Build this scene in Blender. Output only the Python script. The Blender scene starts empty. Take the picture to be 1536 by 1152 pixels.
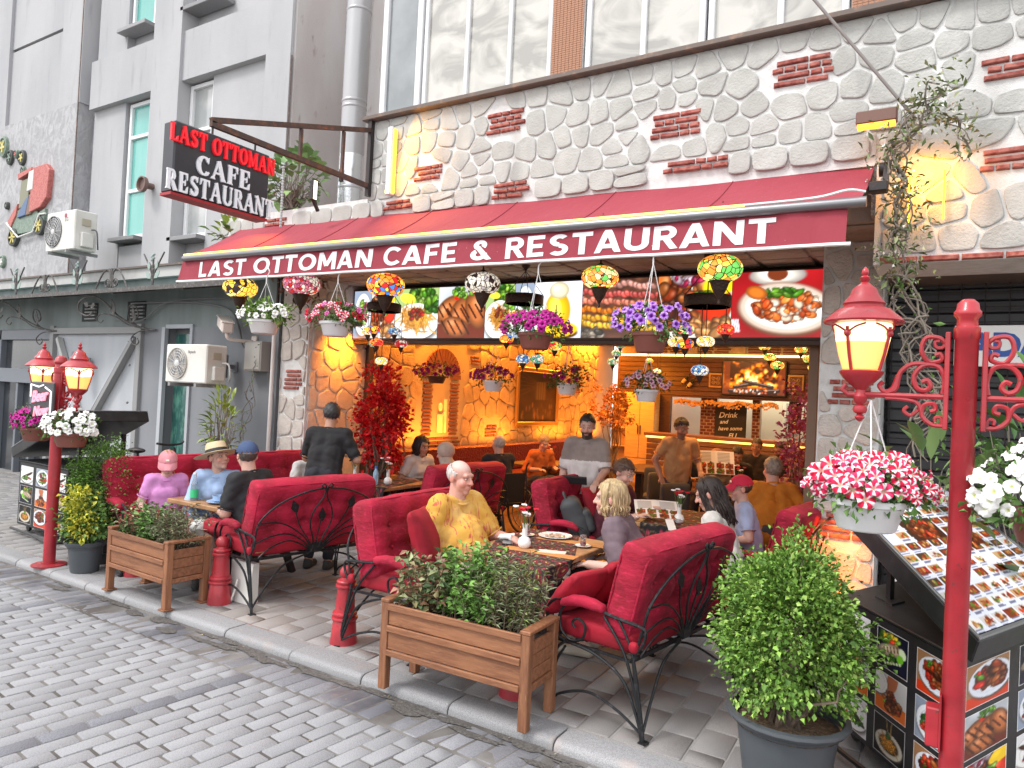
import bpy, bmesh, math, random
import numpy as np
from mathutils import Vector, Matrix
from math import sin, cos, pi, radians as rad
random.seed(7)
RNG = np.random.default_rng(7)
scene = bpy.context.scene
COL = scene.collection
camd = bpy.data.cameras.new('camera')
camd.sensor_width = 36.0
camd.lens = 24.96
camd.clip_start = 0.05
camd.clip_end = 600
cam = bpy.data.objects.new('camera', camd)
COL.objects.link(cam)
CAMR = [[0.850853, -0.032498, 0.524397], [0.52312, -0.040558, -0.851294], [0.048934, 0.998649, -0.017509]]
cam.matrix_world = Matrix(((CAMR[0][0], CAMR[0][1], CAMR[0][2], 0), (CAMR[1][0], CAMR[1][1], CAMR[1][2], 0),
                           (CAMR[2][0], CAMR[2][1], CAMR[2][2], 1.85), (0, 0, 0, 1)))
scene.camera = cam
SUN_EL, SUN_AZ = rad(52), rad(215)          # azimuth from +Y clockwise
w = bpy.data.worlds.new('World')
scene.world = w
w.use_nodes = True
nt = w.node_tree
nt.nodes.clear()
out = nt.nodes.new('ShaderNodeOutputWorld')
bg = nt.nodes.new('ShaderNodeBackground')
sky = nt.nodes.new('ShaderNodeTexSky')
sky.sky_type = 'NISHITA'
sky.sun_disc = False
sky.sun_elevation = SUN_EL
sky.sun_rotation = SUN_AZ
sky.air_density = 1.0
sky.dust_density = 3.0
mixc = nt.nodes.new('ShaderNodeMix')
mixc.data_type = 'RGBA'
tc = nt.nodes.new('ShaderNodeTexCoord')
cl = nt.nodes.new('ShaderNodeTexNoise')
cl.inputs['Scale'].default_value = 2.2
cl.inputs['Detail'].default_value = 5
rmp = nt.nodes.new('ShaderNodeMapRange')
rmp.inputs['From Min'].default_value = 0.3
rmp.inputs['From Max'].default_value = 0.62
rmp.inputs['To Min'].default_value = 0.55
rmp.inputs['To Max'].default_value = 0.95
nt.links.new(tc.outputs['Generated'], cl.inputs['Vector'])
nt.links.new(cl.outputs['Fac'], rmp.inputs['Value'])
nt.links.new(rmp.outputs['Result'], mixc.inputs['Factor'])
nt.links.new(sky.outputs['Color'], mixc.inputs['A'])
mixc.inputs['B'].default_value = (9.6, 9.6, 9.7, 1)      # bright cloud
nt.links.new(mixc.outputs['Result'], bg.inputs['Color'])
bg.inputs['Strength'].default_value = 0.12
nt.links.new(bg.outputs['Background'], out.inputs['Surface'])
sund = bpy.data.lights.new('sun', 'SUN')
sund.energy = 1.2
sund.angle = rad(14)
sund.color = (1.0, 0.97, 0.93)
sun = bpy.data.objects.new('sun', sund)
sun.rotation_euler = Vector((sin(SUN_AZ) * cos(SUN_EL), cos(SUN_AZ) * cos(SUN_EL), sin(SUN_EL))).to_track_quat('Z', 'Y').to_euler()
sun.location = (-6, -8, 14)
COL.objects.link(sun)
scene.view_settings.view_transform = 'Standard'
scene.view_settings.look = 'None'
scene.view_settings.exposure = 0.98
scene.view_settings.gamma = 1.0
scene.view_settings.use_curve_mapping = False
scene.render.engine = 'CYCLES'
try:
 scene.cycles.use_denoising = True
 scene.cycles.denoiser = 'OPENIMAGEDENOISE'
 scene.cycles.max_bounces = 6
 scene.cycles.diffuse_bounces = 3
 scene.cycles.glossy_bounces = 3
 scene.cycles.transmission_bounces = 4
 scene.cycles.transparent_max_bounces = 6
 scene.cycles.sample_clamp_indirect = 4.0
 scene.cycles.use_light_tree = True
except Exception:
 pass
def tag(o, label=None, cat=None, group=None, kind=None):
 if label: o['label'] = label
 if cat: o['category'] = cat
 if group: o['group'] = group
 if kind: o['kind'] = kind
 return o
def thing(name, label, cat, loc=(0, 0, 0), rz=0.0, group=None, rx=0.0, ry=0.0):
 o = bpy.data.objects.new(name, None)
 o.empty_display_size = 0.1
 COL.objects.link(o)
 o.location = loc
 o.rotation_euler = (rx, ry, rz)
 return tag(o, label, cat, group)
def link(name, me, parent=None):
 o = bpy.data.objects.new(name, me)
 COL.objects.link(o)
 if parent is not None:
  o.parent = parent
 return o
def kids(o):
 return [c for c in COL.objects if c.parent == o]
def copy_thing(root, loc=None, rz=None, label=None, group=None, scale=None):
 cm = {}
 for c in list(COL.objects):
  if c.parent is not None:
   cm.setdefault(c.parent.name, []).append(c)
 def cp(o, par):
  n = o.copy()
  COL.objects.link(n)
  if par is not None: n.parent = par
  for ch in cm.get(o.name, []): cp(ch, n)
  return n
 r = cp(root, None)
 if loc is not None: r.location = loc
 if rz is not None: r.rotation_euler = (0, 0, rz)
 if scale is not None: r.scale = (scale,) * 3 if not hasattr(scale, '__len__') else scale
 if label: r['label'] = label
 if group: r['group'] = group
 return r
def frames(pts):
 P = [Vector(p) for p in pts]
 n = len(P)
 T = []
 for i in range(n):
  a = P[max(i - 1, 0)]; b = P[min(i + 1, n - 1)]
  t = (b - a)
  T.append(t.normalized() if t.length > 1e-9 else Vector((0, 0, 1)))
 up = Vector((0, 0, 1)) if abs(T[0].z) < 0.9 else Vector((1, 0, 0))
 N = [(up - T[0] * up.dot(T[0])).normalized()]
 for i in range(1, n):
  v = N[-1] - T[i] * N[-1].dot(T[i])
  N.append(v.normalized() if v.length > 1e-6 else N[-1])
 return P, T, N
def spline(pts, k=6):
 P = [Vector(p) for p in pts]
 out = []
 for i in range(len(P) - 1):
  p0 = P[max(i - 1, 0)]; p1 = P[i]; p2 = P[i + 1]; p3 = P[min(i + 2, len(P) - 1)]
  for j in range(k):
   t = j / k
   out.append(0.5 * ((2 * p1) + (p2 - p0) * t + (2 * p0 - 5 * p1 + 4 * p2 - p3) * t * t + (3 * p1 - p0 - 3 * p2 + p3) * t ** 3))
 out.append(P[-1])
 return out
class MB:
 def __init__(self):
  self.v = []; self.f = []; self.m = []; self.xf = None; self.mi = 0
 def add(self, vs, fs, m=None):
  b = len(self.v)
  if self.xf is not None:
   vs = [tuple(self.xf @ Vector(p)) for p in vs]
  self.v.extend([tuple(p) for p in vs])
  self.f.extend([tuple(i + b for i in f) for f in fs])
  self.m.extend([self.mi if m is None else m] * len(fs))
  return self
 def box(self, x0, y0, z0, x1, y1, z1, c=0.0, m=None):
  if c <= 0:
   vs = [(x0, y0, z0), (x1, y0, z0), (x1, y1, z0), (x0, y1, z0), (x0, y0, z1), (x1, y0, z1), (x1, y1, z1), (x0, y1, z1)]
   fs = [(3, 2, 1, 0), (4, 5, 6, 7), (0, 1, 5, 4), (1, 2, 6, 5), (2, 3, 7, 6), (3, 0, 4, 7)]
   return self.add(vs, fs, m)
  c = min(c, (x1 - x0) * .45, (y1 - y0) * .45, (z1 - z0) * .45)
  vs = []; idx = {}
  X = (x0, x1); Y = (y0, y1); Z = (z0, z1)
  for i in (0, 1):
   for j in (0, 1):
    for k in (0, 1):
     sx, sy, sz = 1 - 2 * i, 1 - 2 * j, 1 - 2 * k
     for ax in range(3):
      p = [X[i] + sx * c, Y[j] + sy * c, Z[k] + sz * c]
      p[ax] = (X[i], Y[j], Z[k])[ax]
      idx[(i, j, k, ax)] = len(vs); vs.append(tuple(p))
  fs = []
  g = lambda i, j, k, a: idx[(i, j, k, a)]
  for s in (0, 1):
   q = [g(s, 0, 0, 0), g(s, 1, 0, 0), g(s, 1, 1, 0), g(s, 0, 1, 0)]; fs.append(q if s else q[::-1])
   q = [g(0, s, 0, 1), g(0, s, 1, 1), g(1, s, 1, 1), g(1, s, 0, 1)]; fs.append(q if s else q[::-1])
   q = [g(0, 0, s, 2), g(1, 0, s, 2), g(1, 1, s, 2), g(0, 1, s, 2)]; fs.append(q if s else q[::-1])
  for a in (0, 1):
   for b in (0, 1):
    def fix(q, flip): fs.append(q[::-1] if flip else q)
    fix([g(a, b, 0, 0), g(a, b, 0, 1), g(a, b, 1, 1), g(a, b, 1, 0)], (a + b) % 2 == 0)
    fix([g(a, 0, b, 0), g(a, 1, b, 0), g(a, 1, b, 2), g(a, 0, b, 2)], (a + b) % 2 == 0)
    fix([g(0, a, b, 1), g(0, a, b, 2), g(1, a, b, 2), g(1, a, b, 1)], (a + b) % 2 == 0)
  for i in (0, 1):
   for j in (0, 1):
    for k in (0, 1):
     q = [g(i, j, k, 0), g(i, j, k, 1), g(i, j, k, 2)]
     fs.append(q if (i + j + k) % 2 == 1 else q[::-1])
  return self.add(vs, fs, m)
 def cbox(self, cx, cy, cz, sx, sy, sz, c=0.0, m=None):
  return self.box(cx - sx / 2, cy - sy / 2, cz - sz / 2, cx + sx / 2, cy + sy / 2, cz + sz / 2, c, m)
 def tube(self, pts, r, n=8, m=None, cap=True):
  P, T, N = frames(pts)
  rs = r if hasattr(r, '__len__') else [r] * len(P)
  vs = []; fs = []
  for i in range(len(P)):
   B = T[i].cross(N[i])
   for j in range(n):
    a = 2 * pi * j / n
    vs.append(P[i] + (N[i] * cos(a) + B * sin(a)) * rs[i])
  for i in range(len(P) - 1):
   for j in range(n):
    k = (j + 1) % n
    fs.append((i * n + j, i * n + k, (i + 1) * n + k, (i + 1) * n + j))
  if cap:
   fs.append(tuple(range(n - 1, -1, -1)))
   fs.append(tuple((len(P) - 1) * n + j for j in range(n)))
  return self.add(vs, fs, m)
 def bar(self, a, b, w, h=None, m=None):
  h = h or w
  a = Vector(a); b = Vector(b)
  t = (b - a).normalized()
  up = Vector((0, 0, 1)) if abs(t.z) < 0.95 else Vector((0, 1, 0))
  s = t.cross(up).normalized(); u = s.cross(t)
  vs = []
  for p in (a, b):
   for dx, dz in ((-1, -1), (1, -1), (1, 1), (-1, 1)):
    vs.append(p + s * dx * w / 2 + u * dz * h / 2)
  return self.add(vs, [(3, 2, 1, 0), (4, 5, 6, 7), (0, 1, 5, 4), (1, 2, 6, 5), (2, 3, 7, 6), (3, 0, 4, 7)], m)
 def lathe(self, prof, n=24, c=(0, 0, 0), sx=1.0, sy=1.0, m=None, flute=0.0, nf=12):
  vs = []; fs = []
  for (r, z) in prof:
   for j in range(n):
    a = 2 * pi * j / n
    rr = r * (1 + flute * cos(a * nf))
    vs.append((c[0] + rr * cos(a) * sx, c[1] + rr * sin(a) * sy, c[2] + z))
  for i in range(len(prof) - 1):
   for j in range(n):
    k = (j + 1) % n
    fs.append((i * n + j, i * n + k, (i + 1) * n + k, (i + 1) * n + j))
  if prof[0][0] > 1e-4: fs.append(tuple(range(n - 1, -1, -1)))
  if prof[-1][0] > 1e-4: fs.append(tuple((len(prof) - 1) * n + j for j in range(n)))
  return self.add(vs, fs, m)
 def ball(self, c, r, nu=12, nv=8, m=None):
  if not hasattr(r, '__len__'): r = (r, r, r)
  vs = [(c[0], c[1], c[2] - r[2])]; fs = []
  for i in range(1, nv):
   t = -pi / 2 + pi * i / nv
   for j in range(nu):
    a = 2 * pi * j / nu
    vs.append((c[0] + r[0] * cos(t) * cos(a), c[1] + r[1] * cos(t) * sin(a), c[2] + r[2] * sin(t)))
  vs.append((c[0], c[1], c[2] + r[2]))
  for j in range(nu):
   k = (j + 1) % nu
   fs.append((0, 1 + k, 1 + j))
   for i in range(nv - 2):
    a = 1 + i * nu
    fs.append((a + j, a + k, a + nu + k, a + nu + j))
   a = 1 + (nv - 2) * nu
   fs.append((a + j, a + k, len(vs) - 1))
  return self.add(vs, fs, m)
 def prism(self, poly, d, M=None, m=None, cham=0.0):
  n = len(poly)
  if cham > 0:
   cx = sum(p[0] for p in poly) / n; cy = sum(p[1] for p in poly) / n
   ins = []
   for (x, y) in poly:
    l = math.hypot(x - cx, y - cy) or 1
    ins.append((x - (x - cx) / l * cham, y - (y - cy) / l * cham))
   vs = [(x, y, 0) for x, y in poly] + [(x, y, d - cham * .7) for x, y in poly] + [(x, y, d) for x, y in ins]
   fs = [tuple(range(2 * n, 3 * n))]
   for i in range(n):
    k = (i + 1) % n
    fs += [(i, k, n + k, n + i), (n + i, n + k, 2 * n + k, 2 * n + i)]
  else:
   vs = [(x, y, 0) for x, y in poly] + [(x, y, d) for x, y in poly]
   fs = [tuple(range(n - 1, -1, -1)), tuple(range(n, 2 * n))]
   for i in range(n):
    k = (i + 1) % n
    fs.append((i, k, n + k, n + i))
  if M is not None: vs = [tuple(M @ Vector(p)) for p in vs]
  return self.add(vs, fs, m)
 def mesh(self, name, mats, smooth=None):
  me = bpy.data.meshes.new(name)
  me.from_pydata(self.v, [], self.f)
  if not isinstance(mats, (list, tuple)): mats = [mats]
  for mt in mats: me.materials.append(mt)
  if len(mats) > 1:
   me.polygons.foreach_set('material_index', self.m)
  if smooth:
   me.polygons.foreach_set('use_smooth', [True] * len(me.polygons))
   if smooth is not True: me.set_sharp_from_angle(angle=rad(smooth))
  me.update()
  return me
 def build(self, name, mats, parent=None, smooth=40):
  return link(name, self.mesh(name, mats, smooth), parent)
def np_mesh(name, V, F, mats, smooth=False, mi=None):
 me = bpy.data.meshes.new(name)
 V = np.asarray(V, np.float32); F = np.asarray(F, np.int32)
 k = F.shape[1]
 me.vertices.add(len(V)); me.vertices.foreach_set('co', V.ravel())
 me.loops.add(F.size); me.loops.foreach_set('vertex_index', F.ravel())
 me.polygons.add(len(F))
 me.polygons.foreach_set('loop_start', np.arange(0, F.size, k, dtype=np.int32))
 try: me.polygons.foreach_set('loop_total', np.full(len(F), k, np.int32))
 except Exception: pass
 if not isinstance(mats, (list, tuple)): mats = [mats]
 for mt in mats: me.materials.append(mt)
 if mi is not None: me.polygons.foreach_set('material_index', np.asarray(mi, np.int32))
 if smooth: me.polygons.foreach_set('use_smooth', np.ones(len(F), bool))
 me.update(calc_edges=True)
 me.validate()
 return me
def lin(h):
 if isinstance(h, str):
  h = h.lstrip('#'); c = [int(h[i:i + 2], 16) / 255 for i in (0, 2, 4)]
 else: c = [x / 255 for x in h]
 return tuple(x / 12.92 if x <= .04045 else ((x + .055) / 1.055) ** 2.4 for x in c)
MATS = {}
def mat(name, col=(.5, .5, .5), rough=.65, metal=0.0, var=None, var2=None, rnd=0.0, bump=None, emit=None, sheen=0.0, coat=0.0,
  spec=0.5, trans=0.0, alpha=1.0, coords='Object', attr=None, attr_emit=0.0, sss=0.0, rvar=0.0, hue=0.0, emit_col=None, wet=None):
 if name in MATS: return MATS[name]
 m = bpy.data.materials.new(name)
 MATS[name] = m
 m.use_nodes = True
 nt = m.node_tree; nd = nt.nodes; L = nt.links
 b = nd['Principled BSDF']
 b.inputs['Roughness'].default_value = rough
 b.inputs['Metallic'].default_value = metal
 b.inputs['Specular IOR Level'].default_value = spec
 if sheen:
  b.inputs['Sheen Weight'].default_value = sheen
  b.inputs['Sheen Roughness'].default_value = .4
  b.inputs['Sheen Tint'].default_value = (min(col[0] * 1.6 + .1, 1), col[1] * 1.6 + .08, col[2] * 1.6 + .1, 1)
 if coat: b.inputs['Coat Weight'].default_value = coat
 if trans: b.inputs['Transmission Weight'].default_value = trans
 if sss:
  b.inputs['Subsurface Weight'].default_value = sss
  b.inputs['Subsurface Radius'].default_value = (.012, .005, .003)
  b.inputs['Subsurface Scale'].default_value = .5
 if alpha < 1: b.inputs['Alpha'].default_value = alpha
 tcn = nd.new('ShaderNodeTexCoord')
 vec = tcn.outputs[coords] if coords != 'World' else None
 if coords == 'World':
  g = nd.new('ShaderNodeNewGeometry'); vec = g.outputs['Position']
 def stretched(st):
  if not st: return vec
  mp = nd.new('ShaderNodeMapping')
  mp.inputs['Scale'].default_value = st
  L.new(vec, mp.inputs['Vector'])
  return mp.outputs['Vector']
 def noise(scale, st=None, detail=4, kind='noise', dist=0):
  if kind == 'vor':
   n = nd.new('ShaderNodeTexVoronoi'); o = n.outputs['Distance']
  else:
   n = nd.new('ShaderNodeTexNoise'); n.inputs['Detail'].default_value = detail; o = n.outputs['Fac']
   n.inputs['Distortion'].default_value = dist
  n.inputs['Scale'].default_value = scale
  L.new(stretched(st), n.inputs['Vector'])
  return o
 src = None
 if attr:
  a = nd.new('ShaderNodeAttribute'); a.attribute_name = attr; src = a.outputs['Color']
 def mixin(src, v):
  sc, c2, lo, hi = v[:4]
  o = noise(sc, v[4] if len(v) > 4 else None, 6, 'noise', v[5] if len(v) > 5 else 0)
  mr = nd.new('ShaderNodeMapRange'); mr.inputs['From Min'].default_value = lo; mr.inputs['From Max'].default_value = hi
  L.new(o, mr.inputs['Value'])
  mx = nd.new('ShaderNodeMix'); mx.data_type = 'RGBA'
  L.new(mr.outputs['Result'], mx.inputs['Factor'])
  if src is None: mx.inputs['A'].default_value = (*col, 1)
  else: L.new(src, mx.inputs['A'])
  mx.inputs['B'].default_value = (*c2, 1)
  return mx.outputs['Result']
 for v in (var, var2):
  if v: src = mixin(src, v)
 if rnd or hue:
  oi = nd.new('ShaderNodeObjectInfo')
  hs = nd.new('ShaderNodeHueSaturation')
  mr = nd.new('ShaderNodeMapRange'); mr.inputs['To Min'].default_value = 1 - rnd; mr.inputs['To Max'].default_value = 1 + rnd
  L.new(oi.outputs['Random'], mr.inputs['Value']); L.new(mr.outputs['Result'], hs.inputs['Value'])
  if hue:
   m2 = nd.new('ShaderNodeMath'); m2.operation = 'MULTIPLY'; m2.inputs[1].default_value = 7.31
   m3 = nd.new('ShaderNodeMath'); m3.operation = 'FRACT'
   L.new(oi.outputs['Random'], m2.inputs[0]); L.new(m2.outputs[0], m3.inputs[0])
   mr2 = nd.new('ShaderNodeMapRange'); mr2.inputs['To Min'].default_value = .5 - hue; mr2.inputs['To Max'].default_value = .5 + hue
   L.new(m3.outputs[0], mr2.inputs['Value']); L.new(mr2.outputs['Result'], hs.inputs['Hue'])
  if src is None: hs.inputs['Color'].default_value = (*col, 1)
  else: L.new(src, hs.inputs['Color'])
  src = hs.outputs['Color']
 if src is None: b.inputs['Base Color'].default_value = (*col, 1)
 else: L.new(src, b.inputs['Base Color'])
 if attr_emit and src is not None:
  L.new(src, b.inputs['Emission Color']); b.inputs['Emission Strength'].default_value = attr_emit
  if attr: b.inputs['Base Color'].default_value = (.02, .02, .02, 1); L.remove(b.inputs['Base Color'].links[0])
 if emit:
  if src is not None and emit_col is None: L.new(src, b.inputs['Emission Color'])
  else: b.inputs['Emission Color'].default_value = (*(emit_col or col), 1)
  b.inputs['Emission Strength'].default_value = emit
 if rvar:
  o = noise(9, None, 4)
  mr = nd.new('ShaderNodeMapRange'); mr.inputs['To Min'].default_value = max(rough - rvar, .02); mr.inputs['To Max'].default_value = min(rough + rvar, 1)
  mr.inputs['From Min'].default_value = .3; mr.inputs['From Max'].default_value = .7
  L.new(o, mr.inputs['Value']); L.new(mr.outputs['Result'], b.inputs['Roughness'])
 prev = None
 for bp in (bump or []):
  sc, stg, kind = bp[:3]
  o = noise(sc, bp[3] if len(bp) > 3 else None, 5, kind)
  bn = nd.new('ShaderNodeBump'); bn.inputs['Strength'].default_value = stg; bn.inputs['Distance'].default_value = bp[4] if len(bp) > 4 else .01
  L.new(o, bn.inputs['Height'])
  if prev: L.new(prev, bn.inputs['Normal'])
  prev = bn.outputs['Normal']
 if prev: L.new(prev, b.inputs['Normal'])
 return m
def set_col(me, C, name='Col'):
 a = me.color_attributes.new(name, 'FLOAT_COLOR', 'POINT')
 A = np.ones((len(me.vertices), 4), np.float32); A[:, :3] = C
 a.data.foreach_set('color', A.ravel())
def area_light(name, loc, rot, sx, sy, power, col, label, spread=None, parent=None):
 l = bpy.data.lights.new(name, 'AREA'); l.shape = 'RECTANGLE'; l.size = sx; l.size_y = sy; l.energy = power; l.color = col
 if spread: l.spread = spread
 o = bpy.data.objects.new(name, l); COL.objects.link(o); o.location = loc; o.rotation_euler = rot
 return o
def point_light(name, loc, power, col, r=.05):
 l = bpy.data.lights.new(name, 'POINT'); l.energy = power; l.color = col; l.shadow_soft_size = r
 o = bpy.data.objects.new(name, l); COL.objects.link(o); o.location = loc
 return o
# ================================================================ ground
M_cob = mat('cobble granite', (.29, .292, .305), .86, var=(140, (.21, .213, .225), .42, .62), var2=(.9, (.24, .24, .248), .5, .7), rnd=.10, bump=[(160, .35, 'noise', None, .004)])
M_cobdark = mat('dark basalt cobble', (.175, .178, .198), .7, var=(120, (.115, .118, .135), .45, .62), rnd=.12, bump=[(150, .3, 'noise', None, .004)])
M_cobwet = mat('gutter cobble', (.23, .232, .25), .55, var=(130, (.17, .173, .19), .45, .6), var2=(2.3, (.11, .112, .128), .5, .62), rnd=.16, bump=[(150, .3, 'noise', None, .004)], coords='World')
M_joint = mat('dirty joint sand', (.085, .075, .068), .9, var=(2.1, (.19, .18, .17), .42, .62), bump=[(220, .6, 'noise', None, .006)], coords='World')
M_kerb = mat('kerb granite', (.315, .315, .32), .65, var=(230, (.20, .20, .21), .42, .58), var2=(5.0, (.36, .29, .26), .6, .82), rnd=.12, bump=[(200, .35, 'noise', None, .004)], coords='World')
M_pav = mat('paver granite', (.275, .268, .265), .82, var=(210, (.18, .175, .178), .42, .6), var2=(.9, (.285, .258, .24), .45, .7), rnd=.13, hue=.012, bump=[(180, .4, 'noise', None, .004)], coords='World')
M_pjoint = mat('paver mortar', (.30, .295, .285), .9, var=(.55, (.25, .15, .12), .5, .6), bump=[(160, .6, 'noise', None, .005)], coords='World')
M_dirt = mat('wet gutter dirt', (.075, .07, .065), .55, var=(60, (.13, .12, .11), .4, .6), bump=[(90, .8, 'noise', None, .01)], coords='World')
M_floor = mat('interior floor', (.16, .09, .06), .35, var=(8, (.11, .06, .04), .4, .6), coords='World')
CAMM = Matrix(CAMR)
def project(p):
 c = CAMM.transposed() @ (Vector(p) - Vector((0, 0, 1.85)))
 if c.z > -.2: return None
 return (768 + 1065 * c.x / -c.z, 576 - 1065 * c.y / -c.z, -c.z)
def in_view(p, mg=60):
 q = project(p)
 return q is not None and -mg < q[0] < 1536 + mg and -mg < q[1] < 1152 + mg
def sheet(name, x0, y0, x1, y1, z, m):
 mb = MB(); mb.add([(x0, y0, z), (x1, y0, z), (x1, y1, z), (x0, y1, z)], [(0, 1, 2, 3)])
 return tag(mb.build(name, m, None, None), kind='structure')
ground = sheet('ground', -250, -250, 250, 250, -.35, mat('far ground', (.3, .3, .3), .9, var=(.4, (.24, .24, .24), .4, .6), coords='World'))
road = sheet('road', -40, -25, 40, 3.46, -.0535, M_joint)
pavement = sheet('pavement', -40, 3.64, 40, 7.42, -.007, M_pjoint)
floor_in = sheet('floor', -7.3, 7.42, 3, 17, -.003, M_floor)
def brick_mesh(name, lx, ly, h, ch, m, seed, rough=.004, rc=.008):
 r = random.Random(seed)
 hx, hy = lx / 2, ly / 2
 def ring(inset, z):
  o = []
  c = rc
  for sx, sy, f in ((1, -1, 0), (1, 1, 1), (-1, 1, 0), (-1, -1, 1)):
   a = (sx * (hx - inset), sy * (hy - inset - c)); b_ = (sx * (hx - inset - c), sy * (hy - inset))
   o += [(*a, z), (*b_, z)] if f == 1 else [(*b_, z), (*a, z)]
  return o
 R0 = [(x + r.uniform(-rough, rough), y + r.uniform(-rough, rough), z) for x, y, z in ring(0, -ch)]
 R1 = [(R0[i][0] * (1 - ch / hx), R0[i][1] * (1 - ch / hy), r.uniform(-.0012, .0012)) for i in range(8)]
 Rb = [(p[0], p[1], -h) for p in R0]
 mb = MB()
 fs = []
 for A, B in ((0, 8), (8, 16)):
  for i in range(8):
   k = (i + 1) % 8
   fs.append((A + i, A + k, B + k, B + i))
 fs.append(tuple(range(16, 24)))
 mb.add(Rb + R0 + R1, fs)
 return mb.mesh(name, m, 50)
def lay(parent, name, items, limit, meshes, stuffname):
 sc = []
 for it in items:
  q = project((it[0], it[1], it[2]))
  vis = q is not None and -40 < q[0] < 1576 and -20 < q[1] < 1190
  sc.append((0 if vis else 1, q[2] if q else 99))
 order = sorted(range(len(items)), key=lambda i: sc[i])
 VV = []; FF = []; off = 0; MI = []
 mats = []
 for n, i in enumerate(order):
  x, y, z, rz, key, sx, sy = items[i]
  me = meshes[key][random.randrange(len(meshes[key]))]
  if n < limit and sc[i][0] == 0:
   o = link(name, me, parent)
   o.location = (x, y, z + random.uniform(-.002, .002)); o.rotation_euler = (random.uniform(-.008, .008), random.uniform(-.008, .008), rz); o.scale = (sx, sy, 1)
  else:
   if me.materials[0] not in mats: mats.append(me.materials[0])
   mi = mats.index(me.materials[0])
   c, s = cos(rz), sin(rz)
   for v in me.vertices:
    a, b_ = v.co.x * sx, v.co.y * sy
    VV.append((x + a * c - b_ * s, y + a * s + b_ * c, z + v.co.z))
   for p in me.polygons:
    FF.append([k + off for k in p.vertices]); MI.append(mi)
   off += len(me.vertices)
 if VV:
  mb = MB(); mb.v = VV; mb.f = FF; mb.m = MI
  o = mb.build(stuffname, mats, parent, 50)
  o['kind'] = 'stuff'
cobm = {'c': [brick_mesh('cobble', .1015, .228, .05, .0045, M_cob, s, .003) for s in range(6)],
  'd': [brick_mesh('cobble', .1025, .238, .05, .004, M_cobdark, 20 + s) for s in range(4)],
  'g': [brick_mesh('gutter_stone', .115, .30, .05, .005, M_cobwet, 40 + s, .006) for s in range(5)]}
TH = rad(6.0)
du = (sin(TH), cos(TH)); dv = (cos(TH), -sin(TH))
items = []
Z_ROAD = -.048
for i in range(-150, 32):
 X0 = -3.83 + i * .1075
 dark = (i % 23 == 0)
 s = 3.115 - (0 if i % 2 else .0)
 half = (i % 2 == 1) and not dark
 first = True
 while s > .9 - max(0, (-4 - X0) * .05):
  ln = .23 if not first or not half else .118
  if not dark and not first: ln *= random.uniform(.92, 1.08)
  yc = s - ln * cos(TH) / 2
  xc = X0 - (3.13 - yc) * math.tan(TH)
  first = False
  s -= (ln + .011) * cos(TH)
  if in_view((xc, yc, Z_ROAD), 160):
   items.append((xc, yc, Z_ROAD, -TH, 'd' if dark else 'c', random.uniform(.98, 1.02), ln / .232))
cob_items = items
lay(road, 'cobble', items, 300, cobm, 'cobble_field')
items = []
for i in range(-120, 30):
 xc = -3.8 + i * .121
 if in_view((xc, 3.28, Z_ROAD), 120):
  items.append((xc, 3.285, Z_ROAD - .004, -TH, 'g', random.uniform(.95, 1.02), random.uniform(.95, 1.02)))
lay(road, 'gutter_stone', items, 110, cobm, 'gutter_stones')
mb = MB()
r = random.Random(5)
for k in range(46):
 cx = -1.4 - r.random() ** 1.2 * 5.5; cy = 3.43 - abs(r.gauss(0, .05)); L_ = r.uniform(.05, .22); W_ = r.uniform(.015, .05)
 n = 14
 mb.add([(cx, cy, Z_ROAD + .004)] + [(cx + L_ * cos(2 * pi * j / n) * r.uniform(.6, 1.1), min(cy + W_ * sin(2 * pi * j / n) * r.uniform(.5, 1.3), 3.462), Z_ROAD + .0015) for j in range(n)],
           [(0, 1 + j, 1 + (j + 1) % n) for j in range(n)])
tag(mb.build('gutter_dirt', M_dirt, None), 'damp dark dirt caught along the gutter below the kerb', 'dirt', kind='stuff')
mb = MB()
for k in range(26):
 cx = r.uniform(-5.5, -1.4); cy = r.uniform(2.4, 5.0) if k % 3 else r.uniform(3.38, 3.44)
 z = Z_ROAD + .003 if cy < 3.47 else .003
 s = r.uniform(.006, .014); a = r.random() * 6
 mb.add([(cx - s * cos(a), cy - s * sin(a), z), (cx + s * .4 * sin(a), cy - s * .4 * cos(a), z + .003), (cx + s * cos(a), cy + s * sin(a), z), (cx - s * .4 * sin(a), cy + s * .4 * cos(a), z + .004)], [(0, 1, 2, 3)])
tag(mb.build('litter', mat('dry leaf bits', (.42, .33, .2), .8), None, None), 'dry leaf bits scattered on the paving', 'litter', kind='stuff')
kerb = tag(link('kerb', MB().box(-40, 3.468, -.3, 40, 3.655, -.06).mesh('kerb', M_joint)), kind='structure')
x = 1.6
k = 0
while x > -22:
 ln = random.uniform(.58, .74)
 mb = MB()
 prof = [(3.470, -.25), (3.470, -.035), (3.478, -.018), (3.494, -.006), (3.516, 0), (3.664, 0), (3.664, -.25)]
 a, b_ = -ln / 2 + .004, ln / 2 - .004
 n = len(prof)
 vs = []
 for xx, ins in ((a, .004), (a + .006, 0), (b_ - .006, 0), (b_, .004)):
  vs += [(xx, y + (ins if y < 3.6 else -ins), z - (ins if z > -.2 else 0)) for y, z in prof]
 fs = []
 for s_ in range(3):
  for i in range(n):
   j = (i + 1) % n
   fs.append((s_ * n + i, s_ * n + j, (s_ + 1) * n + j, (s_ + 1) * n + i))
 fs += [tuple(range(n - 1, -1, -1)), tuple(3 * n + i for i in range(n))]
 fs = [f[::-1] for f in fs]
 mb.add(vs, fs)
 o = mb.build('kerb_stone', M_kerb, kerb, 35)
 o.location = (x - ln / 2, random.uniform(-.003, .003), random.uniform(-.003, .003))
 x -= ln
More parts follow.
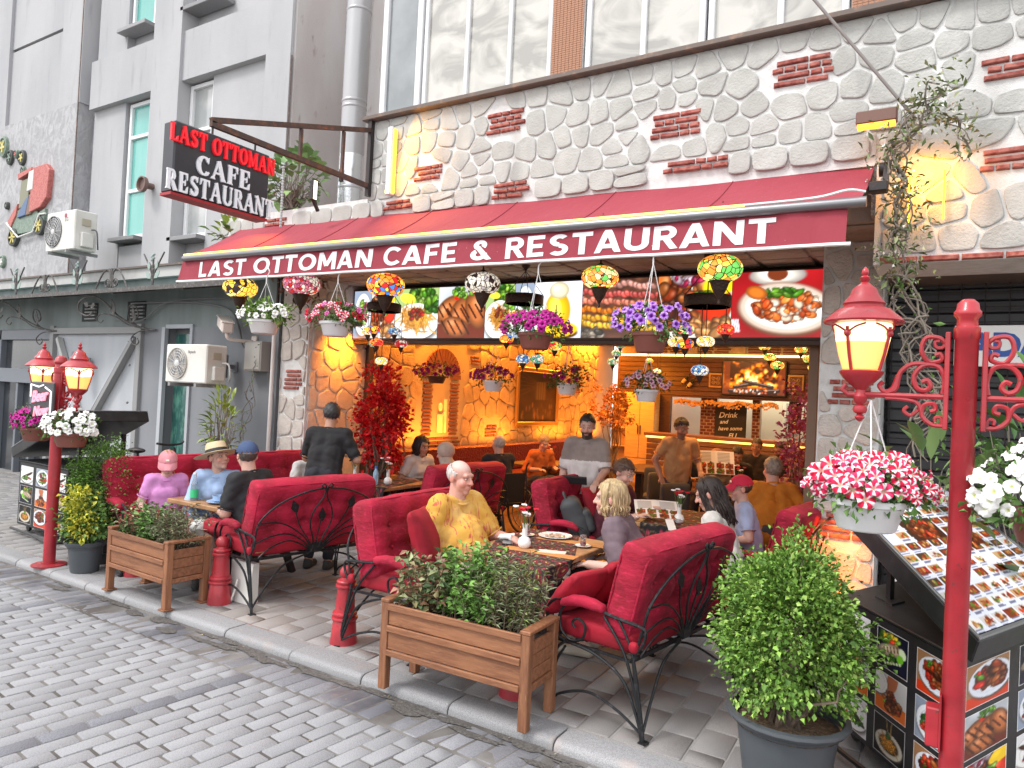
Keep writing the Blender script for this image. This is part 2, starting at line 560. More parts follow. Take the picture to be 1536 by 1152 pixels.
pavm = {'p': [brick_mesh('paver', .188, .335, .045, .005, M_pav, 60 + s, .003, .006) for s in range(6)]}
items = []
for i in range(-75, 12):
 xc0 = -1.23 + i * .2
 y = 3.682
 first = True
 while y < 7.4:
  ln = .35 * random.uniform(.8, 1.15)
  if first and i % 2: ln *= .5
  first = False
  y2 = min(y + ln, 7.41)
  if y2 - y > .05:
   yc = (y + y2) / 2
   if in_view((xc0, yc, 0), 100) and xc0 < .9:
    items.append((xc0 - (yc - 3.7) * .02, yc, 0, .02, 'p', 1, (y2 - y - .012) / .335))
  y = y2
lay(pavement, 'paver', items, 300, pavm, 'paver_field')
# ================================================================ rubble stone cladding
M_stone = mat('grey tuff stone', (.475, .475, .45), .9, var=(9, (.42, .42, .395), .35, .65), var2=(2.2, (.36, .36, .345), .55, .74, (1.6, 1, .22)), rnd=.06, bump=[(150, .5, 'noise', None, .006), (55, .55, 'noise', None, .012)], coords='World')
M_mortar = mat('white mortar', (.70, .70, .69), .92, var=(14, (.60, .60, .59), .45, .7), var2=(2.2, (.50, .49, .47), .56, .76, (1.6, 1, .2)), bump=[(140, .7, 'noise', None, .008)], coords='World')
M_brick = mat('thin red brick', (.42, .15, .12), .85, var=(22, (.25, .05, .04), .4, .65), rnd=.15, bump=[(90, .6, 'noise', None, .006)], coords='World')
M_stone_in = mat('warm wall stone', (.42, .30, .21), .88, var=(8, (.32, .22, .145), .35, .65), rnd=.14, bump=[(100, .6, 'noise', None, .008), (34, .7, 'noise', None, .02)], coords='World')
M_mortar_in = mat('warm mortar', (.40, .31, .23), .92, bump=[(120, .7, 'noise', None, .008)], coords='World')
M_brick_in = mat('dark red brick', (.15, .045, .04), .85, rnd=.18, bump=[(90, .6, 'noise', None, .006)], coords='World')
M_stone_w = mat('whitewashed stone', (.60, .55, .50), .9, var=(9, (.50, .45, .41), .4, .65), rnd=.07, bump=[(130, .7, 'noise', None, .008), (45, .7, 'noise', None, .016)], coords='World')
def clip(poly, a, b, c):
 out = []
 n = len(poly)
 for i in range(n):
  p = poly[i]; q = poly[(i + 1) % n]
  dp = a * p[0] + b * p[1] - c; dq = a * q[0] + b * q[1] - c
  if dp <= 0: out.append(p)
  if dp * dq < 0:
   t = dp / (dp - dq)
   out.append((p[0] + (q[0] - p[0]) * t, p[1] + (q[1] - p[1]) * t))
 return out
def chaikin(p, k=2, q=.26):
 for _ in range(k):
  o = []
  for i in range(len(p)):
   a = p[i]; b = p[(i + 1) % len(p)]
   o.append((a[0] * (1 - q) + b[0] * q, a[1] * (1 - q) + b[1] * q))
   o.append((a[0] * q + b[0] * (1 - q), a[1] * q + b[1] * (1 - q)))
  p = o
 return p
def rubble(parent, name, u0, u1, v0, v1, size, place, m, gap=.028, depth=.03, seed=1, bricks=(), mbrick=None, rows=None, avoid=None, brickname='brick', jit=.3, limit=300, rnd_=.17):
 r = random.Random(seed)
 seeds = []
 nv = rows or max(1, round((v1 - v0) / size))
 for j in range(nv):
  hv = (v1 - v0) / nv
  uu = u0 - r.uniform(0, size)
  while uu < u1 + size * .5:
   wd = size * r.uniform(.62, 1.35)
   if r.random() < .2:
    seeds.append((uu + wd * .5, v0 + (j + .28 + r.uniform(-.08, .08)) * hv, True)); seeds.append((uu + wd * .45, v0 + (j + .8 + r.uniform(-.08, .08)) * hv, True))
   else:
    seeds.append((uu + wd / 2, v0 + (j + .5 + r.uniform(-jit, jit)) * hv, True))
   uu += wd
 for b in bricks:
  uc, vc, nc, ln = b[:4]
  hu = ln * .5 - .01; hv = nc * .055 / 2
  seeds = [s for s in seeds if abs(s[0] - uc) > hu + .02 or abs(s[1] - vc) > hv + .03]
  ku = max(2, int(hu * 2 / .1)); kv = max(1, int(round(hv * 2 / .09)))
  for i in range(ku):
   for j in range(kv):
    seeds.append((uc - hu + (i + .5) * 2 * hu / ku, vc - hv + (j + .5) * 2 * hv / kv, False))
 n_made = 0
 for i, s in enumerate(seeds):
  if not s[2]: continue
  if avoid and avoid(s[0], s[1]): continue
  poly = [(u0 + gap / 2, v0 + gap / 2), (u1 - gap / 2, v0 + gap / 2), (u1 - gap / 2, v1 - gap / 2), (u0 + gap / 2, v1 - gap / 2)]
  g = gap / 2 * r.uniform(.8, 1.4)
  for k, t in enumerate(seeds):
   if k == i: continue
   dx, dy = t[0] - s[0], t[1] - s[1]
   d2 = dx * dx + dy * dy
   if d2 > (4 * size) ** 2 or d2 < 1e-6: continue
   d = math.sqrt(d2)
   poly = clip(poly, dx / d, dy / d, (dx * (s[0] + t[0]) / 2 + dy * (s[1] + t[1]) / 2) / d - g)
   if len(poly) < 3: break
  if len(poly) < 3: continue
  if avoid and any(avoid(p[0], p[1]) for p in poly): continue
  A = .5 * abs(sum(poly[k][0] * poly[(k + 1) % len(poly)][1] - poly[(k + 1) % len(poly)][0] * poly[k][1] for k in range(len(poly))))
  if A < .0022: continue
  cu = sum(p[0] for p in poly) / len(poly); cv = sum(p[1] for p in poly) / len(poly)
  pp = []
  for k in range(len(poly)):
   a = poly[k - 1]; b = poly[k]
   if math.hypot(a[0] - b[0], a[1] - b[1]) > .025: pp.append(b)
  if len(pp) < 3: continue
  pp = chaikin(chaikin(pp, 1, rnd_), 1, .24)
  n = len(pp)
  dp = depth * r.uniform(.65, 1.2)
  vs = []
  for sc, h in ((1.0, 0.0), (.992, dp * .75), (.955, dp), (.86, dp * 1.03)):
   for p in pp:
    e = 1 + r.uniform(-.02, .02)
    vs.append(place(cu + (p[0] - cu) * sc * e, cv + (p[1] - cv) * sc * e, h + (r.uniform(-.0025, .0025) if h > 0 else 0)))
  fs = []
  for ring in range(3):
   for k in range(n):
    k2 = (k + 1) % n
    fs.append((ring * n + k, ring * n + k2, (ring + 1) * n + k2, (ring + 1) * n + k))
  fs.append(tuple(3 * n + k for k in range(n)))
  mb = MB(); mb.add(vs, fs)
  o = mb.build(name, m, parent, 55)
  n_made += 1
 for b in bricks:
  uc, vc, nc, ln = b[:4]
  for c in range(nc):
   vv = vc + (c - (nc - 1) / 2) * .055
   off = (.07 if c % 2 else 0) * ln + r.uniform(-.02, .02)
   L_ = ln * r.uniform(.82, 1.06)
   x = uc - L_ / 2 + off
   end = uc + L_ / 2 + off
   while x < end - .04:
    l1 = min(r.choice((.09, .17, .24)), end - x)
    brick_on(parent, brickname, x + l1 / 2, vv, l1 - .012, .038, place, mbrick or M_brick, .026, r)
    x += l1
 return n_made
def brick_on(parent, name, u, v, lu, lv, place, m, d, r):
 hu, hv = lu / 2, lv / 2
 vs = []
 for sx, sy, h in [(-1, -1, 0), (1, -1, 0), (1, 1, 0), (-1, 1, 0)]:
  vs.append(place(u + sx * hu, v + sy * hv, 0))
 tilt = r.uniform(-.004, .004)
 for sx, sy in [(-1, -1), (1, -1), (1, 1), (-1, 1)]:
  vs.append(place(u + sx * (hu - .003), v + sy * (hv - .003) + tilt * sx, d * .8))
 for sx, sy in [(-1, -1), (1, -1), (1, 1), (-1, 1)]:
  vs.append(place(u + sx * (hu - .011), v + sy * (hv - .009) + tilt * sx, d))
 fs = []
 for a in (0, 4):
  for k in range(4):
   k2 = (k + 1) % 4
   fs.append((a + k, a + k2, a + 4 + k2, a + 4 + k))
 fs.append((8, 9, 10, 11))
 mb = MB(); mb.add(vs, fs)
 return mb.build(name, m, parent, 40)
def pl_front(y):  return lambda u, v, n: (u, y - n, v)       # faces the street
def pl_side(x):   return lambda u, v, n: (x + n, u, v)       # faces +x
# ================================================================ restaurant building
M_rend = mat('render', (.40, .39, .38), .9, bump=[(60, .4, 'noise', None, .01)], coords='World')
M_soffit = mat('stone soffit', (.40, .33, .28), .9, var=(3.2, (.30, .23, .19), .45, .6), bump=[(30, .6, 'noise', None, .02)], coords='World')
M_white_al = mat('white aluminium', (.72, .73, .74), .35, rnd=.03, rvar=.1)
M_grey_al = mat('grey aluminium', (.42, .43, .45), .35, metal=.3)
M_glass_up = mat('upper window glass', (.30, .29, .265), .05, spec=.9, var=(1.7, (.52, .505, .46), .40, .60, (1, 1, 1.6), 1.5), coords='World', coat=.5)  # cloudy reflection painted into the pane colour as pale noise
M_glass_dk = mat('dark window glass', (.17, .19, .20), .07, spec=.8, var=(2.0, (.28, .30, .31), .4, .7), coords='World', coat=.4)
M_ledge = mat('brown sill metal', (.13, .10, .085), .55, metal=.2, var=(12, (.22, .14, .10), .55, .7), coords='World')
M_tilebr = mat('mosaic brick tile', (.40, .20, .12), .7, rnd=.12)
M_iron_dk = mat('blackened steel', (.035, .03, .03), .5, metal=.4, var=(20, (.10, .05, .035), .55, .75))
rest = thing('restaurant_building', 'restaurant building clad in grey rubble stone with red brick courses', 'building')
mb = MB()
mb.box(-5.48, 5.72, 3.66, 4.0, 7.6, 4.79)               # overhanging storey
mb.box(-.50, 5.72, 2.93, 4.0, 6.3, 3.66)                # right part comes lower
mb.box(-8.02, 5.70, 3.70, -5.48, 6.55, 3.93)            # ledge over the left end
mb.box(-5.48, 5.9, 4.79, 4.0, 7.6, 7.2)                 # wall behind upper windows
mb.box(-7.58, 6.42, -.1, -7.075, 7.6, 3.6)              # left pier
mb.box(-.935, 6.42, -.1, -.47, 7.6, 3.6)                # right pier
mb.box(-7.7, 7.5, 3.45, .1, 7.8, 3.64)                  # lintel above lightbox
mb.build('wall', M_mortar, rest, None)
MB().box(-7.9, 5.86, 3.285, -.502, 7.41, 3.66).build('soffit', M_soffit, rest, None)
r = random.Random(3)
soff = tag(link('soffit_stones', MB().add([], []).mesh('soffit_stones', M_soffit), rest), kind='stuff')
mb = MB()
xx = -7.4
while xx < -.6:
 w_ = r.uniform(.25, .6)
 yy = 5.9
 while yy < 7.35:
  h_ = r.uniform(.22, .4)
  mb.box(xx + .02, yy + .02, 3.262, xx + w_ - .02, min(yy + h_, 7.4) - .02, 3.286, .012)
  yy += h_
 xx += w_
soff.data = mb.mesh('soffit_stones', M_soffit)
BR = [(-4.66, 4.12, 3, .36), (-3.75, 4.50, 4, .40), (-2.05, 4.20, 4, .44), (-1.06, 4.46, 4, .44), (.28, 4.22, 3, .36), (-4.2, 3.99, 2, .0)]
rubble(rest, 'stone', -5.48, 1.1, 3.90, 4.78, .215, pl_front(5.72), M_stone, .015, .014, 11, [b for b in BR if b[3] > 0], rows=4)
rubble(rest, 'stone', -.46, 1.1, 2.99, 3.90, .25, pl_front(5.72), M_stone, .016, .016, 12, [(.25, 3.60, 3, .26), (.62, 3.3, 2, .3)], rows=4)
rubble(rest, 'stone', -8.02, -.50, 3.705, 3.90, .27, pl_front(5.70), M_stone, .014, .014, 13,
       [(-6.95, 3.80, 2, .38), (-5.05, 3.82, 2, .4), (-3.65, 3.82, 3, .42), (-1.85, 3.83, 2, .6)], rows=1, jit=.08)
for k in range(6):
 brick_on(rest, 'brick', -.34 + k * .25, 2.955, .235, .042, pl_front(5.72), M_brick, .03, r)
rubble(rest, 'stone', -7.575, -7.08, 0.02, 3.6, .24, pl_front(6.42), M_stone_w, .018, .02, 21, [(-7.33, 1.93, 5, .34)])
rubble(rest, 'stone', 6.44, 7.55, 0.02, 3.6, .30, pl_side(-7.075), M_stone_w, .020, .026, 22, [])
rubble(rest, 'stone', -.93, -.475, 0.02, 3.6, .22, pl_front(6.42), M_stone_w, .018, .022, 23, [(-.70, 2.02, 4, .34), (-.72, .92, 4, .36)])
def window(parent, x0, x1, z0, z1, y, mullions, glass, fr, wd=.05, name='window', transoms=(), dep=.06):
 mb = MB()
 mb.box(x0, y, z0, x0 + wd, y + dep, z1, .006); mb.box(x1 - wd, y, z0, x1, y + dep, z1, .006)
 mb.box(x0 + wd, y + .002, z0, x1 - wd, y + dep, z0 + wd, .006); mb.box(x0 + wd, y + .002, z1 - wd, x1 - wd, y + dep, z1, .006)
 for mx in mullions: mb.box(mx - wd / 2, y + .004, z0 + wd, mx + wd / 2, y + dep, z1 - wd, .006)
 for tz in transoms: mb.box(x0 + wd, y + .006, tz - wd / 2, x1 - wd, y + dep - .01, tz + wd / 2, .006)
 f = mb.build(name, fr, parent, 30)
 xs = [x0 + wd] + list(mullions) + [x1 - wd]
 for a, b in zip(xs[:-1], xs[1:]):
  zs = [z0 + wd] + list(transoms) + [z1 - wd]
  for c, d in zip(zs[:-1], zs[1:]):
   g = glass if not isinstance(glass, (list, tuple)) else random.choice(glass)
   t = random.uniform(-.006, .006)
   MB().add([(a, y + dep * .6 + t, c), (b, y + dep * .6 - t, c), (b, y + dep * .6 - t, d), (a, y + dep * .6 + t, d)], [(0, 1, 2, 3)]).build('pane', g, f, None)
 return f
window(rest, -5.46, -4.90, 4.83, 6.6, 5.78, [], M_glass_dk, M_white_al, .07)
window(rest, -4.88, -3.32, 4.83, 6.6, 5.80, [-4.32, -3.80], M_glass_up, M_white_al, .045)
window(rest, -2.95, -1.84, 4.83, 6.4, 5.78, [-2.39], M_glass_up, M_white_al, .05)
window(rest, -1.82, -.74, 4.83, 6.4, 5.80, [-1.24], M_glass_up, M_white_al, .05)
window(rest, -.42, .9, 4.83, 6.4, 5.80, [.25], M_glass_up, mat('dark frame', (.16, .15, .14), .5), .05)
MB().box(-5.56, 5.63, 4.775, 2.0, 5.9, 4.825, .008).build('sill', M_ledge, rest, None)
for x0, x1 in ((-3.30, -2.97), (-.72, -.44)):
 MB().box(x0, 5.775, 4.826, x1, 5.9, 6.6).build('mosaic_pier', M_mortar, rest, None)
 mb = MB()
 zz = 4.832
 while zz < 5.75:
  u = x0 + .004
  while u < x1 - .01:
   mb.box(u, 5.766, zz, min(u + .034, x1 - .002), 5.778, zz + .017)
   u += .038
  zz += .0205
 tag(mb.build('mosaic_tiles', M_tilebr, rest, None), kind='stuff')
o = MB().tube([(-1.0, 5.45, 4.95), (-.26, 5.62, 3.92)], .012, 8).build('stay_rod', mat('grey rod', (.25, .23, .22), .5, metal=.5), None)
tag(o, 'thin grey rod slanting down across the stone wall above the awning end', 'rod')
M_pink = mat('weathered pink render', (.44, .40, .39), .9, var=(2.2, (.48, .46, .45), .42, .62, (1, 1, .35)), var2=(6, (.28, .21, .19), .62, .72, (1, 1, .4)), bump=[(40, .4, 'noise', None, .01)], coords='World')
gap = thing('party_wall', 'weathered pink and grey rendered wall behind the metal flue', 'wall')
MB().box(-7.72, 7.5, 3.0, -5.2, 7.7, 9).build('wall', M_pink, gap, None)
MB().box(-7.75, 6.45, 3.2, -7.66, 7.5, 9).build('return_wall', M_pink, gap, None)
mb = MB()   # rusty foam-filled joint beside the flue
pts = [(-6.62 + random.uniform(-.03, .03), 7.47, 3.95 + k * .13) for k in range(30)]
mb.tube(pts, [random.uniform(.03, .075) for _ in pts], 7)
mb.build('foam_joint', mat('rusty foam', (.27, .13, .07), .95, var=(30, (.14, .06, .03), .4, .6), bump=[(60, 1, 'noise', None, .02)]), gap, 60)
mb = MB(); mb.tube(spline([(-7.3, 7.47, 8.5), (-7.32, 7.47, 6.2), (-7.42, 7.47, 5.0), (-7.36, 7.47, 4.0)], 6), .007, 6)
mb.build('cable', M_white_al, gap)
mb = MB()
mb.box(-.53, 5.74, 3.30, -.5, 6.2, 3.70)
mb.build('box_lining', mat('raw concrete', (.42, .40, .38), .95, bump=[(45, 1, 'noise', None, .03)]), rest, None)
# ================================================================ grey building on the left
M_stuc = mat('light grey stucco', (.42, .42, .43), .9, var=(1.1, (.365, .37, .385), .4, .62, (1, 1, .3)), var2=(5, (.31, .31, .32), .60, .78, (1.6, 1, .22)), bump=[(70, .25, 'noise', None, .006), (7, .2, 'noise', None, .02)], coords='World')
M_crackle = mat('craquelure stucco', (.42, .42, .43), .9, var=(1.6, (.37, .37, .385), .4, .65), var2=(2.6, (.34, .34, .35), .49, .512, (1.3, 1, .7), 3), bump=[(5, .8, 'noise', (1.3, 1, .6), .05), (20, .3, 'noise', None, .02)], coords='World')
M_dkstuc = mat('dark grey paint', (.22, .23, .248), .75, var=(1.5, (.175, .186, .20), .4, .65, (1, 1, .4)), coords='World')
M_band = mat('green grey band', (.19, .225, .22), .7, var=(2.2, (.14, .17, .165), .4, .65, (1.5, 1, .3)), coords='World')
M_gate = mat('pale grey panel', (.40, .42, .445), .6, var=(1.6, (.345, .365, .39), .4, .62, (1.4, 1, .25)), coords='World')
M_frame_g = mat('grey steel frame', (.25, .25, .25), .55)
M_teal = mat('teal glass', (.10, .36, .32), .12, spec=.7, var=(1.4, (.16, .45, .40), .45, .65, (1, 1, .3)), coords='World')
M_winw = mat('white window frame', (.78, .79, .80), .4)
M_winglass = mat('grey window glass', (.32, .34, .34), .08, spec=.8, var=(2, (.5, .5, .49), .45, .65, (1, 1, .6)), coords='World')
gb = thing('grey_building', 'tall pale grey stucco building with narrow teal windows', 'building')
YF = 6.4
mb = MB()
mb.box(-22, 6.68, 3.2, -7.76, 7.1, 11.5)
mb.box(-22, 6.60, -.6, -7.62, 7.1, 3.2)
mb.build('wall', M_stuc, gb, None)
MB().box(-22, YF, 3.41, -13.12, 6.70, 6.62).build('wall', M_crackle, gb, None)
mb = MB()
mb.box(-10.93, YF, 3.41, -10.2, 6.70, 11.5)
mb.box(-8.2, YF, 3.41, -7.70, 6.70, 11.5)
mb.build('pilaster', M_stuc, gb, None)
mb = MB(); mb.box(-13.80, YF + .004, 6.62, -13.10, 6.70, 11.5); mb.box(-22, YF + .004, 6.62, -15.82, 6.7, 11.5)
mb.build('pilaster', M_stuc, gb, None)
MB().box(-15.82, YF + .06, 6.62, -13.80, 6.7, 8.08).build('panel', M_stuc, gb, None)
MB().box(-15.82, YF + .06, 8.14, -13.80, 6.7, 11).build('panel', M_stuc, gb, None)
MB().box(-12.84, YF + .05, 6.45, -10.93, 6.70, 7.28).build('spandrel', M_stuc, gb, None)
MB().box(-10.2, YF + .05, 6.45, -8.2, 6.70, 7.22).build('spandrel', M_stuc, gb, None)
MB().box(-11.86, 6.56, 3.2, -10.93, 6.70, 4.02).build('apron', M_stuc, gb, None)
MB().box(-12.84, 6.55, 3.2, -11.88, 6.70, 6.45).build('panel', M_stuc, gb, None)
MB().box(-12.84, 6.55, 7.28, -11.95, 6.70, 11).build('panel', M_stuc, gb, None)
MB().box(-9.55, 6.55, 3.2, -8.2, 6.70, 6.45).build('panel', M_stuc, gb, None)
def slimwin(x0, x1, z0, z1, glass, tr):
 f = window(gb, x0, x1, z0, z1, 6.60, [], glass, M_winw, .06, transoms=tr, dep=.075)
 mb = MB(); mb.box(x0 - .1, 6.40, z0 - .075, x1 + .03, 6.66, z0 - .01, .006)
 mb.build('sill', M_kerb, f, None)
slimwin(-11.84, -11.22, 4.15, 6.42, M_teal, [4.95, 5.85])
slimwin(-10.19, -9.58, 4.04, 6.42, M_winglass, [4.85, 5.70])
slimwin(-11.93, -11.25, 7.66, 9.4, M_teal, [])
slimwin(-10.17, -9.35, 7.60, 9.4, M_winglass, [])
JM = mat('rusted joint', (.16, .13, .12), .9, var=(20, (.3, .2, .16), .5, .7))
MB().box(-13.14, YF - .006, 3.6, -13.118, YF + .01, 11).build('joint_strip', JM, gb, None)
MB().box(-7.70, YF + .012, 4.6, -7.685, YF + .03, 6.3).build('joint_strip', JM, gb, None)
MB().box(-18, 6.30, 3.40, -7.95, 6.44, 3.56).build('cornice', mat('cornice stone', (.46, .45, .44), .85, var=(3, (.36, .35, .34), .45, .7), coords='World'), gb, None)
MB().box(-18, 6.26, 3.555, -7.95, 6.44, 3.585).build('flashing', M_ledge, gb, None)
MB().box(-18, YF, 2.64, -7.62, 6.62, 3.40).build('band', M_band, gb, None)
mb = MB()
mb.box(-10.72, YF, -.5, -10.16, 6.62, 2.64)
mb.box(-9.48, YF, -.5, -7.62, 6.62, 2.64)
mb.build('ground_floor_wall', M_dkstuc, gb, None)
mb = MB()
mb.box(-10.16, 6.575, -.3, -9.48, 6.66, 2.64)
mb.build('niche', mat('niche dark', (.20, .205, .215), .7), gb, None)
MB().box(-10.10, 6.54, .1, -9.75, 6.572, 2.55).build('niche_glass', mat('green bottle glass', (.03, .10, .09), .12, spec=.8, var=(14, (.10, .26, .20), .5, .7, (1, 1, .4))), gb, None)
mb = MB()
for zz in (.9, ): mb.box(-10.2, 6.36, -.2, -10.12, 6.42, 2.64)
mb.box(-9.52, 6.37, -.2, -9.46, 6.42, 2.68); mb.box(-10.12, 6.37, 2.62, -9.52, 6.42, 2.68)
mb.build('niche_frame', M_gate, gb, None)
mb = MB()
mb.box(-17.5, 6.52, -.4, -13.58, 6.6, 2.64)
mb.build('entrance_glass', mat('black entrance glass', (.03, .034, .04), .1, spec=.6, var=(1.2, (.07, .075, .08), .45, .7), coords='World'), gb, None)
mb = MB()
for xx in (-16.4, -15.5, -14.75, -14.2, -13.6): mb.box(xx - .035, 6.42, -.3, xx + .035, 6.53, 1.66 if xx > -15 and xx < -13.7 else 2.64, .006)
mb.box(-17.5, 6.40, 1.66, -13.56, 6.53, 1.92, .006); mb.box(-17.5, 6.42, 2.46, -13.56, 6.53, 2.64); mb.box(-17.5, 6.40, -.3, -13.56, 6.53, -.12)
mb.build('entrance_frame', mat('slate steel', (.15, .165, .19), .5), gb, None)
for x0, x1 in ((-12.55, -12.08), (-11.20, -10.70)):
 f = MB().box(x0, 6.385, 2.76, x1, 6.395, 3.06).build('vent', mat('vent hole', (.03, .035, .035), .8), gb, None)
 for k in range(5):
  MB().box(x0 + .14, 6.35, 2.79 + k * .055, x1 - .01, 6.383, 2.812 + k * .055).build('slat', M_frame_g, f, None)
gt = thing('steel_gate', 'pale grey sheet gate with dark diagonal steel braces', 'gate', (0, 0, 0))
MB().box(-13.44, 6.44, -.2, -10.78, 6.58, 2.62).build('panel', M_gate, gt, None)
mb = MB()
mb.box(-13.54, 6.36, -.2, -13.42, 6.46, 2.70, .006); mb.box(-10.84, 6.34, -.2, -10.72, 6.46, 2.70, .006); mb.box(-13.42, 6.362, 2.55, -10.84, 6.44, 2.66, .006)
mb.build('frame', M_frame_g, gt, None)
mb = MB(); mb.bar((-10.92, 6.38, 2.48), (-12.75, 6.38, .35), .10, .07); mb.build('brace', M_frame_g, gt, None)
mb = MB(); mb.bar((-11.05, 6.352, 2.42), (-12.85, 6.352, .35), .035, .03); mb.build('brace', M_gate, gt, None)
mb = MB(); mb.bar((-13.25, 6.38, 2.48), (-11.95, 6.40, .35), .09, .07); mb.build('brace', mat('light brace', (.42, .42, .41), .55), gt, None)
for z_ in (2.05, 1.46, .85): MB().ball((-10.96, 6.33, z_), .022, 8, 6).build('bolt', M_frame_g, gt)
M_wi = mat('weathered wrought iron', (.10, .095, .09), .6, metal=.5, var=(25, (.22, .20, .19), .5, .7))
M_wi2 = mat('verdigris leaf', (.30, .38, .35), .6, metal=.3)
M_cglass = mat('canopy glass', (.16, .27, .25), .2, spec=.6, trans=.0, var=(2, (.10, .18, .17), .4, .6), coords='World')
can = thing('glass_canopy', 'green glass canopy with wrought iron scrolls along its edge', 'canopy')
MB().add([(-17.5, 5.75, 3.11), (-7.95, 5.75, 3.11), (-7.95, 6.40, 3.26), (-17.5, 6.40, 3.26), (-17.5, 5.75, 3.125), (-7.95, 5.75, 3.125), (-7.95, 6.40, 3.275), (-17.5, 6.40, 3.275)],
         [(3, 2, 1, 0), (4, 5, 6, 7), (0, 1, 5, 4), (1, 2, 6, 5), (2, 3, 7, 6), (3, 0, 4, 7)]).build('glass', M_cglass, can, None)
mb = MB(); mb.box(-17.5, 5.715, 3.085, -7.9, 5.75, 3.145)
for xx in (-15.6, -13.9, -12.2, -10.5, -8.8): mb.bar((xx, 5.74, 3.085), (xx, 6.40, 3.235), .03, .04)
mb.build('edge_frame', M_wi, can, None)
def spiral(cx, cz, r0, r1, a0, turns, y, n=20):
 return [(cx + (r0 + (r1 - r0) * t / n) * cos(a0 + turns * 2 * pi * t / n), y, cz + (r0 + (r1 - r0) * t / n) * sin(a0 + turns * 2 * pi * t / n)) for t in range(n + 1)]
def leafpoly(mb, x, y, z, ang, s, th=.006, pts=None):
 pts = pts or [(0, -.5), (.28, -.1), (.2, .25), (0, .6), (-.2, .25), (-.28, -.1)]
 M = Matrix.Translation((x, y, z)) @ Matrix.Rotation(pi / 2, 4, 'X') @ Matrix.Rotation(ang, 4, 'Z')
 mb.prism([(a * s, b * s) for a, b in pts], th, M)
for xx in (-15.35, -13.4, -11.46, -9.48):
 mb = MB()
 for s in (-1, 1):
  mb.tube(spline([(xx, 5.735, 3.14), (xx + s * .03, 5.735, 3.3), (xx + s * .10, 5.735, 3.42), (xx + s * .24, 5.735, 3.60)], 5), .011, 6)
  mb.tube(spline([(xx + s * .015, 5.73, 3.14), (xx + s * .04, 5.73, 3.36), (xx + s * .09, 5.73, 3.47)], 4), .007, 6)
 mb.tube([(xx, 5.73, 3.14), (xx, 5.73, 3.55)], .012, 6)
 f = mb.build('iron_sprig', M_wi, can)
 mb = MB()
 for s in (-1, 1):
  leafpoly(mb, xx + s * .1, 5.73, 3.29, -s * .9, .15); leafpoly(mb, xx + s * .09, 5.725, 3.42, -s * .35, .12)
 for k in range(4): mb.ball((xx + (k % 2 - .5) * .04, 5.72, 3.5 + k * .025), .02, 6, 5)
 mb.build('iron_leaves', M_wi2, f)['kind'] = 'stuff'
for xx in (-14.4, -12.45, -10.52, -8.5):
 mb = MB()
 for s in (-1, 1):
  mb.tube(spline([(xx + s * .42, 5.735, 3.14), (xx + s * .27, 5.735, 3.34), (xx + s * .14, 5.735, 3.43), (xx + s * .04, 5.735, 3.38), (xx + s * .03, 5.735, 3.26), (xx + s * .06, 5.735, 3.16)], 5), .012, 6)
  mb.tube(spiral(xx + s * .11, 3.22, .075, .02, (pi if s > 0 else 0), s * -1.3, 5.735), .010, 6)
 mb.tube([(xx, 5.735, 3.15), (xx, 5.735, 3.44)], .014, 6)
 mb.build('iron_scroll', M_wi, can)
for xx in (-13.85, -10.9):
 mb = MB()
 P = lambda a, b: (xx + a, 6.33 - .0 * a, b)
 def y_(t): return 6.36 - .5 * t
 mb.tube(spline([(xx + .55, 6.36, 2.60), (xx + .25, 6.28, 2.64), (xx + .0, 6.1, 2.78), (xx - .15, 5.95, 2.98), (xx - .35, 5.85, 3.08), (xx - .62, 5.82, 3.0), (xx - .7, 5.85, 2.86), (xx - .55, 5.9, 2.78), (xx - .42, 5.92, 2.84)], 6), .013, 6)
 mb.tube(spline([(xx + .4, 6.34, 2.61), (xx + .1, 6.2, 2.66), (xx - .1, 6.1, 2.78), (xx - .3, 6.0, 2.82), (xx - .42, 5.98, 2.74), (xx - .34, 6.0, 2.68), (xx - .27, 6.0, 2.72)], 6), .010, 6)
 mb.tube(spline([(xx + .2, 6.30, 2.63), (xx + .08, 6.2, 2.78), (xx + .16, 6.15, 2.95), (xx + .34, 6.15, 2.93), (xx + .36, 6.18, 2.8), (xx + .25, 6.2, 2.76), (xx + .2, 6.2, 2.83)], 6), .011, 6)
 mb.tube(spline([(xx + .5, 6.36, 2.60), (xx + .2, 6.3, 2.57), (xx + .05, 6.27, 2.46), (xx + .15, 6.27, 2.36), (xx + .26, 6.27, 2.40), (xx + .22, 6.27, 2.46)], 6), .010, 6)
 f = mb.build('bracket', M_wi, can)
 mb = MB()
 leafpoly(mb, xx - .05, 6.02, 2.9, .3, .26); leafpoly(mb, xx - .5, 5.86, 2.95, 1.2, .15); leafpoly(mb, xx - .36, 5.88, 2.93, 2.2, .14); leafpoly(mb, xx + .26, 6.16, 2.84, .2, .16); leafpoly(mb, xx + .3, 6.16, 2.76, 2.6, .14)
 mb.build('iron_leaves', M_wi, f)['kind'] = 'stuff'
M_rred = mat('red glazed relief', (.50, .15, .13), .6, var=(30, (.38, .10, .09), .45, .6))
M_rgreen = mat('green glazed relief', (.13, .19, .15), .5, var=(20, (.20, .26, .2), .45, .6))
M_ryel = mat('yellow glazed relief', (.55, .47, .14), .5)
M_rblk = mat('dark relief outline', (.06, .065, .06), .6)
M_rwht = mat('white relief', (.65, .65, .62), .5)
M_rblu = mat('blue relief', (.08, .13, .25), .5)
rel = thing('relief_car', 'ceramic relief of a red vintage car on the grey wall', 'wall relief', (0, 0, 0))
def wprism(mb, pts, d, y=6.4, m=None):
 M = Matrix(((1, 0, 0, 0), (0, 0, -1, y), (0, 1, 0, 0), (0, 0, 0, 1)))
 mb.prism(pts, d, M, m, .012)
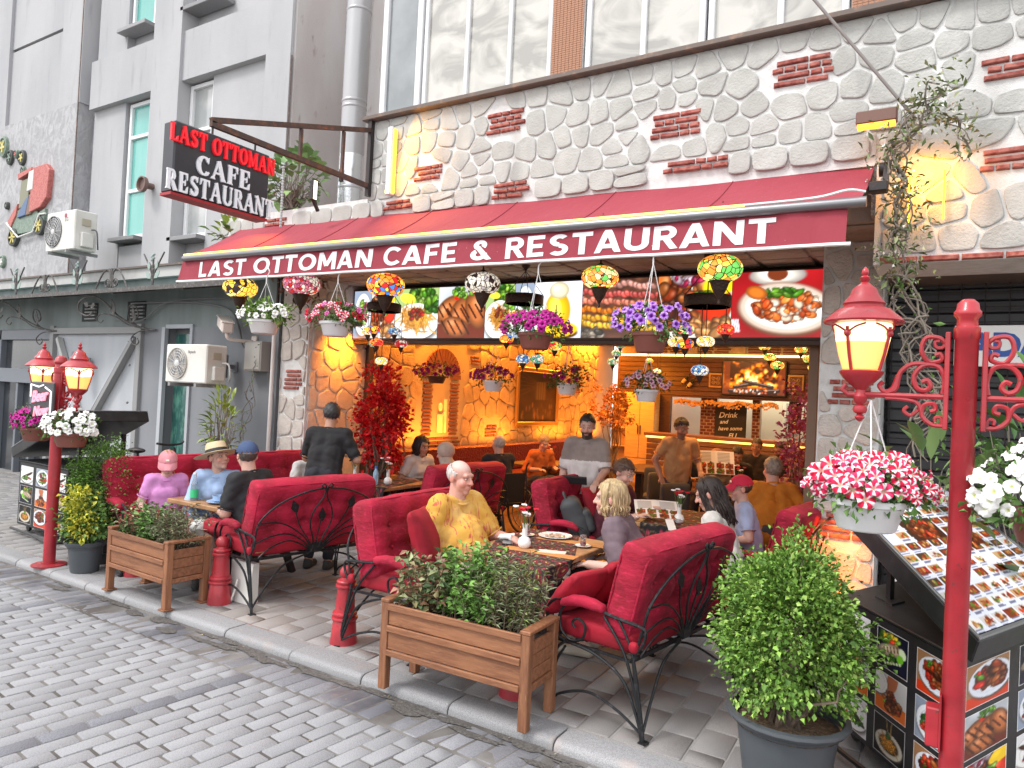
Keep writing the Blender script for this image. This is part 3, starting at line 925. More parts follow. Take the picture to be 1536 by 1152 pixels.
mb = MB(); wprism(mb, [(-15.25, 4.42), (-14.0, 4.45), (-13.95, 4.82), (-14.2, 4.75), (-14.35, 4.9), (-14.9, 4.9), (-15.35, 4.72)], .05); mb.build('chassis', M_rgreen, rel, None)
mb = MB(); wprism(mb, [(-14.45, 4.78), (-14.05, 4.85), (-13.85, 5.0), (-13.8, 5.5), (-13.95, 5.62), (-14.42, 5.6)], .09); mb.build('hood', M_rred, rel, None)
mb = MB(); wprism(mb, [(-14.95, 5.45), (-14.45, 5.55), (-14.45, 5.62), (-14.98, 5.55)], .09); mb.build('roof_edge', M_rred, rel, None)
mb = MB(); wprism(mb, [(-15.2, 4.55), (-15.0, 4.78), (-14.95, 5.0), (-15.3, 4.7)], .07); mb.build('wing', M_rred, rel, None)
mb = MB(); wprism(mb, [(-14.92, 4.9), (-14.6, 4.95), (-14.55, 5.45), (-14.88, 5.42)], .06); mb.build('window', mat('olive relief', (.22, .22, .15), .6), rel, None)
mb = MB(); wprism(mb, [(-14.56, 5.18), (-14.36, 5.2), (-14.34, 5.56), (-14.52, 5.54)], .1); mb.build('rear_window', M_rwht, rel, None)
mb = MB(); wprism(mb, [(-14.9, 4.72), (-14.6, 4.75), (-14.5, 5.1), (-14.62, 5.05), (-14.8, 4.88)], .085); mb.build('seat', M_rblu, rel, None)
mb = MB(); wprism(mb, [(-14.6, 4.74), (-14.4, 4.76), (-14.4, 5.12), (-14.52, 5.12)], .08); mb.build('passenger', mat('brown relief', (.2, .12, .09), .6), rel, None)
for (wx, wz) in ((-15.08, 4.38), (-14.12, 4.52)):
 f = MB(); f.lathe([(.17, 0), (.17, .07), (.13, .08), (.13, .04)], 18);
 o = f.build('wheel', M_rblk, rel); o.location = (wx, 6.4, wz); o.rotation_euler = (pi / 2, 0, 0)
 g = MB()
 for k in range(6): g.bar((0, 0, .06), (.13 * cos(k * pi / 3), .13 * sin(k * pi / 3), .06), .03, .03)
 g.ball((0, 0, .06), .03, 8, 6); g.build('spoke', M_ryel, o, None)
mb = MB(); mb.tube([(-15.4, 6.36, 4.68), (-15.15, 6.33, 4.55), (-14.85, 6.33, 4.36), (-14.3, 6.33, 4.42), (-14.1, 6.33, 4.72), (-13.9, 6.34, 4.72)], .018, 6); mb.build('mudguard', M_rwht, rel)
for i, (px, pz, s, c1, lab) in enumerate(((-15.75, 6.2, .17, M_ryel, 'large oval ceramic medallion with yellow star on the grey wall'), (-15.45, 5.95, .12, M_rgreen, 'round green ceramic medallion on the grey wall'),
                                     (-15.2, 5.98, .07, M_rred, 'small red ceramic heart medallion on the grey wall'), (-14.97, 5.88, .12, M_ryel, 'round ceramic medallion with yellow leaves on the grey wall'),
                                     (-14.9, 5.62, .07, M_rgreen, 'small round ceramic medallion above the relief car roof'), (-15.45, 4.3 + .72, .06, M_rgreen, 'tiny ceramic medallion beside the relief car window'), (-15.5, 3.95, .1, M_rwht, 'pale oval ceramic medallion above the canopy'))):
 t = thing('ceramic_medallion', lab, 'medallion', (px, 6.4, pz), group='ceramic medallions on the grey wall')
 t.rotation_euler = (pi / 2, 0, 0)
 MB().lathe([(s, 0), (s * .95, .05), (s * .75, .06), (s * .7, .04), (.0, .045)], 18, sy=1.25).build('rim', M_rblk if i % 2 else M_rgreen, t)
 mb = MB()
 for k in range(5): mb.bar((0, 0, .045), (s * .6 * cos(k * 1.256 + 1), s * .7 * sin(k * 1.256 + 1), .05), s * .25, .02)
 mb.build('motif', c1, t, None)
M_shut = mat('dark shutter', (.055, .055, .06), .5, metal=.3, rnd=.1)
shop = thing('neighbour_shop', 'closed dark shopfront with grille and blue lettered sign', 'shop')
MB().box(-.46, 6.9, -.1, 4, 7.1, 3.2).build('shopfront', mat('shop dark', (.04, .04, .045), .6), shop, None)
MB().box(-.46, 6.3, 2.93, 4, 6.9, 3.0).build('reveal', M_ledge, shop, None)
for k in range(26):
 MB().box(-.44, 6.80, 3.0 - .10 * (k + 1) + .006, 2.0, 6.83, 3.0 - .10 * k, .008).build('slat', M_shut, shop, None)
mb = MB()
for k in range(18): mb.tube([(-.42 + k * .16, 6.72, 0), (-.42 + k * .16, 6.72, 2.95)], .005, 5)
for k in range(24): mb.tube([(-.45, 6.71, .1 + k * .12), (2.4, 6.71, .1 + k * .12)], .004, 5)
mb.build('grille', M_iron_dk, shop, None)
# ================================================================ flat print: food pictures drawn into per-vertex colours of flat panels
PR = np.random.default_rng(31)
def canvas(w, h, c): return np.ones((h, w, 3)) * np.array(c, float)
def smooth_noise(w, h, s, rng=PR):
 gw, gh = max(2, int(w / s) + 2), max(2, int(h / s) + 2)
 g = rng.random((gh, gw))
 ys = np.linspace(0, gh - 1.001, h); xs = np.linspace(0, gw - 1.001, w)
 y0 = ys.astype(int); x0 = xs.astype(int); fy = (ys - y0)[:, None]; fx = (xs - x0)[None, :]
 fy = fy * fy * (3 - 2 * fy); fx = fx * fx * (3 - 2 * fx)
 a = g[y0][:, x0]; b = g[y0][:, x0 + 1]; c = g[y0 + 1][:, x0]; d = g[y0 + 1][:, x0 + 1]
 return a * (1 - fx) * (1 - fy) + b * fx * (1 - fy) + c * (1 - fx) * fy + d * fx * fy
def ell(img, cx, cy, rx, ry, col, ang=0.0, soft=.12, hi=None, edge=None):
 h, w = img.shape[:2]
 R = max(rx, ry) * 1.25 + 1
 x0, x1 = int(max(cx - R, 0)), int(min(cx + R + 1, w)); y0, y1 = int(max(cy - R, 0)), int(min(cy + R + 1, h))
 if x1 <= x0 or y1 <= y0: return
 X, Y = np.meshgrid(np.arange(x0, x1) + .5 - cx, np.arange(y0, y1) + .5 - cy)
 c, s = math.cos(ang), math.sin(ang)
 u = (X * c + Y * s) / rx; v = (-X * s + Y * c) / ry
 d = np.sqrt(u * u + v * v)
 sw = max(soft, .6 / min(rx, ry))
 a = np.clip((1 - d) / sw + .5, 0, 1)[..., None]
 C = np.ones(X.shape + (3,)) * np.array(col, float)
 if edge is not None: C = C * (1 - np.clip(d - .5, 0, 1)[..., None] * 2 * edge)
 if hi: C = C + np.clip(1 - np.sqrt((u + .35) ** 2 + (v + .35) ** 2) / .55, 0, 1)[..., None] * hi
 img[y0:y1, x0:x1] = img[y0:y1, x0:x1] * (1 - a) + C * a
def line(img, x0, y0, x1, y1, wd, col):
 L_ = math.hypot(x1 - x0, y1 - y0)
 n = max(2, int(L_ / max(wd * .5, .5)))
 for t in np.linspace(0, 1, n): ell(img, x0 + (x1 - x0) * t, y0 + (y1 - y0) * t, wd, wd, col)
def rect(img, x0, y0, x1, y1, col):
 h, w = img.shape[:2]
 img[max(int(y0), 0):min(int(y1), h), max(int(x0), 0):min(int(x1), w)] = col
BROWN = [(.55, .25, .10), (.42, .17, .07), (.68, .36, .15), (.32, .13, .06), (.62, .22, .08), (.75, .45, .22)]
REDS = [(.75, .12, .06), (.85, .25, .10), (.60, .08, .05)]
GREENS = [(.25, .48, .10), (.40, .62, .15), (.15, .35, .08), (.55, .72, .25)]
def pile(img, cx, cy, rx, ry, n, pal, s0, s1, elong=1.6, ang=None):
 for _ in range(n):
  a = PR.random() * 6.283; q = math.sqrt(PR.random())
  c = np.array(pal[PR.integers(len(pal))]) * PR.uniform(.75, 1.15)
  s = PR.uniform(s0, s1)
  ell(img, cx + rx * q * math.cos(a), cy + ry * q * math.sin(a), s * elong, s, np.clip(c, 0, 1), PR.random() * 3.14 if ang is None else ang + PR.normal(0, .25), hi=.22, edge=.55)
def plate(img, cx, cy, rx, ry, c=(.93, .93, .92)):
 ell(img, cx + rx * .03, cy + ry * .08, rx * 1.03, ry * 1.05, (.35, .32, .30), soft=.2)
 ell(img, cx, cy, rx, ry, c, soft=.03); ell(img, cx, cy, rx * .78, ry * .78, np.array(c) * .86, soft=.06); ell(img, cx, cy + ry * .02, rx * .74, ry * .74, c, soft=.06)
def food(kind, w, h):
 k = min(w, h)
 if kind == 'pasta':
  im = canvas(w, h, (.80, .84, .86)); im[: h // 2] = (.62, .72, .45)
  pile(im, w * .65, h * .2, w * .3, h * .2, 40, GREENS, k * .05, k * .1)
  ell(im, w * .3, h * .2, k * .2, k * .1, (.95, .85, .25), .2, hi=.1)
  plate(im, w * .5, h * .66, w * .52, h * .36)
  for _ in range(150):
   a = PR.random() * 6.28; x = w * .5 + w * .3 * PR.normal() * .45; y = h * .62 + h * .2 * PR.normal() * .45
   ell(im, x, y, k * PR.uniform(.08, .2), k * .016, np.array((.93, .62, .20)) * PR.uniform(.75, 1.12), a, edge=.3)
  pile(im, w * .5, h * .52, w * .16, h * .1, 26, REDS + BROWN, k * .02, k * .05)
  pile(im, w * .85, h * .35, w * .12, h * .15, 14, GREENS, k * .04, k * .09)
 elif kind == 'grill':
  im = canvas(w, h, (.72, .74, .76)); im *= .85 + .3 * smooth_noise(w, h, k * .3)[..., None]
  rect(im, 0, h * .72, w, h, (.42, .16, .09))
  for (cx, cy, rx, ry, a) in ((.25, .45, .30, .18, -.6), (.5, .55, .32, .2, -1.1), (.8, .48, .3, .17, 1.2), (.38, .78, .26, .15, .2)):
   ell(im, w * cx, h * cy, k * rx * 1.2, k * ry * 1.3, (.74, .42, .22), a, hi=.2, edge=.5)
   for t in (-.5, -.15, .2, .55):
    line(im, w * cx + k * (t * .45 - .1), h * cy - k * .12, w * cx + k * (t * .45 + .08), h * cy + k * .13, k * .017, (.22, .08, .04))
  ell(im, w * .4, h * .2, k * .07, k * .07, (.85, .1, .06), hi=.3); pile(im, w * .5, h * .12, w * .2, h * .08, 22, GREENS, k * .02, k * .05)
 elif kind == 'jar':
  im = canvas(w, h, (.86, .87, .90)); im *= .9 + .2 * smooth_noise(w, h, k * .5)[..., None]
  rect(im, 0, h * .7, w, h, (.80, .82, .86))
  ell(im, w * .5, h * .9, w * .42, h * .12, (.30, .17, .06)); ell(im, w * .5, h * .84, w * .42, h * .14, (.93, .74, .05), hi=.1)
  ell(im, w * .5, h * .52, w * .26, h * .34, (.95, .75, .10), edge=.25, hi=.3); ell(im, w * .47, h * .55, w * .12, h * .25, (.98, .88, .35)); ell(im, w * .52, h * .16, w * .2, h * .15, (.93, .88, .72), hi=.2, edge=.3)
 elif kind == 'kebab':
  im = canvas(w, h, (.32, .20, .15)); im *= .7 + .6 * smooth_noise(w, h, k * .12)[..., None]
  rows = [((.80, .55, .50), .1), ((.85, .35, .32), .26), ((.90, .50, .40), .40), ((.93, .50, .12), .54), ((.96, .66, .15), .68), ((.95, .72, .20), .80)]
  for c, v in rows:
   for u in np.arange(-.05, 1.1, .055):
    ell(im, w * u + PR.normal() * k * .02, h * (v + .10 * (u - .5)) + PR.normal() * k * .015, k * .075, k * .05, np.clip(np.array(c) * PR.uniform(.75, 1.12), 0, 1), .5, hi=.2, edge=.5)
  pile(im, w * .1, h * .93, w * .2, h * .07, 22, [(.5, .45, .4), (.3, .28, .25)], k * .03, k * .06); rect(im, w * .82, h * .5, w * .88, h * .8, (.9, .9, .88))
 elif kind == 'chunks':
  im = canvas(w, h, (.85, .82, .78)); pile(im, w * .35, h * .45, w * .5, h * .45, 90, BROWN + REDS[1:2], k * .06, k * .14, 1.3)
  ell(im, w * .8, h * .5, k * .24, k * .3, (.88, .20, .07), .3, hi=.3, edge=.3); ell(im, w * .86, h * .15, k * .3, k * .18, (.95, .78, .10), -.3, hi=.1); pile(im, w * .62, h * .4, w * .08, h * .1, 16, GREENS, k * .03, k * .08); pile(im, w * .4, h * .08, w * .2, h * .06, 14, [(.6, .1, .25), (.8, .7, .75)], k * .03, k * .07)
  pile(im, w * .75, h * .85, w * .25, h * .12, 30, [(.8, .55, .3), (.7, .42, .2)], k * .05, k * .1)
 elif kind == 'sac':
  im = canvas(w, h, (.62, .09, .11)); im *= .85 + .25 * smooth_noise(w, h, k * .4)[..., None]
  ell(im, w * .45, h * .07, w * .28, h * .15, (.88, .84, .80), hi=.2, edge=.4); ell(im, w * .45, h * .05, w * .1, h * .1, (.45, .2, .1))
  ell(im, w * .53, h * .58, w * .47, h * .40, (.42, .28, .20), .1); ell(im, w * .53, h * .56, w * .45, h * .37, (.80, .72, .66), .1); ell(im, w * .53, h * .56, w * .38, h * .30, (.92, .90, .88), .1)
  pile(im, w * .54, h * .54, w * .30, h * .20, 170, [(.86, .38, .14), (.92, .50, .22), (.78, .28, .10), (.95, .82, .72)], k * .025, k * .065); pile(im, w * .52, h * .33, w * .18, h * .04, 18, GREENS[:3], k * .03, k * .05, 2.4, .1)
  ell(im, w * .25, h * .32, k * .16, k * .1, (.85, .45, .15), .3, edge=.4); rect(im, w * .92, h * .1, w, h * .28, (.93, .93, .95))
  for t in range(4): line(im, w * (.01 + t * .02), h * .72, w * (.03 + t * .02), h * .9, k * .012, (.85, .85, .88))
 elif kind == 'fish':
  im = canvas(w, h, (.05, .07, .16)); im *= .8 + .4 * smooth_noise(w, h, k * .2)[..., None]
  pile(im, w * .4, h * .22, w * .3, h * .14, 50, GREENS + [(.93, .80, .15), (.85, .2, .1)], k * .03, k * .07)
  ell(im, w * .45, h * .48, w * .42, h * .16, (.78, .70, .60), -.28, hi=.15, edge=.45)
  for t in range(5): line(im, w * (.25 + t * .1), h * (.48 - t * .04), w * (.28 + t * .1), h * (.60 - t * .04), k * .018, (.35, .2, .12))
  ell(im, w * .82, h * .42, k * .1, k * .14, (.85, .92, .75), -.5); ell(im, w * .75, h * .58, k * .1, k * .12, (.45, .75, .15), .3); pile(im, w * .5, h * .66, w * .14, h * .1, 24, GREENS, k * .02, k * .05)
  for t in range(6): ell(im, w * (.3 + t * .09), h * (.85 - t * .03), k * .04, k * .035, (.85, .9, .7))
 elif kind == 'skew':
  im = canvas(w, h, (.80, .80, .80)); rect(im, 0, h * .65, w, h, (.86, .42, .10)); ell(im, w * .55, h * .12, w * .16, h * .3, (.72, .42, .28), .2); plate(im, w * .1, h * .3, w * .3, h * .3)
  pile(im, w * .55, h * .66, w * .26, h * .22, 60, BROWN, k * .03, k * .08)
 elif kind == 'noodle':
  im = canvas(w, h, (.035, .035, .04)); plate(im, w * .5, h * .62, w * .42, h * .30, (.80, .77, .70)); ell(im, w * .5, h * .62, w * .3, h * .2, (.25, .2, .15))
  for _ in range(110):
   ell(im, w * .5 + w * .1 * PR.normal(), h * .6 + h * .07 * PR.normal(), k * PR.uniform(.05, .12), k * .013, np.array((.90, .60, .18)) * PR.uniform(.75, 1.1), PR.random() * 3, edge=.3)
  line(im, w * .48, h * .45, w * .42, h * .05, k * .012, (.7, .55, .3)); line(im, w * .54, h * .45, w * .58, h * .05, k * .012, (.7, .55, .3)); pile(im, w * .5, h * .42, w * .05, h * .05, 8, GREENS, k * .03, k * .05)
 elif kind == 'salad':
  im = canvas(w, h, (.55, .60, .68)); plate(im, w * .52, h * .5, w * .46, h * .44, (.88, .90, .93)); pile(im, w * .52, h * .48, w * .3, h * .28, 60, GREENS + [(.9, .9, .8)], k * .04, k * .09); pile(im, w * .4, h * .62, w * .24, h * .14, 9, REDS, k * .05, k * .08, 1.1); pile(im, w * .65, h * .35, w * .1, h * .1, 6, [(.55, .1, .3)], k * .03, k * .06)
 elif kind == 'meatplate':
  im = canvas(w, h, (.62, .45, .30)); rect(im, 0, h * .75, w, h, (.82, .22, .06)); plate(im, w * .55, h * .45, w * .48, h * .40, (.86, .88, .92)); pile(im, w * .56, h * .42, w * .30, h * .26, 60, BROWN + REDS[:1], k * .04, k * .1); pile(im, w * .35, h * .3, w * .1, h * .1, 12, GREENS + REDS, k * .03, k * .07)
 elif kind == 'steak':
  im = canvas(w, h, (.86, .86, .87)); plate(im, w * .5, h * .52, w * .52, h * .42)
  for t in range(4): ell(im, w * (.3 + .13 * t), h * (.42 + .06 * t), k * .26, k * .07, (.26, .12, .07), .5, hi=.15, edge=.4)
  pile(im, w * .6, h * .66, w * .22, h * .1, 24, GREENS, k * .03, k * .06); pile(im, w * .3, h * .65, w * .12, h * .08, 7, REDS, k * .03, k * .05, 1.1)
 else:
  im = canvas(w, h, (.80, .78, .74)); plate(im, w * .5, h * .5, w * .48, h * .42)
  pile(im, w * .5, h * .5, w * .3, h * .25, 50, BROWN + [(.85, .3, .1)], k * .04, k * .1); pile(im, w * .3, h * .35, w * .1, h * .1, 14, GREENS, k * .03, k * .06); pile(im, w * .7, h * .35, w * .08, h * .08, 5, REDS, k * .04, k * .06, 1.1)
 return np.clip(im, 0, 1)
def to_lin(a):
 a = np.clip(a, 0, 1)
 return np.where(a <= .04045, a / 12.92, ((a + .055) / 1.055) ** 2.4)
def print_panel(name, img, origin, ux, uy, m, parent=None, lift=0.0):
 h, w = img.shape[:2]
 o = np.array(origin, float); ux = np.array(ux, float); uy = np.array(uy, float)
 I, J = np.meshgrid(np.arange(w) / (w - 1), 1 - np.arange(h) / (h - 1))
 V = o + I.ravel()[:, None] * ux + J.ravel()[:, None] * uy
 if lift:
  n = np.cross(ux, uy); V += n / np.linalg.norm(n) * lift
 a = (np.arange(h - 1)[:, None] * w + np.arange(w - 1)[None, :]).ravel()
 F = np.stack([a + w, a + w + 1, a + 1, a], 1)
 me = np_mesh(name, V, F, m)
 set_col(me, to_lin(img.reshape(-1, 3)))
 return link(name, me, parent)
M_print = mat('printed sheet', rough=.35, attr='Col', spec=.4)
M_backlit = mat('backlit print', rough=.3, attr='Col', attr_emit=.78)
M_screen = mat('television picture', rough=.2, attr='Col', attr_emit=.95)
def text_mesh(body, size, extrude, offset, name='lettering', align='CENTER', shear=0, space=1.0):
 cu = bpy.data.curves.new(name, 'FONT')
 cu.body = body; cu.size = size; cu.extrude = extrude; cu.offset = offset; cu.align_x = align; cu.align_y = 'CENTER'; cu.shear = shear
 cu.space_character = space; cu.resolution_u = 3
 o = bpy.data.objects.new(name, cu); COL.objects.link(o)
 bpy.context.view_layer.update()
 dg = bpy.context.evaluated_depsgraph_get()
 me = bpy.data.meshes.new_from_object(o.evaluated_get(dg))
 bpy.data.objects.remove(o); bpy.data.curves.remove(cu)
 me.materials.clear()
 return me
def text_obj(name, body, size, M, m, parent=None, extrude=.002, offset=0.0, shear=0, sx=1.0, space=1.0):
 me = text_mesh(body, size, extrude, offset, name, shear=shear, space=space)
 me.materials.append(m)
 me.transform(M @ Matrix.Diagonal((sx, 1, 1, 1)))
 return link(name, me, parent)
def Mplane(o, ux, uy):
 ux = Vector(ux).normalized(); uy = Vector(uy).normalized(); n = ux.cross(uy)
 return Matrix(((ux.x, uy.x, n.x, o[0]), (ux.y, uy.y, n.y, o[1]), (ux.z, uy.z, n.z, o[2]), (0, 0, 0, 1)))
def serif_glyph(ch):
 K, k = .23, .10     # thick, thin
 S = []              # polygons
 def st(x0, y0, x1, y1, w):
  L_ = math.hypot(x1 - x0, y1 - y0); nx, ny = -(y1 - y0) / L_ * w / 2, (x1 - x0) / L_ * w / 2
  S.append([(x0 - nx, y0 - ny), (x1 - nx, y1 - ny), (x1 + nx, y1 + ny), (x0 + nx, y0 + ny)])
 def wedge(x, y, up, w=.34, hgt=.13):
  s = 1 if up else -1
  q = [(x - w / 2, y), (x + w / 2, y), (x + w * .26, y - s * hgt), (x - w * .26, y - s * hgt)]
  S.append(q if not up else q[::-1])
 def arc(cx, cy, rx, ry, a0, a1, w0, w1, n=14):
  for i in range(n):
   A = a0 + (a1 - a0) * i / n; B = a0 + (a1 - a0) * (i + 1) / n
   def pt(t, o):
    ww = (w1 + (w0 - w1) * abs(math.cos(t))) / 2
    return (cx + (rx + o * ww) * math.cos(t), cy + (ry + o * ww) * math.sin(t))
   q = [pt(A, -1), pt(A, 1), pt(B, 1), pt(B, -1)]
   S.append(q if a1 > a0 else q[::-1])
 if ch == 'L': st(.2, 0, .2, 1, K); wedge(.2, 1, True); st(.06, .05, .66, .05, k); S.append([(.52, .1), (.66, .0), (.7, .34), (.64, .30)]); wid = .74
 elif ch == 'A': st(.12, 0, .42, .98, k); st(.42, 1.0, .74, 0, K); st(.2, .34, .6, .34, k); wedge(.12, 0, False, .28); wedge(.74, 0, False, .34); wid = .9
 elif ch == 'S': arc(.36, .73, .2, .20, -.1 + .6, pi * 1.42, .2, .12); arc(.36, .27, .2, .21, pi * .46, -pi * .92, .24, .12); st(.24, .60, .52, .40, .2); S.append([(.5, .72), (.6, .7), (.62, 1.0), (.54, .9)]); S.append([(.1, 0), (.18, .1), (.2, .3), (.1, .32)]); wid = .72
 elif ch == 'T': st(.38, 0, .38, 1, K); st(.04, .95, .72, .95, k); wedge(.38, 0, False, .36); S.append([(.02, .66), (.08, .7), (.17, .95), (.02, 1)]); S.append([(.59, .95), (.68, .7), (.74, .66), (.74, 1)]); wid = .78
 elif ch == 'O': arc(.42, .5, .3, .44, 0, 2 * pi, .25, .09, 26); wid = .88
 elif ch == 'C': arc(.42, .5, .3, .44, .75, 2 * pi - .75, .25, .09, 22); S.append([(.56, .74), (.68, .66), (.72, 1.0), (.64, .92)]); st(.55, .08, .72, .24, .09); wid = .80
 elif ch == 'M': st(.14, 0, .14, 1, k); st(.14, 1, .46, .12, K * .9); st(.46, .1, .78, 1, k); st(.82, 0, .82, 1, K); wedge(.14, 0, False, .28); wedge(.82, 0, False); wedge(.1, 1, True, .26); wedge(.84, 1, True, .3); wid = 1.02
 elif ch == 'N': st(.14, 0, .14, 1, k); st(.14, 1, .68, 0, K * .95); st(.7, 0, .7, 1, k); wedge(.14, 0, False, .28); wedge(.1, 1, True, .28); wedge(.7, 1, True, .28); wid = .86
 elif ch == 'F': st(.2, 0, .2, 1, K); wedge(.2, 0, False, .36); st(.06, .95, .64, .95, k); st(.2, .52, .5, .52, k); S.append([(.5, .95), (.6, .68), (.66, .64), (.66, 1)]); S.append([(.44, .34), (.52, .34), (.52, .68), (.46, .62)]); wid = .70
 elif ch == 'E': st(.2, 0, .2, 1, K); st(.06, .95, .64, .95, k); st(.06, .05, .66, .05, k); st(.2, .52, .5, .52, k); S.append([(.5, .95), (.6, .68), (.66, .64), (.66, 1)]); S.append([(.52, .08), (.68, 0), (.7, .36), (.62, .30)]); S.append([(.44, .36), (.52, .36), (.52, .68), (.46, .62)]); wid = .76
 elif ch == 'R': st(.2, 0, .2, 1, K); wedge(.2, 0, False, .36); st(.06, .95, .4, .95, k); st(.2, .5, .42, .5, k); arc(.40, .725, .17, .225, -pi / 2, pi / 2, .22, .1, 10); st(.42, .5, .70, .04, K * .9); wedge(.74, 0, False, .22, .1); wid = .84
 elif ch == 'U': st(.18, .3, .18, 1, K); arc(.43, .3, .25, .26, pi, 2 * pi, .2, .1, 12); st(.69, .3, .69, 1, k); wedge(.18, 1, True, .34); wedge(.69, 1, True, .26); wid = .86
 else: wid = .4
 return S, wid
def serif_line(parent, text, cap, M, m, depth, sx=1.0, name='letter'):
 x = 0; G_ = []
 for ch in text:
  S, wd = serif_glyph(ch); G_.append((x, S)); x += (wd + .05) * sx
 tot = x
 for x0, S in G_:
  mb = MB()
  for i, poly in enumerate(S):
   a = sum(poly[k][0] * poly[(k + 1) % len(poly)][1] - poly[(k + 1) % len(poly)][0] * poly[k][1] for k in range(len(poly)))
   pp = poly if a > 0 else poly[::-1]
   pp = [((x0 + px * sx - tot / 2) * cap, (py - .5) * cap) for px, py in pp]
   mb.prism(pp, depth + .0004 * (i % 9), M)
  if S: mb.build(name, m, parent, None)
# ================================================================ dining room behind the opening
inn = thing('dining_room', 'warm stone walled dining room behind the open front', 'room')
XL = -7.08
MB().box(XL - .3, 7.6, -.1, XL - .03, 16.3, 3.4).build('side_wall', M_mortar_in, inn, None)
MB().box(-.9, 7.6, -.1, -.7, 16.3, 3.4).build('side_wall', M_mortar_in, inn, None)
M_wood = mat('dark wood', (.085, .032, .018), .45, var=(5, (.05, .018, .01), .4, .6, (1, 1, 12)), rnd=.15, coords='World')
M_woodmid = mat('brown wood', (.22, .095, .045), .5, var=(5, (.14, .06, .03), .4, .65, (1, 1, 10)), rnd=.1, coords='World')
MB().box(XL - .3, 7.5, 3.3, -.7, 16.3, 3.4).build('ceiling', mat('ceiling', (.34, .26, .20), .8), inn, None)
MB().box(XL - .3, 17.2, -.1, -.7, 17.3, 3.4).build('rear_wall', mat('kitchen white', (.72, .68, .58), .6), inn, None)
NY = 9.33
def avoid(u, v):
 return (abs(u - NY) < .52 and v < 2.62 and v > .92)
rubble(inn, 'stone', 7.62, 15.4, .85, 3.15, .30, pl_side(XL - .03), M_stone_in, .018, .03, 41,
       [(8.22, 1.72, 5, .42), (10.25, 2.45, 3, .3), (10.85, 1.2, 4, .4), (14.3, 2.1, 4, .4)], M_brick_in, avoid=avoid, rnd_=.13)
nch = link('niche', MB().box(XL - .12, NY - .22, 1.12, XL - .05, NY + .22, 2.3).mesh('niche', mat('niche back', (.42, .3, .18), .7)), inn)
r = random.Random(2)
for k in range(17):                                   # arch voussoirs
 a = pi * (k + .5) / 17
 mb = MB()
 pl = pl_side(XL - .03)
 ra, rb, wd = .24, .50, .034
 vs = []
 for n in (0, .03):
  for rr, sg in ((ra, -1), (rb, -1), (rb, 1), (ra, 1)):
   w_ = wd * (.75 if rr == ra else 1.05)
   u = NY + rr * cos(a) - sg * w_ * sin(a); v = 2.08 + rr * sin(a) + sg * w_ * cos(a)
   vs.append(pl(u, v, n))
 mb.add(vs, [(3, 2, 1, 0), (4, 5, 6, 7), (0, 1, 5, 4), (1, 2, 6, 5), (2, 3, 7, 6), (3, 0, 4, 7)])
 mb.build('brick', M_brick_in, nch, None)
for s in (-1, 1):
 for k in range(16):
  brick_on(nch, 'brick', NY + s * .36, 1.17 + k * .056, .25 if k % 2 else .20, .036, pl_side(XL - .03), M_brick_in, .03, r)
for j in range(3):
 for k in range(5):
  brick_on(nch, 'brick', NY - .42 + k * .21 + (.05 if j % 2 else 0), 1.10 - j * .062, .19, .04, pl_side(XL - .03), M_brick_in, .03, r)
mb = MB()
mb.box(XL - .02, NY - .08, 1.2, XL + .02, NY + .02, 1.5); mb.ball((XL, NY - .03, 1.62), (.03, .05, .07)); mb.bar((XL, NY - .02, 1.45), (XL, NY + .12, 1.55), .03)
mb.box(XL - .02, NY + .08, 1.2, XL + .02, NY + .12, 1.75)
t = mb.build('figurine', mat('pale figurine', (.8, .7, .5), .3), nch, 60)
pa = thing('framed_painting', 'large gilt framed dark painting of a hall on the stone wall', 'painting', (XL, 12.46, 1.86))
py0, py1, pz0, pz1 = -.86, .86, -.58, .58
mb = MB()
for a in ((py0, pz0, py1, pz0 + .09), (py0, pz1 - .09, py1, pz1), (py0, pz0 + .09, py0 + .09, pz1 - .09), (py1 - .09, pz0 + .09, py1, pz1 - .09)):
 mb.box(.02, a[0], a[1], .07, a[2], a[3], .015)
mb.build('frame', mat('gilt frame', (.30, .17, .06), .35, metal=.5), pa, 30)
im = canvas(60, 40, (.16, .10, .055)); im *= .7 + .6 * smooth_noise(60, 40, 9)[..., None]
im[:14] *= .6; rect(im, 26, 8, 42, 22, (.36, .28, .18))
for k in range(5): line(im, 27 + k * 3.5, 8, 27 + k * 3.5, 22, .4, (.15, .1, .06))
for k in range(40): ell(im, PR.uniform(5, 55), PR.uniform(26, 37), 1.2, 2.2, np.array((.3, .2, .13)) * PR.uniform(.4, 1.5))
for k in range(6): line(im, 0, k * 4, 26, 8 + k * 1.0, .5, (.25, .16, .09))
print_panel('canvas', im, (.035, py0 + .08, pz0 + .08), (0, py1 - py0 - .16, 0), (0, 0, pz1 - pz0 - .16), mat('painted canvas', rough=.4, attr='Col'), pa)
M_bench = mat('buttoned red leatherette', (.13, .008, .014), .4, bump=[(26, .5, 'vor', None, .02)], coords='World')
bn = thing('wall_bench', 'long red upholstered bench along the stone wall', 'bench', (0, 0, 0))
MB().box(XL, 7.75, .40, XL + .55, 15.2, .48, .02).build('seat', M_bench, bn, None)
MB().box(XL, 7.7, .48, XL + .14, 15.2, .97, .03).build('backrest', M_bench, bn, None)
MB().box(XL, 7.75, .0, XL + .5, 15.2, .40).build('base', M_wood, bn, None)
fr = thing('front_frame', 'dark steel frame of the open restaurant front', 'frame', (0, 0, 0))
M_frame_b = mat('bronze frame', (.07, .045, .035), .45, metal=.3)
for xx in (-7.04, -1.14): MB().box(xx - .045, 7.46, 0, xx + .045, 7.58, 2.56, .006).build('post', M_frame_b if xx < -3 else mat('taupe post', (.24, .17, .12), .5), fr, None)
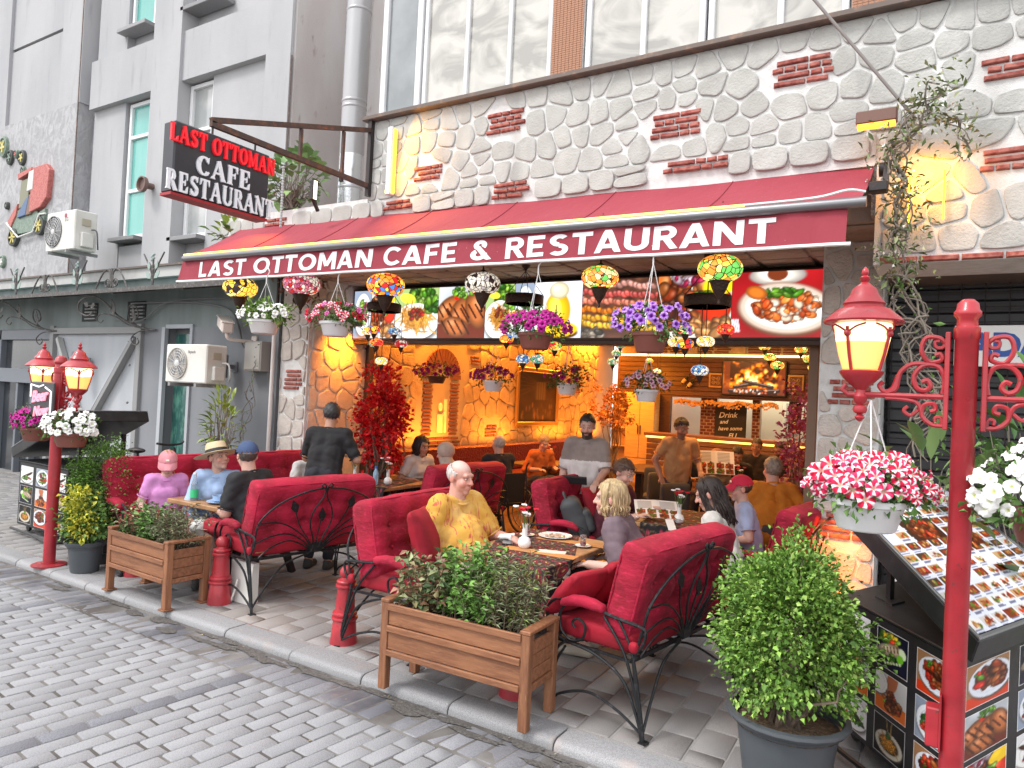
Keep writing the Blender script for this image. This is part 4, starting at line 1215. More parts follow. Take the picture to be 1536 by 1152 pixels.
MB().box(-7.06, 7.2, 2.47, -.93, 7.4, 2.535, .006).build('beam', M_frame_b, fr, None)
MB().box(-7.06, 7.42, 2.56, -.93, 7.56, 3.5).build('header', M_frame_b, fr, None)
lb = thing('food_lightbox', 'long backlit strip of food photographs above the opening', 'lightbox', (0, 0, 0))
MB().box(-7.06, 7.17, 2.52, -.90, 7.24, 3.21, .006).build('case', M_frame_b, lb, None)
seq = [('salad', .42), ('chunks', .55), ('pasta', .95), ('grill', .95), ('pasta', .55), ('salad', .35), ('jar', .82), ('kebab', 1.16), ('chunks', 1.02), ('sac', 1.25)]
tot = sum(s for _, s in seq)
x = -7.03
for kd, wd in seq:
 ww = wd / tot * 6.1
 im = food(kd, max(24, int(ww * 92)), 60)
 im = np.clip(im * 1.06, 0, 1)
 print_panel('food_photograph', im, (x + .003, 7.164, 2.545), (ww - .006, 0, 0), (0, 0, .645), M_backlit, lb)
 x += ww
YB = 15.4
bar = thing('bar_front', 'dark wood bar front with opening into the kitchen', 'bar', (0, 0, 0))
mb = MB()
mb.box(-6.6, YB, 2.02, -.9, YB + .12, 2.92)
mb.box(-6.6, YB, 1.0, -5.3, YB + .12, 2.02); mb.box(-2.36, YB, 1.0, -.9, YB + .12, 2.02)
mb.box(-5.3, YB, -.05, -2.36, YB + .12, 1.0)
mb.build('panel', M_wood, bar, None)
for k in range(8): MB().box(-6.55, YB - .018, 2.06 + k * .105, -.95, YB - .002, 2.155 + k * .105, .006).build('board', M_wood, bar, None)
MB().box(-5.5, 14.35, 1.17, -2.1, 14.8, 1.24, .01).build('counter_top', M_woodmid, bar, None)
for k in range(9): MB().box(-5.45, 14.42, .06 + k * .12, -2.1, 14.47, .165 + k * .12, .008).build('board', M_woodmid, bar, None)
MB().box(-5.45, 14.36, 1.13, -2.1, 14.40, 1.165).build('led_strip', mat('amber led', (1, .62, .12), emit=1.8), bar, None)
MB().box(-6.5, YB - .06, 2.925, -1.0, YB - .02, 2.97).build('led_strip', mat('warm led', (1, .66, .22), emit=2.2), bar, None)
MB().box(-6.6, YB + .2, 2.92, -.9, YB + .3, 3.4).build('upper_wall', M_mortar_in, bar, None)
r = random.Random(9)
xx = -6.5
while xx < -1.0:
 if r.random() < .45:
  for j in range(7): brick_on(bar, 'brick', xx + .15 + r.uniform(-.03, .03), 2.99 + j * .055, .30, .035, pl_front(YB + .2), M_brick_in, .03, r)
 else:
  brick_on(bar, 'stone', xx + .16, 3.14, .30, .30, pl_front(YB + .2), M_stone_in, .04, r)
 xx += .35
for x0, x1 in ((-4.75, -4.38), (-3.62, -3.45)):
 MB().box(x0, 15.85, 1.0, x1, 16.0, 2.1).build('pier', M_mortar_in, bar, None)
 for j in range(15):
  k = x0 + .005 - (.06 if j % 2 else 0)
  while k < x1 - .02:
   a, b_ = max(k, x0), min(k + .135, x1)
   if b_ - a > .03: brick_on(bar, 'brick', (a + b_) / 2, 1.03 + j * .07, b_ - a - .012, .055, pl_front(15.85), M_brick_in, .015, r)
   k += .147
tvo = thing('television', 'wall television showing burning logs above the bar', 'television', (-3.5, YB - .05, 2.48))
MB().box(-.66, -.05, -.375, .66, .0, .375, .01).build('casing', mat('black plastic', (.012, .012, .013), .35), tvo, None)
W_, H_ = 84, 48
X, Y = np.meshgrid(np.linspace(-1, 1, W_), np.linspace(1, 0, H_))
n1 = smooth_noise(W_, H_, 7); n2 = smooth_noise(W_, H_, 3)
fl = np.clip(1.35 - Y * 1.15 - np.abs(X) * .75 + (n1 - .5) * 1.5 + (n2 - .5) * .7, 0, 1) * np.clip(Y * 5 - .6, 0, 1)
im = np.stack([np.clip(.16 + fl * 1.5, 0, 1), np.clip(.06 + fl * 1.0 - .1, 0, .95), np.clip(.04 + (fl - .55) * 1.3, 0, .8)], -1)
im[:, :10] = im[:, :10] * .3 + np.array((.36, .14, .05)); im[:, -10:] = im[:, -10:] * .3 + np.array((.36, .14, .05))
for (a, b_, c, d) in ((.2, .78, .55, .66), (.35, .60, .8, .76), (.12, .9, .6, .88), (.5, .92, .9, .86)):
 line(im, a * W_, b_ * H_, c * W_, d * H_, 2.4, (.09, .07, .07)); line(im, a * W_, b_ * H_ - 1.5, c * W_, d * H_ - 1.5, .6, (.5, .42, .4))
pile(im, W_ * .5, H_ * .9, W_ * .35, H_ * .06, 60, [(.95, .6, .4), (.8, .25, .1), (.2, .1, .08), (.9, .8, .75)], .8, 1.8)
print_panel('screen', im, (-.63, -.054, -.345), (1.26, 0, 0), (0, 0, .69), M_screen, tvo)
for i, (xx, lab) in enumerate(((-4.29, 'square gilt tile left of the television'), (-2.67, 'square gilt tile right of the television'))):
 t = thing('ornamental_tile', lab, 'tile', (xx, YB - .03, 2.41), group='gilt tiles beside the television')
 MB().box(-.16, -.03, -.16, .16, .01, .16, .01).build('frame', mat('tile gilt', (.36, .22, .08), .4, metal=.3), t, None)
 mb = MB(); mb.box(-.12, -.036, -.12, .12, -.031, .12); mb.build('plate', M_wood, t, None)
 mb = MB()
 for k in range(4): mb.tube(spiral(.05 * (1 if k % 2 else -1), .05 * (1 if k > 1 else -1), .045, .01, k, 1.4, -.04), .007, 5)
 mb.build('ornament', MATS['tile gilt'], t)
M_chalkb = mat('chalkboard', (.02, .02, .022), .7)
M_chalk = mat('chalk', (.75, .75, .72), .9)
cb = thing('chalkboard', 'black chalkboard with white hand lettering hanging over the counter', 'chalkboard', (-4.06, 15.8, 1.52))
MB().box(-.34, -.03, -.42, .34, 0, .42, .006).build('board', M_chalkb, cb, None)
for txt, zz, sz, xo in (('happy', .34, .13, 0), ('Drink', .15, .17, -.06), ('and', .0, .12, -.14), ('have some', -.14, .12, 0), ('FU', -.30, .15, .05)):
 text_obj('lettering', txt, sz, Mplane((xo, -.034, zz), (1, 0, .06), (0, 0, 1)), M_chalk, cb, .001, .002, .25)
cb2 = thing('chalkboard', 'narrow upright chalkboard reading AS beside the kitchen door', 'chalkboard', (-2.72, 15.7, 1.7))
MB().box(-.12, -.03, -.32, .12, 0, .35, .006).build('board', M_chalkb, cb2, None)
for txt, zz in (('A', .2), ('S', .02)): text_obj('lettering', txt, .2, Mplane((0, -.034, zz), (1, 0, 0), (0, 0, 1)), mat('yellow chalk', (.75, .66, .3), .9), cb2, .001, .004)
MB().tube(spiral(0, -.17, .07, .015, 0, 1.5, -.034), .006, 5).build('doodle', M_chalk, cb2)
kf = thing('kitchen_unit', 'white kitchen door and cupboard behind the counter', 'cupboard', (-3.15, 17.0, 0))
MB().box(-.65, 0, 0, .5, .15, 2.2, .01).build('body', mat('cream unit', (.74, .70, .58), .5), kf, None)
MB().box(-.05, -.03, .9, .4, -.001, 2.1, .01).build('door', mat('cream door', (.80, .77, .68), .4), kf, None)
MB().box(.02, -.035, 1.2, .33, -.031, 2.0).build('door_glass', mat('door glass', (.4, .4, .36), .1), kf, None)
gar = MB();
for k in range(420):
 xx = r.uniform(-5.2, -3.0); zz = 1.98 - abs(r.gauss(0, .05)) - .04 * abs(math.sin(xx * 5))
 gar.cbox(xx, YB - .05 + r.uniform(-.03, .03), zz, .035, .03, .035)
tag(gar.build('garland', mat('amber garland', (.45, .22, .05), .6, rnd=.2), None, None), 'amber leafy garland trailing along the top of the bar opening', 'garland', kind='stuff')
cbn = thing('tall_cabinet', 'tall pale wooden cabinet with open corner shelves lit amber', 'cabinet', (-5.98, 15.1, 0))
M_cab = mat('pale oak', (.62, .42, .20), .5, var=(4, (.55, .36, .16), .4, .6, (1, 1, 8)))
MB().box(-.24, -.02, 0, .44, .28, 2.08, .006).build('body', M_cab, cbn, None)
for s in (0, 1): MB().box(-.23 + s * .335, -.045, .62, .095 + s * .335, -.022, 2.05, .004).build('door', M_cab, cbn, None)
MB().box(-.235, -.045, .05, .435, -.022, .60, .004).build('drawer', M_cab, cbn, None)
for s in (-1, 1): MB().box(.10 + s * .03 - .008, -.07, 1.15, .10 + s * .03 + .008, -.046, 1.35).build('handle', M_frame_b, cbn, None)
mb = MB()
for zz in (0, .42, .84, 1.26, 1.68, 2.06): mb.box(-.56, 0, zz, -.25, .28, zz + .025)
mb.box(-.56, .26, 0, -.25, .28, 2.08); mb.box(-.575, -.01, 0, -.56, .28, 2.08)
mb.build('shelf', M_cab, cbn, None)
M_bot = mat('dark bottle', (.02, .03, .02), .15)
for i, (xx, zz, s) in enumerate(((-4.95, 2.42, 1), (-4.82, 2.34, 1), (-2.3, 2.5, -1), (-2.2, 2.42, -1))):
 t = thing('wine_bottle', ['upper dark wine bottle lying on its peg left of the television', 'lower dark wine bottle lying on its peg left of the television', 'upper dark wine bottle lying on its peg right of the television', 'lower dark wine bottle lying on its peg right of the television'][i], 'bottle', (xx, YB - .09, zz), group='wine bottles on the bar front', ry=rad(40) * s)
 MB().lathe([(.001, -.14), (.038, -.135), (.038, .04), (.014, .09), (.014, .16)], 12).build('glass', M_bot, t)
 MB().lathe([(.0395, -.1), (.0395, 0)], 12).build('label', mat('wine label', (.55, .42, .22), .7), t)
WARM = (1.0, .50, .17)
AMB = (1.0, .31, .025)
for yy in (8.6, 10.6, 12.8, 14.6):
 area_light('wall_washer', (XL + .16, yy, 3.24), (0, rad(-3), 0), .12, 1.2, 55, AMB, '')
 area_light('wall_washer', (XL + .26, yy + .3, 1.0), (0, rad(180 - 3), 0), .1, 1.2, 18, AMB, '')
for (xx, yy) in ((-4.6, 9.2), (-2.5, 9.2), (-4.6, 12), (-2.5, 12), (-3.5, 14.2)):
 area_light('ceiling_lamp', (xx, yy, 3.24), (0, 0, 0), .5, .5, 30, WARM, '')
area_light('kitchen_lamp', (-3.4, 16.6, 3.0), (0, 0, 0), 1.5, .6, 30, (1, .85, .6), '')
area_light('cabinet_lamp', (-5.9, 14.4, 2.6), (rad(25), 0, 0), .5, .3, 14, AMB, '')
# ================================================================ awning
M_canvas = mat('burgundy awning canvas', (.265, .026, .044), .8, var=(1.3, (.29, .034, .052), .4, .65), var2=(46, (.42, .20, .21), .70, .74), bump=[(3, .5, 'noise', (1, 1, .4), .05), (9, .25, 'noise', (1.6, .6, .3), .02), (300, .15, 'noise', None, .002)], coords='World', sheen=.15)
M_alu = mat('anodised bar', (.22, .22, .23), .35, metal=.6)
M_hem = mat('white hem', (.80, .79, .77), .6)
M_led = mat('amber led rope', (1, .62, .13), emit=1.6)
M_letter_w = mat('white lettering', (.80, .80, .82), .6)
aw = thing('awning', 'burgundy folding arm awning lettered LAST OTTOMAN CAFE & RESTAURANT', 'awning', (0, 0, 0))
XA, XB = -7.62, -.52
def zb(x): return 3.27 + (3.205 - 3.27) * (x - XA) / (XB - XA)       # front bar
def zt(x): return 3.80 + (3.655 - 3.80) * (x - XA) / (XB - XA)         # canvas top
YT, YBAR = 5.74, 5.00
NX = 120
V = []; F = []
for i in range(NX + 1):
 x = XA + (XB - XA) * i / NX
 for j in range(9):
  t = j / 8
  sag = -.025 * math.sin(pi * t) + .006 * math.sin(x * 4.3 + t * 2)
  V.append((x, YT + (YBAR - YT) * t, zt(x) + (zb(x) + .03 - zt(x)) * t + sag))
for i in range(NX):
 for j in range(8):
  a = i * 9 + j
  F.append((a, a + 1, a + 10, a + 9))
top = link('canvas', np_mesh('canvas', V, F, M_canvas, True), aw)
mb = MB()      # sewn seams
for k in range(1, 7):
 x = XA + (XB - XA) * k / 7
 mb.tube([(x, YT + (YBAR - YT) * t, zt(x) + (zb(x) + .03 - zt(x)) * t - .025 * math.sin(pi * t) + .006 * math.sin(x * 4.3 + t * 2) + .004) for t in [j / 8 for j in range(9)]], .004, 5)
mb.build('seam', M_canvas, top)
def vy(x, z): return YBAR + .012 + .007 * math.sin(x * 9 + z * 6) + .004 * math.sin(x * 23 + 1)
VX0, VX1 = -7.70, -.60
VH = .245
V = []; F = []
NX = 200
for i in range(NX + 1):
 x = VX0 + (VX1 - VX0) * i / NX
 for j in range(7):
  z = zb(x) - .025 - VH * j / 6
  V.append((x - .03 * (j / 6) * (1 if i < 3 else 0), vy(x, z) - .03 * (j / 6), z))
for i in range(NX):
 for j in range(6):
  a = i * 7 + j
  F.append((a, a + 1, a + 8, a + 7))
val = link('valance', np_mesh('valance', V, F, M_canvas, True), aw)
mb = MB(); pts = [(x, vy(x, 3) - .034, zb(x) - .025 - VH) for x in np.linspace(VX0 - .03, VX1 + .03, 60)]
mb.tube(pts, .013, 6); mb.build('hem', M_hem, val)
mb = MB()
mb.tube([(XA - .04, YBAR, zb(XA)), (XB + .03, YBAR, zb(XB))], .036, 12)
mb.build('front_bar', M_alu, aw)
mb = MB(); mb.tube([(XA - .03, YBAR - .012, zb(XA) + .043), (-1.25, YBAR - .012, zb(-1.25) + .043)], .0085, 6); mb.build('led_rope', M_led, aw)
mb = MB(); mb.tube(spline([(-1.25, YBAR - .012, zb(-1.25) + .043), (-.8, YBAR - .015, zb(-.8) + .05), (-.6, YBAR - .02, zb(-.6) + .08), (-.5, YBAR + .02, zb(XB) + .07)], 5), .0085, 6); mb.build('rope_tail', M_hem, aw)
mb = MB()
for xx in (XA + .35, XB - .15):
 mb.bar((xx, 5.7, zt(xx) - .14), (xx + .35 * (1 if xx < -3 else -1), 5.35, zb(xx) + .02), .045, .03); mb.bar((xx + .35 * (1 if xx < -3 else -1), 5.35, zb(xx) + .02), (xx, YBAR + .03, zb(xx)), .04, .03)
mb.build('arm', M_alu, aw)
mb = MB(); mb.tube([(XA, 5.78, zt(XA) - .05), (XB, 5.78, zt(XB) - .05)], .05, 10); mb.build('roller', M_alu, aw)
mb = MB()      # end bracket and crank at the right end
mb.lathe([(.05, 0), (.05, .05), (.03, .06)], 14, (0, 0, 0));
g = mb.build('gear', M_iron_dk, aw); g.location = (XB + .05, 5.55, 3.57); g.rotation_euler = (0, rad(90), 0)
mb = MB(); mb.bar((XB + .10, 5.52, 3.60), (XB + .10, 5.42, 3.42), .035, .03); mb.box(XB + .0, 5.36, 3.37, XB + .12, 5.46, 3.44, .008); mb.build('bracket', M_iron_dk, aw)
def sans(ch):
 K = .19; S = []
 def st(x0, y0, x1, y1):
  l = math.hypot(x1 - x0, y1 - y0); nx, ny = -(y1 - y0) / l * K / 2, (x1 - x0) / l * K / 2; n = 6
  for i in range(n):
   a, b = i / n, (i + 1) / n
   S.append([(x0 + (x1 - x0) * t + q * nx, y0 + (y1 - y0) * t + q * ny) for t, q in ((a, -1), (b, -1), (b, 1), (a, 1))])
 def arc(cx, cy, rx, ry, a0, a1, n=18):
  for i in range(n):
   A, B = rad(a0 + (a1 - a0) * i / n), rad(a0 + (a1 - a0) * (i + 1) / n)
   S.append([(cx + (rx + q * K / 2) * cos(t), cy + (ry + q * K / 2) * sin(t)) for t, q in ((A, -1), (A, 1), (B, 1), (B, -1))])
 h = 1 - K / 2
 if ch in 'LFERNMU': st(.1, 0, .1, 1)
 if ch in 'LE': st(.1, K / 2, .58, K / 2)
 if ch in 'FE': st(.1, h, .58, h); st(.1, .5, .52, .5)
 if ch == 'A': st(.06, -.05, .37, 1.03); st(.37, 1.03, .68, -.05); st(.17, .28, .57, .28)
 if ch == 'S': arc(.31, .715, .20, .19, 35, 270); arc(.31, .28, .215, .185, 90, -145)
 if ch == 'T': st(0, h, .64, h); st(.32, h, .32, 0)
 if ch == 'O': arc(.43, .5, .33, h - .5, 0, 360, 26)
 if ch == 'C': arc(.43, .5, .33, h - .5, 42, 318, 22)
 if ch == 'M': st(.12, 1.0, .45, .22); st(.45, .22, .78, 1.0); st(.80, 0, .80, 1)
 if ch == 'N': st(.1, 1, .64, 0); st(.64, 0, .64, 1)
 if ch == 'R': st(.1, h, .36, h); arc(.36, .70, .19, h - .70, 90, -90, 10); st(.1, .495, .36, .495); st(.33, .50, .61, -.03)
 if ch == 'U': S[:] = []; st(.1, 1, .1, .33); arc(.35, .33, .25, .235, 180, 360, 12); st(.6, .33, .6, 1)
 if ch == '&': arc(.33, .75, .15, .16, -40, 235, 14); st(.24, .66, .70, -.02); arc(.31, .28, .21, .19, 120, 375, 16)
 return [[(x, min(max(y, 0), 1)) for x, y in p] for p in S], dict(L=.60, A=.74, S=.62, T=.64, O=.86, M=.90, N=.74, C=.78, F=.60, E=.62, R=.66, U=.70).get(ch, .74 if ch == '&' else .30)
TX = 'LAST OTTOMAN CAFE & RESTAURANT'
tw = sum(sans(c)[1] + .10 for c in TX) - .10; xc = 0
for c in TX:
 P_, w_ = sans(c); VV = []; FF = []
 for i, p in enumerate(P_):
  ar = sum(p[k][0] * p[(k + 1) % 4][1] - p[(k + 1) % 4][0] * p[k][1] for k in range(4)); p = p if ar > 0 else p[::-1]
  FF.append(tuple(range(len(VV), len(VV) + 4)))
  for (u, v) in p:
   x = -7.36 + 6.32 * (xc + u) / tw; z = zb(x) - .025 - VH * .48 + (v - .5) * .178; j = (zb(x) - .025 - z) / VH
   VV.append((x, vy(x, z) - .03 * j - .0035 - .0003 * (i % 7), z))
 if P_: mb = MB(); mb.add(VV, FF); mb.build('letter', M_letter_w, val, None)
 xc += w_ + .10
# ================================================================ hanging sign and its bracket
sg = thing('hanging_sign', 'black projecting sign board reading LAST OTTOMAN CAFE RESTAURANT', 'sign', (-5.46, 3.84, 3.66))
M_signblk = mat('black sign face', (.022, .022, .028), .35, var=(3, (.04, .04, .045), .5, .7))
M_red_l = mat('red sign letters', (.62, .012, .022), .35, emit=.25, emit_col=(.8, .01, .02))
M_white_l = mat('white sign letters', (.74, .76, .80), .4)
MB().box(-.08, -.47, -.29, .08, .47, .29, .012).build('board', M_signblk, sg, 30)
MB().box(-.075, -.475, -.315, .075, .475, -.292).build('bottom_edge', mat('red edge', (.35, .015, .02), .5), sg, None)
Ms = lambda z: Mplane((.0805, 0, z), (0, 1, 0), (0, 0, 1))
serif_line(sg, 'LAST OTTOMAN', .145, Ms(.185), M_red_l, .022, .70)
serif_line(sg, 'CAFE', .165, Ms(-.01), M_white_l, .015, .98)
serif_line(sg, 'RESTAURANT', .165, Ms(-.20), M_white_l, .015, .74)
M_rust = mat('rusty steel', (.075, .05, .042), .7, metal=.3, var=(14, (.17, .075, .045), .5, .7))
bk = thing('sign_bracket', 'rusty steel wall bracket carrying the black hanging sign', 'bracket', (0, 0, 0))
mb = MB(); mb.bar((-5.46, 3.74, 4.06), (-5.46, 5.70, 4.06), .04, .05); mb.build('arm', M_rust, bk, None)
mb = MB(); mb.bar((-5.46, 3.74, 4.09), (-5.46, 5.70, 4.68), .04, .045); mb.build('tie', M_rust, bk, None)
mb = MB(); mb.bar((-5.46, 5.68, 3.95), (-5.46, 5.68, 4.80), .05, .05); mb.build('wall_post', M_iron_dk, bk, None)
mb = MB()
for yy in (4.72, 5.28): mb.bar((-5.46, yy, 4.06), (-5.46, yy, 4.06 + .30 * (yy - 3.74)), .03, .03)
mb.build('strut', M_rust, bk, None)
mb = MB()
for yy in (3.76, 4.2): mb.tube([(-5.46, yy, 4.05), (-5.46, yy, 3.94)], .009, 6)
mb.build('hanger', M_iron_dk, bk)
mb = MB()
for k in range(22): mb.lathe([(.011, -.012), (.014, 0), (.011, .012)], 6, (-5.72, 4.75, 4.02 - k * .028))
o = mb.build('chain', mat('steel chain', (.4, .4, .4), .4, metal=.6), None); tag(o, 'thin steel chain hanging below the sign bracket by the vine', 'chain')
fl = thing('floodlight', 'small lit floodlight on the ledge beside the black sign', 'lamp', (-5.95, 5.35, 3.98))
MB().box(-.03, -.03, -.11, .03, .03, .11, .01).build('housing', M_iron_dk, fl, None)
MB().box(.031, -.022, -.10, .036, .022, .10).build('lens', mat('floodlight lens', (1, .85, .5), emit=1.5), fl, None)
MB().bar((0, 0, -.09), (-.02, .1, -.2), .03).build('stand', M_iron_dk, fl, None)
# ================================================================ metal flue
M_flue = mat('galvanised flue', (.36, .36, .365), .38, metal=.6, var=(5, (.38, .36, .37), .45, .7, (1, 1, .25)), bump=[(9, .2, 'noise', (1, 1, .3), .02)], coords='World')
fu = thing('flue_pipe', 'tall galvanised metal flue pipe between the two buildings', 'flue', (-6.36, 6.3, 3.95))
MB().lathe([(.15, 0), (.15, 3.6)], 28).build('pipe', M_flue, fu)
for zz in (.35, 1.35, 1.42, 2.55): MB().lathe([(.15, zz - .02), (.156, zz - .012), (.156, zz + .012), (.15, zz + .02)], 28).build('band', M_flue, fu)
mb = MB(); mb.lathe([(.152, .12), (.153, .13), (.153, .75), (.152, .76)], 28)
mb.build('new_section', mat('bright flue', (.55, .56, .57), .2, metal=.9, bump=[(7, .3, 'noise', (1, 1, 2), .03)]), fu)
MB().box(-.02, -.175, .4, .03, -.150, .55).build('clasp', M_iron_dk, fu, None)
# ================================================================ air conditioners
M_ac = mat('off white casing', (.66, .65, .61), .5, var=(3, (.58, .56, .51), .45, .7))
M_acfan = mat('fan black', (.10, .10, .105), .5)
M_acg = mat('grille wire', (.55, .55, .54), .5)
def ac_unit(loc, wd, hg, dp, label, brand, bs, fanx, fanr, grille_col, name='air_conditioner'):
 t = thing(name, label, 'air conditioner', loc, 0, 'wall air conditioners')
 MB().box(-wd / 2, -dp, -hg / 2, wd / 2, 0, hg / 2, .014).build('casing', M_ac, t, 30)
 MB().lathe([(fanr, 0), (fanr, .012), (fanr * .96, .012), (fanr * .96, .004), (.0, .004)], 28).build('fan_recess', M_acfan if grille_col else mat('fan beige', (.42, .39, .34), .6), t).matrix_local = Matrix.Translation((fanx, -dp, 0)) @ Matrix.Rotation(pi / 2, 4, 'X')
 mb = MB()
 for k in range(5):
  a = 2 * pi * k / 5
  mb.add([(fanx + .04 * cos(a), -dp - .006, .04 * sin(a)), (fanx + fanr * .85 * cos(a - .1), -dp - .006, fanr * .85 * sin(a - .1)), (fanx + fanr * .88 * cos(a + .55), -dp - .010, fanr * .88 * sin(a + .55)), (fanx + .04 * cos(a + .9), -dp - .008, .04 * sin(a + .9))], [(3, 2, 1, 0)])
 mb.build('fan_blade', mat('fan blade', (.22, .22, .23), .5), t, None)
 mb = MB()
 for q in (.3, .5, .68, .84, .99): mb.tube([(fanx + fanr * q * cos(2 * pi * j / 24), -dp - .018, fanr * q * sin(2 * pi * j / 24)) for j in range(25)], .0035, 4)
 for k in range(16):
  a = 2 * pi * k / 16; mb.tube([(fanx + .05 * cos(a), -dp - .02, .05 * sin(a)), (fanx + fanr * cos(a), -dp - .014, fanr * sin(a))], .003, 4)
 mb.lathe([(.05, 0), (.05, .008), (0, .012)], 14, (fanx, 0, 0)) if False else mb.ball((fanx, -dp - .016, 0), (.05, .01, .05), 12, 6)
 mb.build('fan_grille', M_acg, t)
 text_obj('brand_mark', brand, bs, Mplane((fanx + fanr + .13 if grille_col else .12, -dp - .002, hg * .27 if grille_col else hg * .3), (1, 0, 0), (0, 0, 1)), mat('grey mark', (.2, .19, .19), .5), t, .0008, .0005)
 MB().box(wd / 2, -dp * .75, -hg * .42, wd / 2 + .06, -dp * .2, -hg * .05, .012).build('valve_cover', M_ac, t, 30)
 MB().box(wd / 2, -dp * .7, hg * .12, wd / 2 + .012, -dp * .3, hg * .30, .004).build('handle_recess', mat('beige recess', (.40, .36, .28), .6), t, None)
 mb = MB()
 mb.tube(spline([(wd / 2 + .03, -dp * .3, hg * .05), (wd / 2 + .12, -dp * .2, 0), (wd / 2 + .13, -dp * .15, -hg * .3), (wd / 2 + .05, .0, -hg * .42)], 5), .012, 6)
 mb.build('hose', M_acg if not grille_col else M_acfan, t)
 mb = MB()
 for s in (-.32, .32): mb.bar((wd * s, -dp - .04, -hg / 2 - .025), (wd * s, .1, -hg / 2 - .025), .045, .045)
 mb.build('wall_bracket', M_frame_g, t, None)
 return t
ac_unit((-12.02, 6.05, 4.11), .86, .62, .34, 'white air conditioner with dark fan beside the red relief car', 'LG', .085, -.2, .25, True)
ac_unit((-8.42, 5.9, 2.07), .86, .50, .30, 'cream air conditioner with beige fan beside the dark niche', 'Skytech', .05, -.17, .205, False)
MB().box(.02, -.003, 0, .08, 0, .06).mesh('unused', M_ac)
lgm = MB(); lgm.lathe([(.035, 0), (.035, .003), (0, .003)], 18)
o = lgm.build('logo_disc', mat('maroon logo', (.35, .02, .06), .4), bpy.data.objects['air_conditioner'])
o.matrix_local = Matrix.Translation((.15, -.341, .23)) @ Matrix.Rotation(pi / 2, 4, 'X')
cc = thing('security_camera', 'white security camera on the wall above the cream air conditioner', 'camera', (-8.25, 6.05, 2.60))
M_cam = mat('camera white', (.68, .60, .55), .4)
mb = MB(); mb.xf = Matrix.Rotation(rad(-28), 4, 'Z') @ Matrix.Rotation(rad(14), 4, 'Y')
mb.box(-.34, -.075, -.07, .14, .075, .07, .02); mb.box(-.40, -.085, .065, .14, .085, .082, .006); mb.build('body', M_cam, cc, 30)
mb = MB(); mb.xf = Matrix.Rotation(rad(-28), 4, 'Z') @ Matrix.Rotation(rad(14), 4, 'Y'); mb.ball((-.342, 0, 0), (.01, .05, .05)); mb.build('lens', mat('lens black', (.01, .01, .01), .1), cc)
mb = MB(); mb.tube(spline([(.02, 0, -.05), (.03, .02, -.16), (.10, .2, -.18), (.16, .34, -.18)], 5), .025, 8); mb.box(.12, .31, -.26, .22, .345, -.10, .008); mb.build('mount', M_cam, cc)
M_lampg = mat('graphite lamp', (.20, .21, .23), .45)
for i, (xx, zz, lab) in enumerate(((-12.30, 2.08, 'grey cylinder wall lamp on the pale gate'), (-8.52, 2.07, 'grey cylinder wall lamp beside the cream air conditioner'))):
 t = thing('wall_lamp', lab, 'lamp', (xx, 6.2, zz), 0, 'cylinder wall lamps')
 MB().lathe([(.085, -.16), (.09, -.155), (.09, .155), (.085, .16)], 20).build('shade', M_lampg, t)
 MB().box(-.03, .08, -.03, .03, .20, .03).build('stem', M_lampg, t, None)
 MB().box(.0, .17, -.07, .10, .20, .07, .005).build('back_plate', M_lampg, t, None)
t = thing('fuse_box', 'grey metal fuse box on the wall beside the stone pier', 'box', (-7.93, 6.3, 2.22))
MB().box(-.17, -.06, -.20, .17, .095, .20, .006).build('body', mat('fuse box', (.33, .31, .29), .5), t, 30)
MB().box(-.15, -.068, -.18, .15, -.061, .18, .003).build('door', mat('fuse door', (.38, .36, .33), .5), t, None)
dp_ = thing('drain_pipe', 'thin white drain pipe down the edge of the stone pier', 'pipe', (-7.62, 6.32, 0))
MB().tube([(0, 0, 0), (0, 0, 2.62)], .026, 10).build('pipe', mat('white pvc', (.70, .66, .64), .4), dp_)
MB().tube([(.01, .02, 2.62), (.01, .02, 3.6)], .02, 8).build('upper_pipe', M_iron_dk, dp_)
mb = MB()
mb.tube(spline([(-7.75, 6.36, 2.02), (-7.70, 6.36, 1.8), (-7.66, 6.36, 1.5), (-7.72, 6.36, .8), (-7.85, 6.36, .3)], 6), .012, 6)
mb.tube(spline([(-10.9, 6.33, 3.02), (-9.6, 6.33, 3.0), (-8.7, 6.33, 2.9), (-8.4, 6.33, 2.7), (-8.25, 6.33, 2.35), (-8.1, 6.33, 2.35)], 6), .014, 6)
mb.tube(spline([(-11.4, 6.33, 2.75), (-10.7, 6.33, 2.75), (-10.1, 6.33, 3.0), (-9.2, 6.33, 3.04), (-8.3, 6.33, 3.0)], 6), .012, 6)
tag(mb.build('wall_cable', mat('grey cable', (.16, .16, .165), .6), None), 'loose grey cables running along the dark wall', 'cable')
MB()
t = thing('round_lamp', 'small rusty round lamp on the pilaster left of the hanging sign', 'lamp', (-10.72, 6.4, 4.85))
t.rotation_euler = (pi / 2, 0, 0)
MB().lathe([(.05, 0), (.05, .10), (.12, .14), (.12, .2), (.10, .2), (.09, .16), (0, .16)], 18).build('body', mat('rusty lamp', (.16, .10, .085), .6), t)
ls = thing('light_strip', 'white metal light strip glowing amber on the stone wall', 'wall light', (-5.12, 5.66, 4.28))
MB().box(-.035, -.05, -.36, .03, .025, .36, .005).build('housing', mat('strip white', (.70, .70, .70), .35), ls, None)
MB().box(.031, -.02, -.34, .038, .02, .34).build('diffuser', mat('amber diffuser', (1, .50, .025), emit=2.6), ls, None)
area_light('strip_glow', (-5.04, 5.61, 4.28), (0, rad(-72), rad(10)), .7, .05, 5.5, (1, .42, .015), '')
nb = thing('lit_niche', 'amber lit recess in the stone wall under the creeper', 'wall light', (-.175, 5.7, 3.38))
